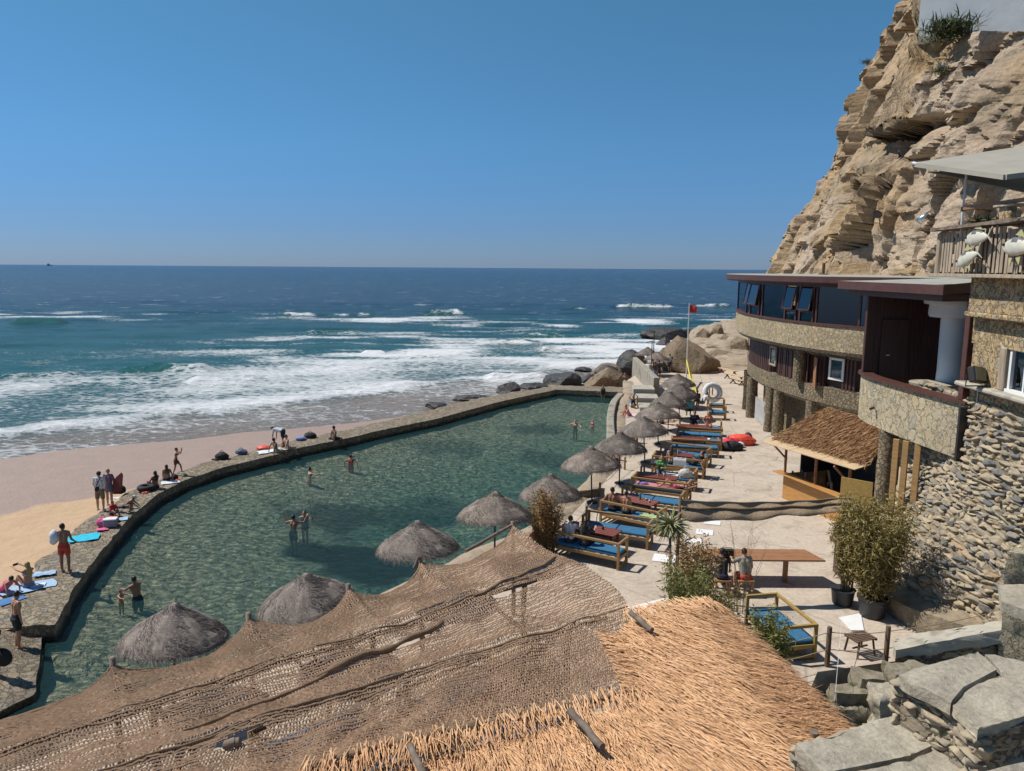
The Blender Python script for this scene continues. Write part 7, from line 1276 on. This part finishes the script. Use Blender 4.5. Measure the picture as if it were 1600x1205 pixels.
# --- swimmers
def swim(label, u, v, depth, hd, pose=None, **kw): q = P(u, v, WAT); q[2] -= depth; return person(label, q, hd, pose, **kw)
swim('man standing chest deep holding out his arms to the small child', 215, 934, .98, 60, dict(uaL=(-.15,.8,-.5), faL=(.1,.9,-.1), uaR=(.15,.8,-.6), faR=(-.1,.95,-.15), lean=10, look=(0,-12,0)), H=1.76, sk=2, wear=[('shorts', nav)], vox=.011)
swim('small child in the water reaching towards the man', 189, 940, .55, -110, dict(uaL=(-.4,.8,-.2), faL=(0,.9,0), uaR=(.4,.8,-.2), faR=(0,.9,0)), H=.98, sk=0, hair=('short', HD))
swim('man in the pool holding a small phone out to his side, seen from behind', 458, 825, 1.18, -20, dict(uaL=(-.9,.25,-.35), faL=(-.5,.2,.9), uaR=(.8,.6,-.1), faR=(.2,.5,.85), lean=5), H=1.78, sk=2, wear=[('shorts', nav)])
swim('dark haired woman in the pool facing the man with the phone', 476, 808, 1.36, 170, dict(uaL=(-.9,.3,-.2), faL=(-.3,.6,.5), uaR=(.9,.3,-.4), faR=(.2,.9,.1)), H=1.68, sk=0, fem=True, wear=[('swimsuit', blk)])
swim('person with a dark hair bun in the pool reaching one arm forward', 483, 741, 1.33, -60, dict(uaR=(.6,.8,-.2), faR=(.1,1,.1), lean=6), H=1.72, sk=1, hair=('bun', HB))
swim('person in a red swimsuit standing deep in the middle of the pool', 548, 722, 1.20, -10, dict(uaL=(-.8,0,-.5), uaR=(.8,0,-.5)), H=1.66, sk=0, fem=True, wear=[('swimsuit', rsh)])
swim('dark haired swimmer near the far shallow end with arms spread', 899, 667, 1.12, 160, dict(uaL=(-.8,.3,-.4), faL=(-.3,.8,0), uaR=(.9,.3,-.3), faR=(.4,.8,0)), H=1.66, sk=1, hair=('short', HB))
swim('child in a bright pink cap standing in the shallow end', 926, 670, .38, 150, None, H=1.02, sk=1, hair=('cap_only', HB), hat=plain('pink_cap', (.72,.10,.22)), wear=[('briefs', pk)])
swim('dark haired woman standing in the water at the pool end wall', 942, 621, .55, 170, None, H=1.66, sk=2, fem=True, hair=('long', HB), wear=[('swimsuit', blk)])
person('woman in white shorts standing on the pool end wall', P(976,612,WT+.05), 150, dict(uaR=(.35,.3,-.7), faR=(-.3,.6,.5)), 1.68, 2, True, ('short', HD), [('top', brn), ('shorts', wt, .35), ('shoes', wt)], vox=.016)
person('woman with raised elbows sitting on the blue towel by the curved wall', P(989,637,0), 200, mix(GR, uaL=(-.7,0,.7), faL=(.6,-.1,.5), uaR=(.7,0,.7), faR=(-.6,-.1,.5), lean=4), 1.68, 2, True, ('short', HB), [('swimsuit', blk)], vox=.016)
person('sunbather folded forward on the pink towel by the curved wall', P(983,650,0), 120, mix(GR, lean=30), 1.66, 0, True, ('short', HD), [('briefs', pk), ('top', pk)], vox=.016)
# --- under the parasols and on the benches
def onbench(k, a, dep, z=.535): c, e, pn_, rz = BEN[k]; f = np.array((-math.sin(rz), math.cos(rz))); return np.append(c+e*a+f*dep, 0), math.degrees(rz)
def bsit(label, k, a, pose=None, dep=-.12, turn=0, **kw): q, h = onbench(k, a, dep); return person(label, q, h+turn, mix(SIT, pel=(0,0,.64), shL=(0,.1,-1), **(pose or {})), **kw)
bsit('person in a white shirt on the nearest bench, seen from behind', 0, -.70, dict(uaR=(.3,.7,-.6), faR=(-.3,.7,.3), look=(-12,-8,0)), H=1.76, sk=1, wear=[('shirt', wsh, .6), ('shorts', nav)], vox=.011)
bsit('long haired person in dark clothes on the nearest bench', 0, -.15, dict(uaR=(.2,.7,-.6), faR=(-.2,.8,.2), lean=10), H=1.68, sk=1, fem=True, hair=('long', HB), wear=[('shirt', dgr, .9), ('trousers', m_black)], vox=.011)
bsit('shirtless dark haired man leaning over the bench rail, seen from behind', 2, -.80, dict(uaL=(-.5,-.25,-.8), faL=(-.2,-.3,-.7), uaR=(.6,.1,-.6), faR=(.4,.2,-.7), lean=-4), H=1.80, sk=2, wear=[('shorts', blk)], vox=.011)
bsit('bare backed person with short dark hair beside the shirtless man', 2, -.22, dict(uaL=(-.2,.2,-1), lean=-2), H=1.68, sk=0, fem=True, hair=('short', HB), wear=[('briefs', blk)], vox=.011)
bsit('person in a green patterned shirt with a bun, facing the camera', 5, -.35, dict(uaL=(-.15,.5,-.85), faL=(.3,.8,.2), uaR=(.15,.5,-.85), faR=(-.3,.8,.3), look=(0,-6,0)), H=1.72, sk=1, fem=True, hair=('bun', HD), wear=[('shirt', grs, .6), ('shorts', den)], vox=.012)
q, h = onbench(4, .55, 0); person('sunbather lying on the pink towel along the bench with one knee raised', q, h+90, dict(pel=(0,-.1,.66), abs=1, lean=-84, thL=(-.06,.75,.6), shL=(0,.65,-.7), thR=(.06,1,.0), shR=(0,1,-.04), uaL=(-.8,-.5,.1), faL=(.3,-.8,.3), uaR=(.7,-.5,.1), faR=(-.3,-.8,.3)), 1.66, 0, True, ('short', HD), [('briefs', pk), ('top', pk)])
bsit('bare backed woman with long dark hair sitting before the hung towel', 6, -.35, dict(lean=4, uaR=(.3,.5,-.8), faR=(-.2,.8,-.1)), H=1.70, sk=1, fem=True, hair=('long', HD), wear=[('briefs', blk)], vox=.012)
q, h = onbench(6, .72, .05); person('man in a navy shirt reclining at the right end of the bench', q, h+70, dict(pel=(0,0,.65), abs=1, lean=-42, thL=(-.1,.9,.35), thR=(.1,.95,.2), shL=(0,.8,-.6), shR=(0,.9,-.4), uaL=(-.3,-.5,-.8), faL=(-.1,-.4,-.6), uaR=(.3,.2,-.8), faR=(-.1,.8,0)), 1.78, 0, wear=[('shirt', nav, .7), ('shorts', blk)], vox=.012)
bsit('dark haired man in a navy shirt sitting left of the woman in the orange bikini', 11, -.35, dict(lean=14, uaL=(-.3,.4,-.8), faL=(.2,.8,.1)), H=1.78, sk=2, wear=[('shirt', nav, .8), ('shorts', blk)], vox=.014)
bsit('blonde woman in an orange bikini sitting in the sun on a bench', 11, .45, dict(uaL=(-.5,0,-.8), faL=(.4,.5,-.5), uaR=(.5,0,-.8), faR=(-.4,.5,-.5), lean=0), H=1.72, sk=0, fem=True, hair=('bun', HL), wear=[('top', orb), ('briefs', orb)], vox=.012)
q = P(1077,655,0); person('person with a turquoise towel round the shoulders, back to the camera', q, -5, mix(SIT, pel=(0,0,.66), lean=16), 1.74, 2, wear=[('shirt', tqs, .9), ('shorts', blk)], vox=.016)
person('reddish tanned person in black sitting under the parasol before the white ring float', P(1075,639,0), 170, mix(SIT, pel=(0,0,.60)), 1.76, 0, wear=[('vest', blk), ('shorts', blk)], vox=.018)
person('small dark person sitting between the parasol and the white ring float', P(1089,637,0), 150, mix(SIT, pel=(0,0,.55)), 1.55, 2, wear=[('shirt', dgr, .8), ('shorts', blk)], vox=.018)
person('person leaning back in a wooden seat left of the white ring float', P(1098,640,0), 110, mix(SIT, pel=(0,0,.55), lean=-28), 1.70, 2, wear=[('shirt', wsh, .6), ('shorts', kha)], vox=.018)
person('person crouching in the sun on the pool rim below a parasol', P(955,716,.05), -150, mix(GR, lean=22), 1.70, 1, wear=[('shorts', nav, .3)], vox=.014)
person('person in dark shorts sitting on the pool rim behind a parasol pole', P(992,690,.05), 160, mix(GR, lean=6), 1.70, 2, wear=[('shirt', nav, .5), ('shorts', blk)], vox=.016)
person('person lying on the ground with bare legs stretched out under a parasol', P(1036,662,.02), 60, dict(pel=(0,0,.12), abs=1, lean=-80, thL=(-.06,1,.02), thR=(.06,1,.05), shL=(0,1,-.1), shR=(0,1,-.05), uaL=(-.5,-.8,.1), uaR=(.5,-.8,.1), faL=(.3,-.8,.2), faR=(-.3,-.8,.2)), 1.72, 0, wear=[('shorts', blk, .3)], vox=.016)
person('person with a bare back sitting low at the pool rim beside the dry shrub', P(838,858,.02), 40, mix(GR, lean=12), 1.70, 0, True, ('short', HD), [('briefs', pk)], vox=.014)
# --- far group by the parapet and the rocks
person('person holding a blue towel at their waist by the far parapet', P(1023,597,0), 10, dict(uaL=(-.3,.3,-.8), faL=(.2,.8,-.2)), 1.80, 2, wear=[('skirt', blw, .9), ('shirt', brn, .3)], vox=.018)
person('tall person in dark clothes right of the blue towel by the far parapet', P(1029,594,0), -10, None, 1.80, 2, wear=[('shirt', dgr, .8), ('shorts', dgr, .8)], vox=.018)
person('tanned person leaning on the far parapet under the parasol', P(1015,590,0)+(.5,0,0), 80, dict(lean=30, uaL=(-.1,.8,-.3), faL=(0,1,0), uaR=(.1,.8,-.3), faR=(0,1,0)), 1.78, 2, wear=[('shorts', nav)], vox=.018)
person('person in white top and dark shorts standing before the huge wedge boulder', P(1046,582,0), 20, None, 1.80, 0, wear=[('shirt', wsh, .5), ('shorts', nav, .8)], vox=.018)
# --- at the long table
q = P(1172,930,0)+(0,.25,0); sd_ = np.array((7.05,21.75,0)); person('person in a loose pale grey shirt sitting at the long table, seen from behind', sd_, 8, mix(SIT, pel=(0,0,.62), lean=14, look=(20,-10,0), uaL=(-.3,.7,-.6), faL=(.2,.8,.1)), 1.76, 1, wear=[('shirt', olv, .95), ('shorts', rsh, .6)], vox=.011)
sd2 = np.array((6.35,21.75,0)); person('person in black with a dark cap sitting at the long table', sd2, -8, mix(SIT, pel=(0,0,.62), lean=18, uaL=(-.3,.7,-.6), faL=(.2,.8,.1), uaR=(.3,.7,-.6)), 1.74, 2, wear=[('shirt', m_black, .95), ('trousers', nav)], hat=m_black, vox=.012)
for k, c in enumerate((sd_, sd2)):
    o = thing('bench_stool', ['wooden stool under the person in the pale grey shirt','wooden stool under the person in black'][k], 'stool', c); MB().box(c+(0,-.02,.48), (.5,.36,.05), bev=.01).build('seat', m_redbrown, o)
    for sx in (-1, 1):
        for sy in (-1, 1): MB().beam(c+(sx*.2, sy*.13-.02, .46), c+(sx*.22, sy*.15-.02, 0), .04, .04).build('leg', m_redbrown, o)
c = np.array((6.72,22.5,.835)); sc_ = thing('black_box', 'small black box standing on the long table between the two people', 'box', c); MB().box(c+(0,0,.15), (.36,.14,.30), bev=.02).build('case', m_black, sc_); MB().tube([c+(-.1,0,.30), c+(-.1,0,.35), c+(.1,0,.35), c+(.1,0,.30)], .012, 6).build('handle', m_dark, sc_)
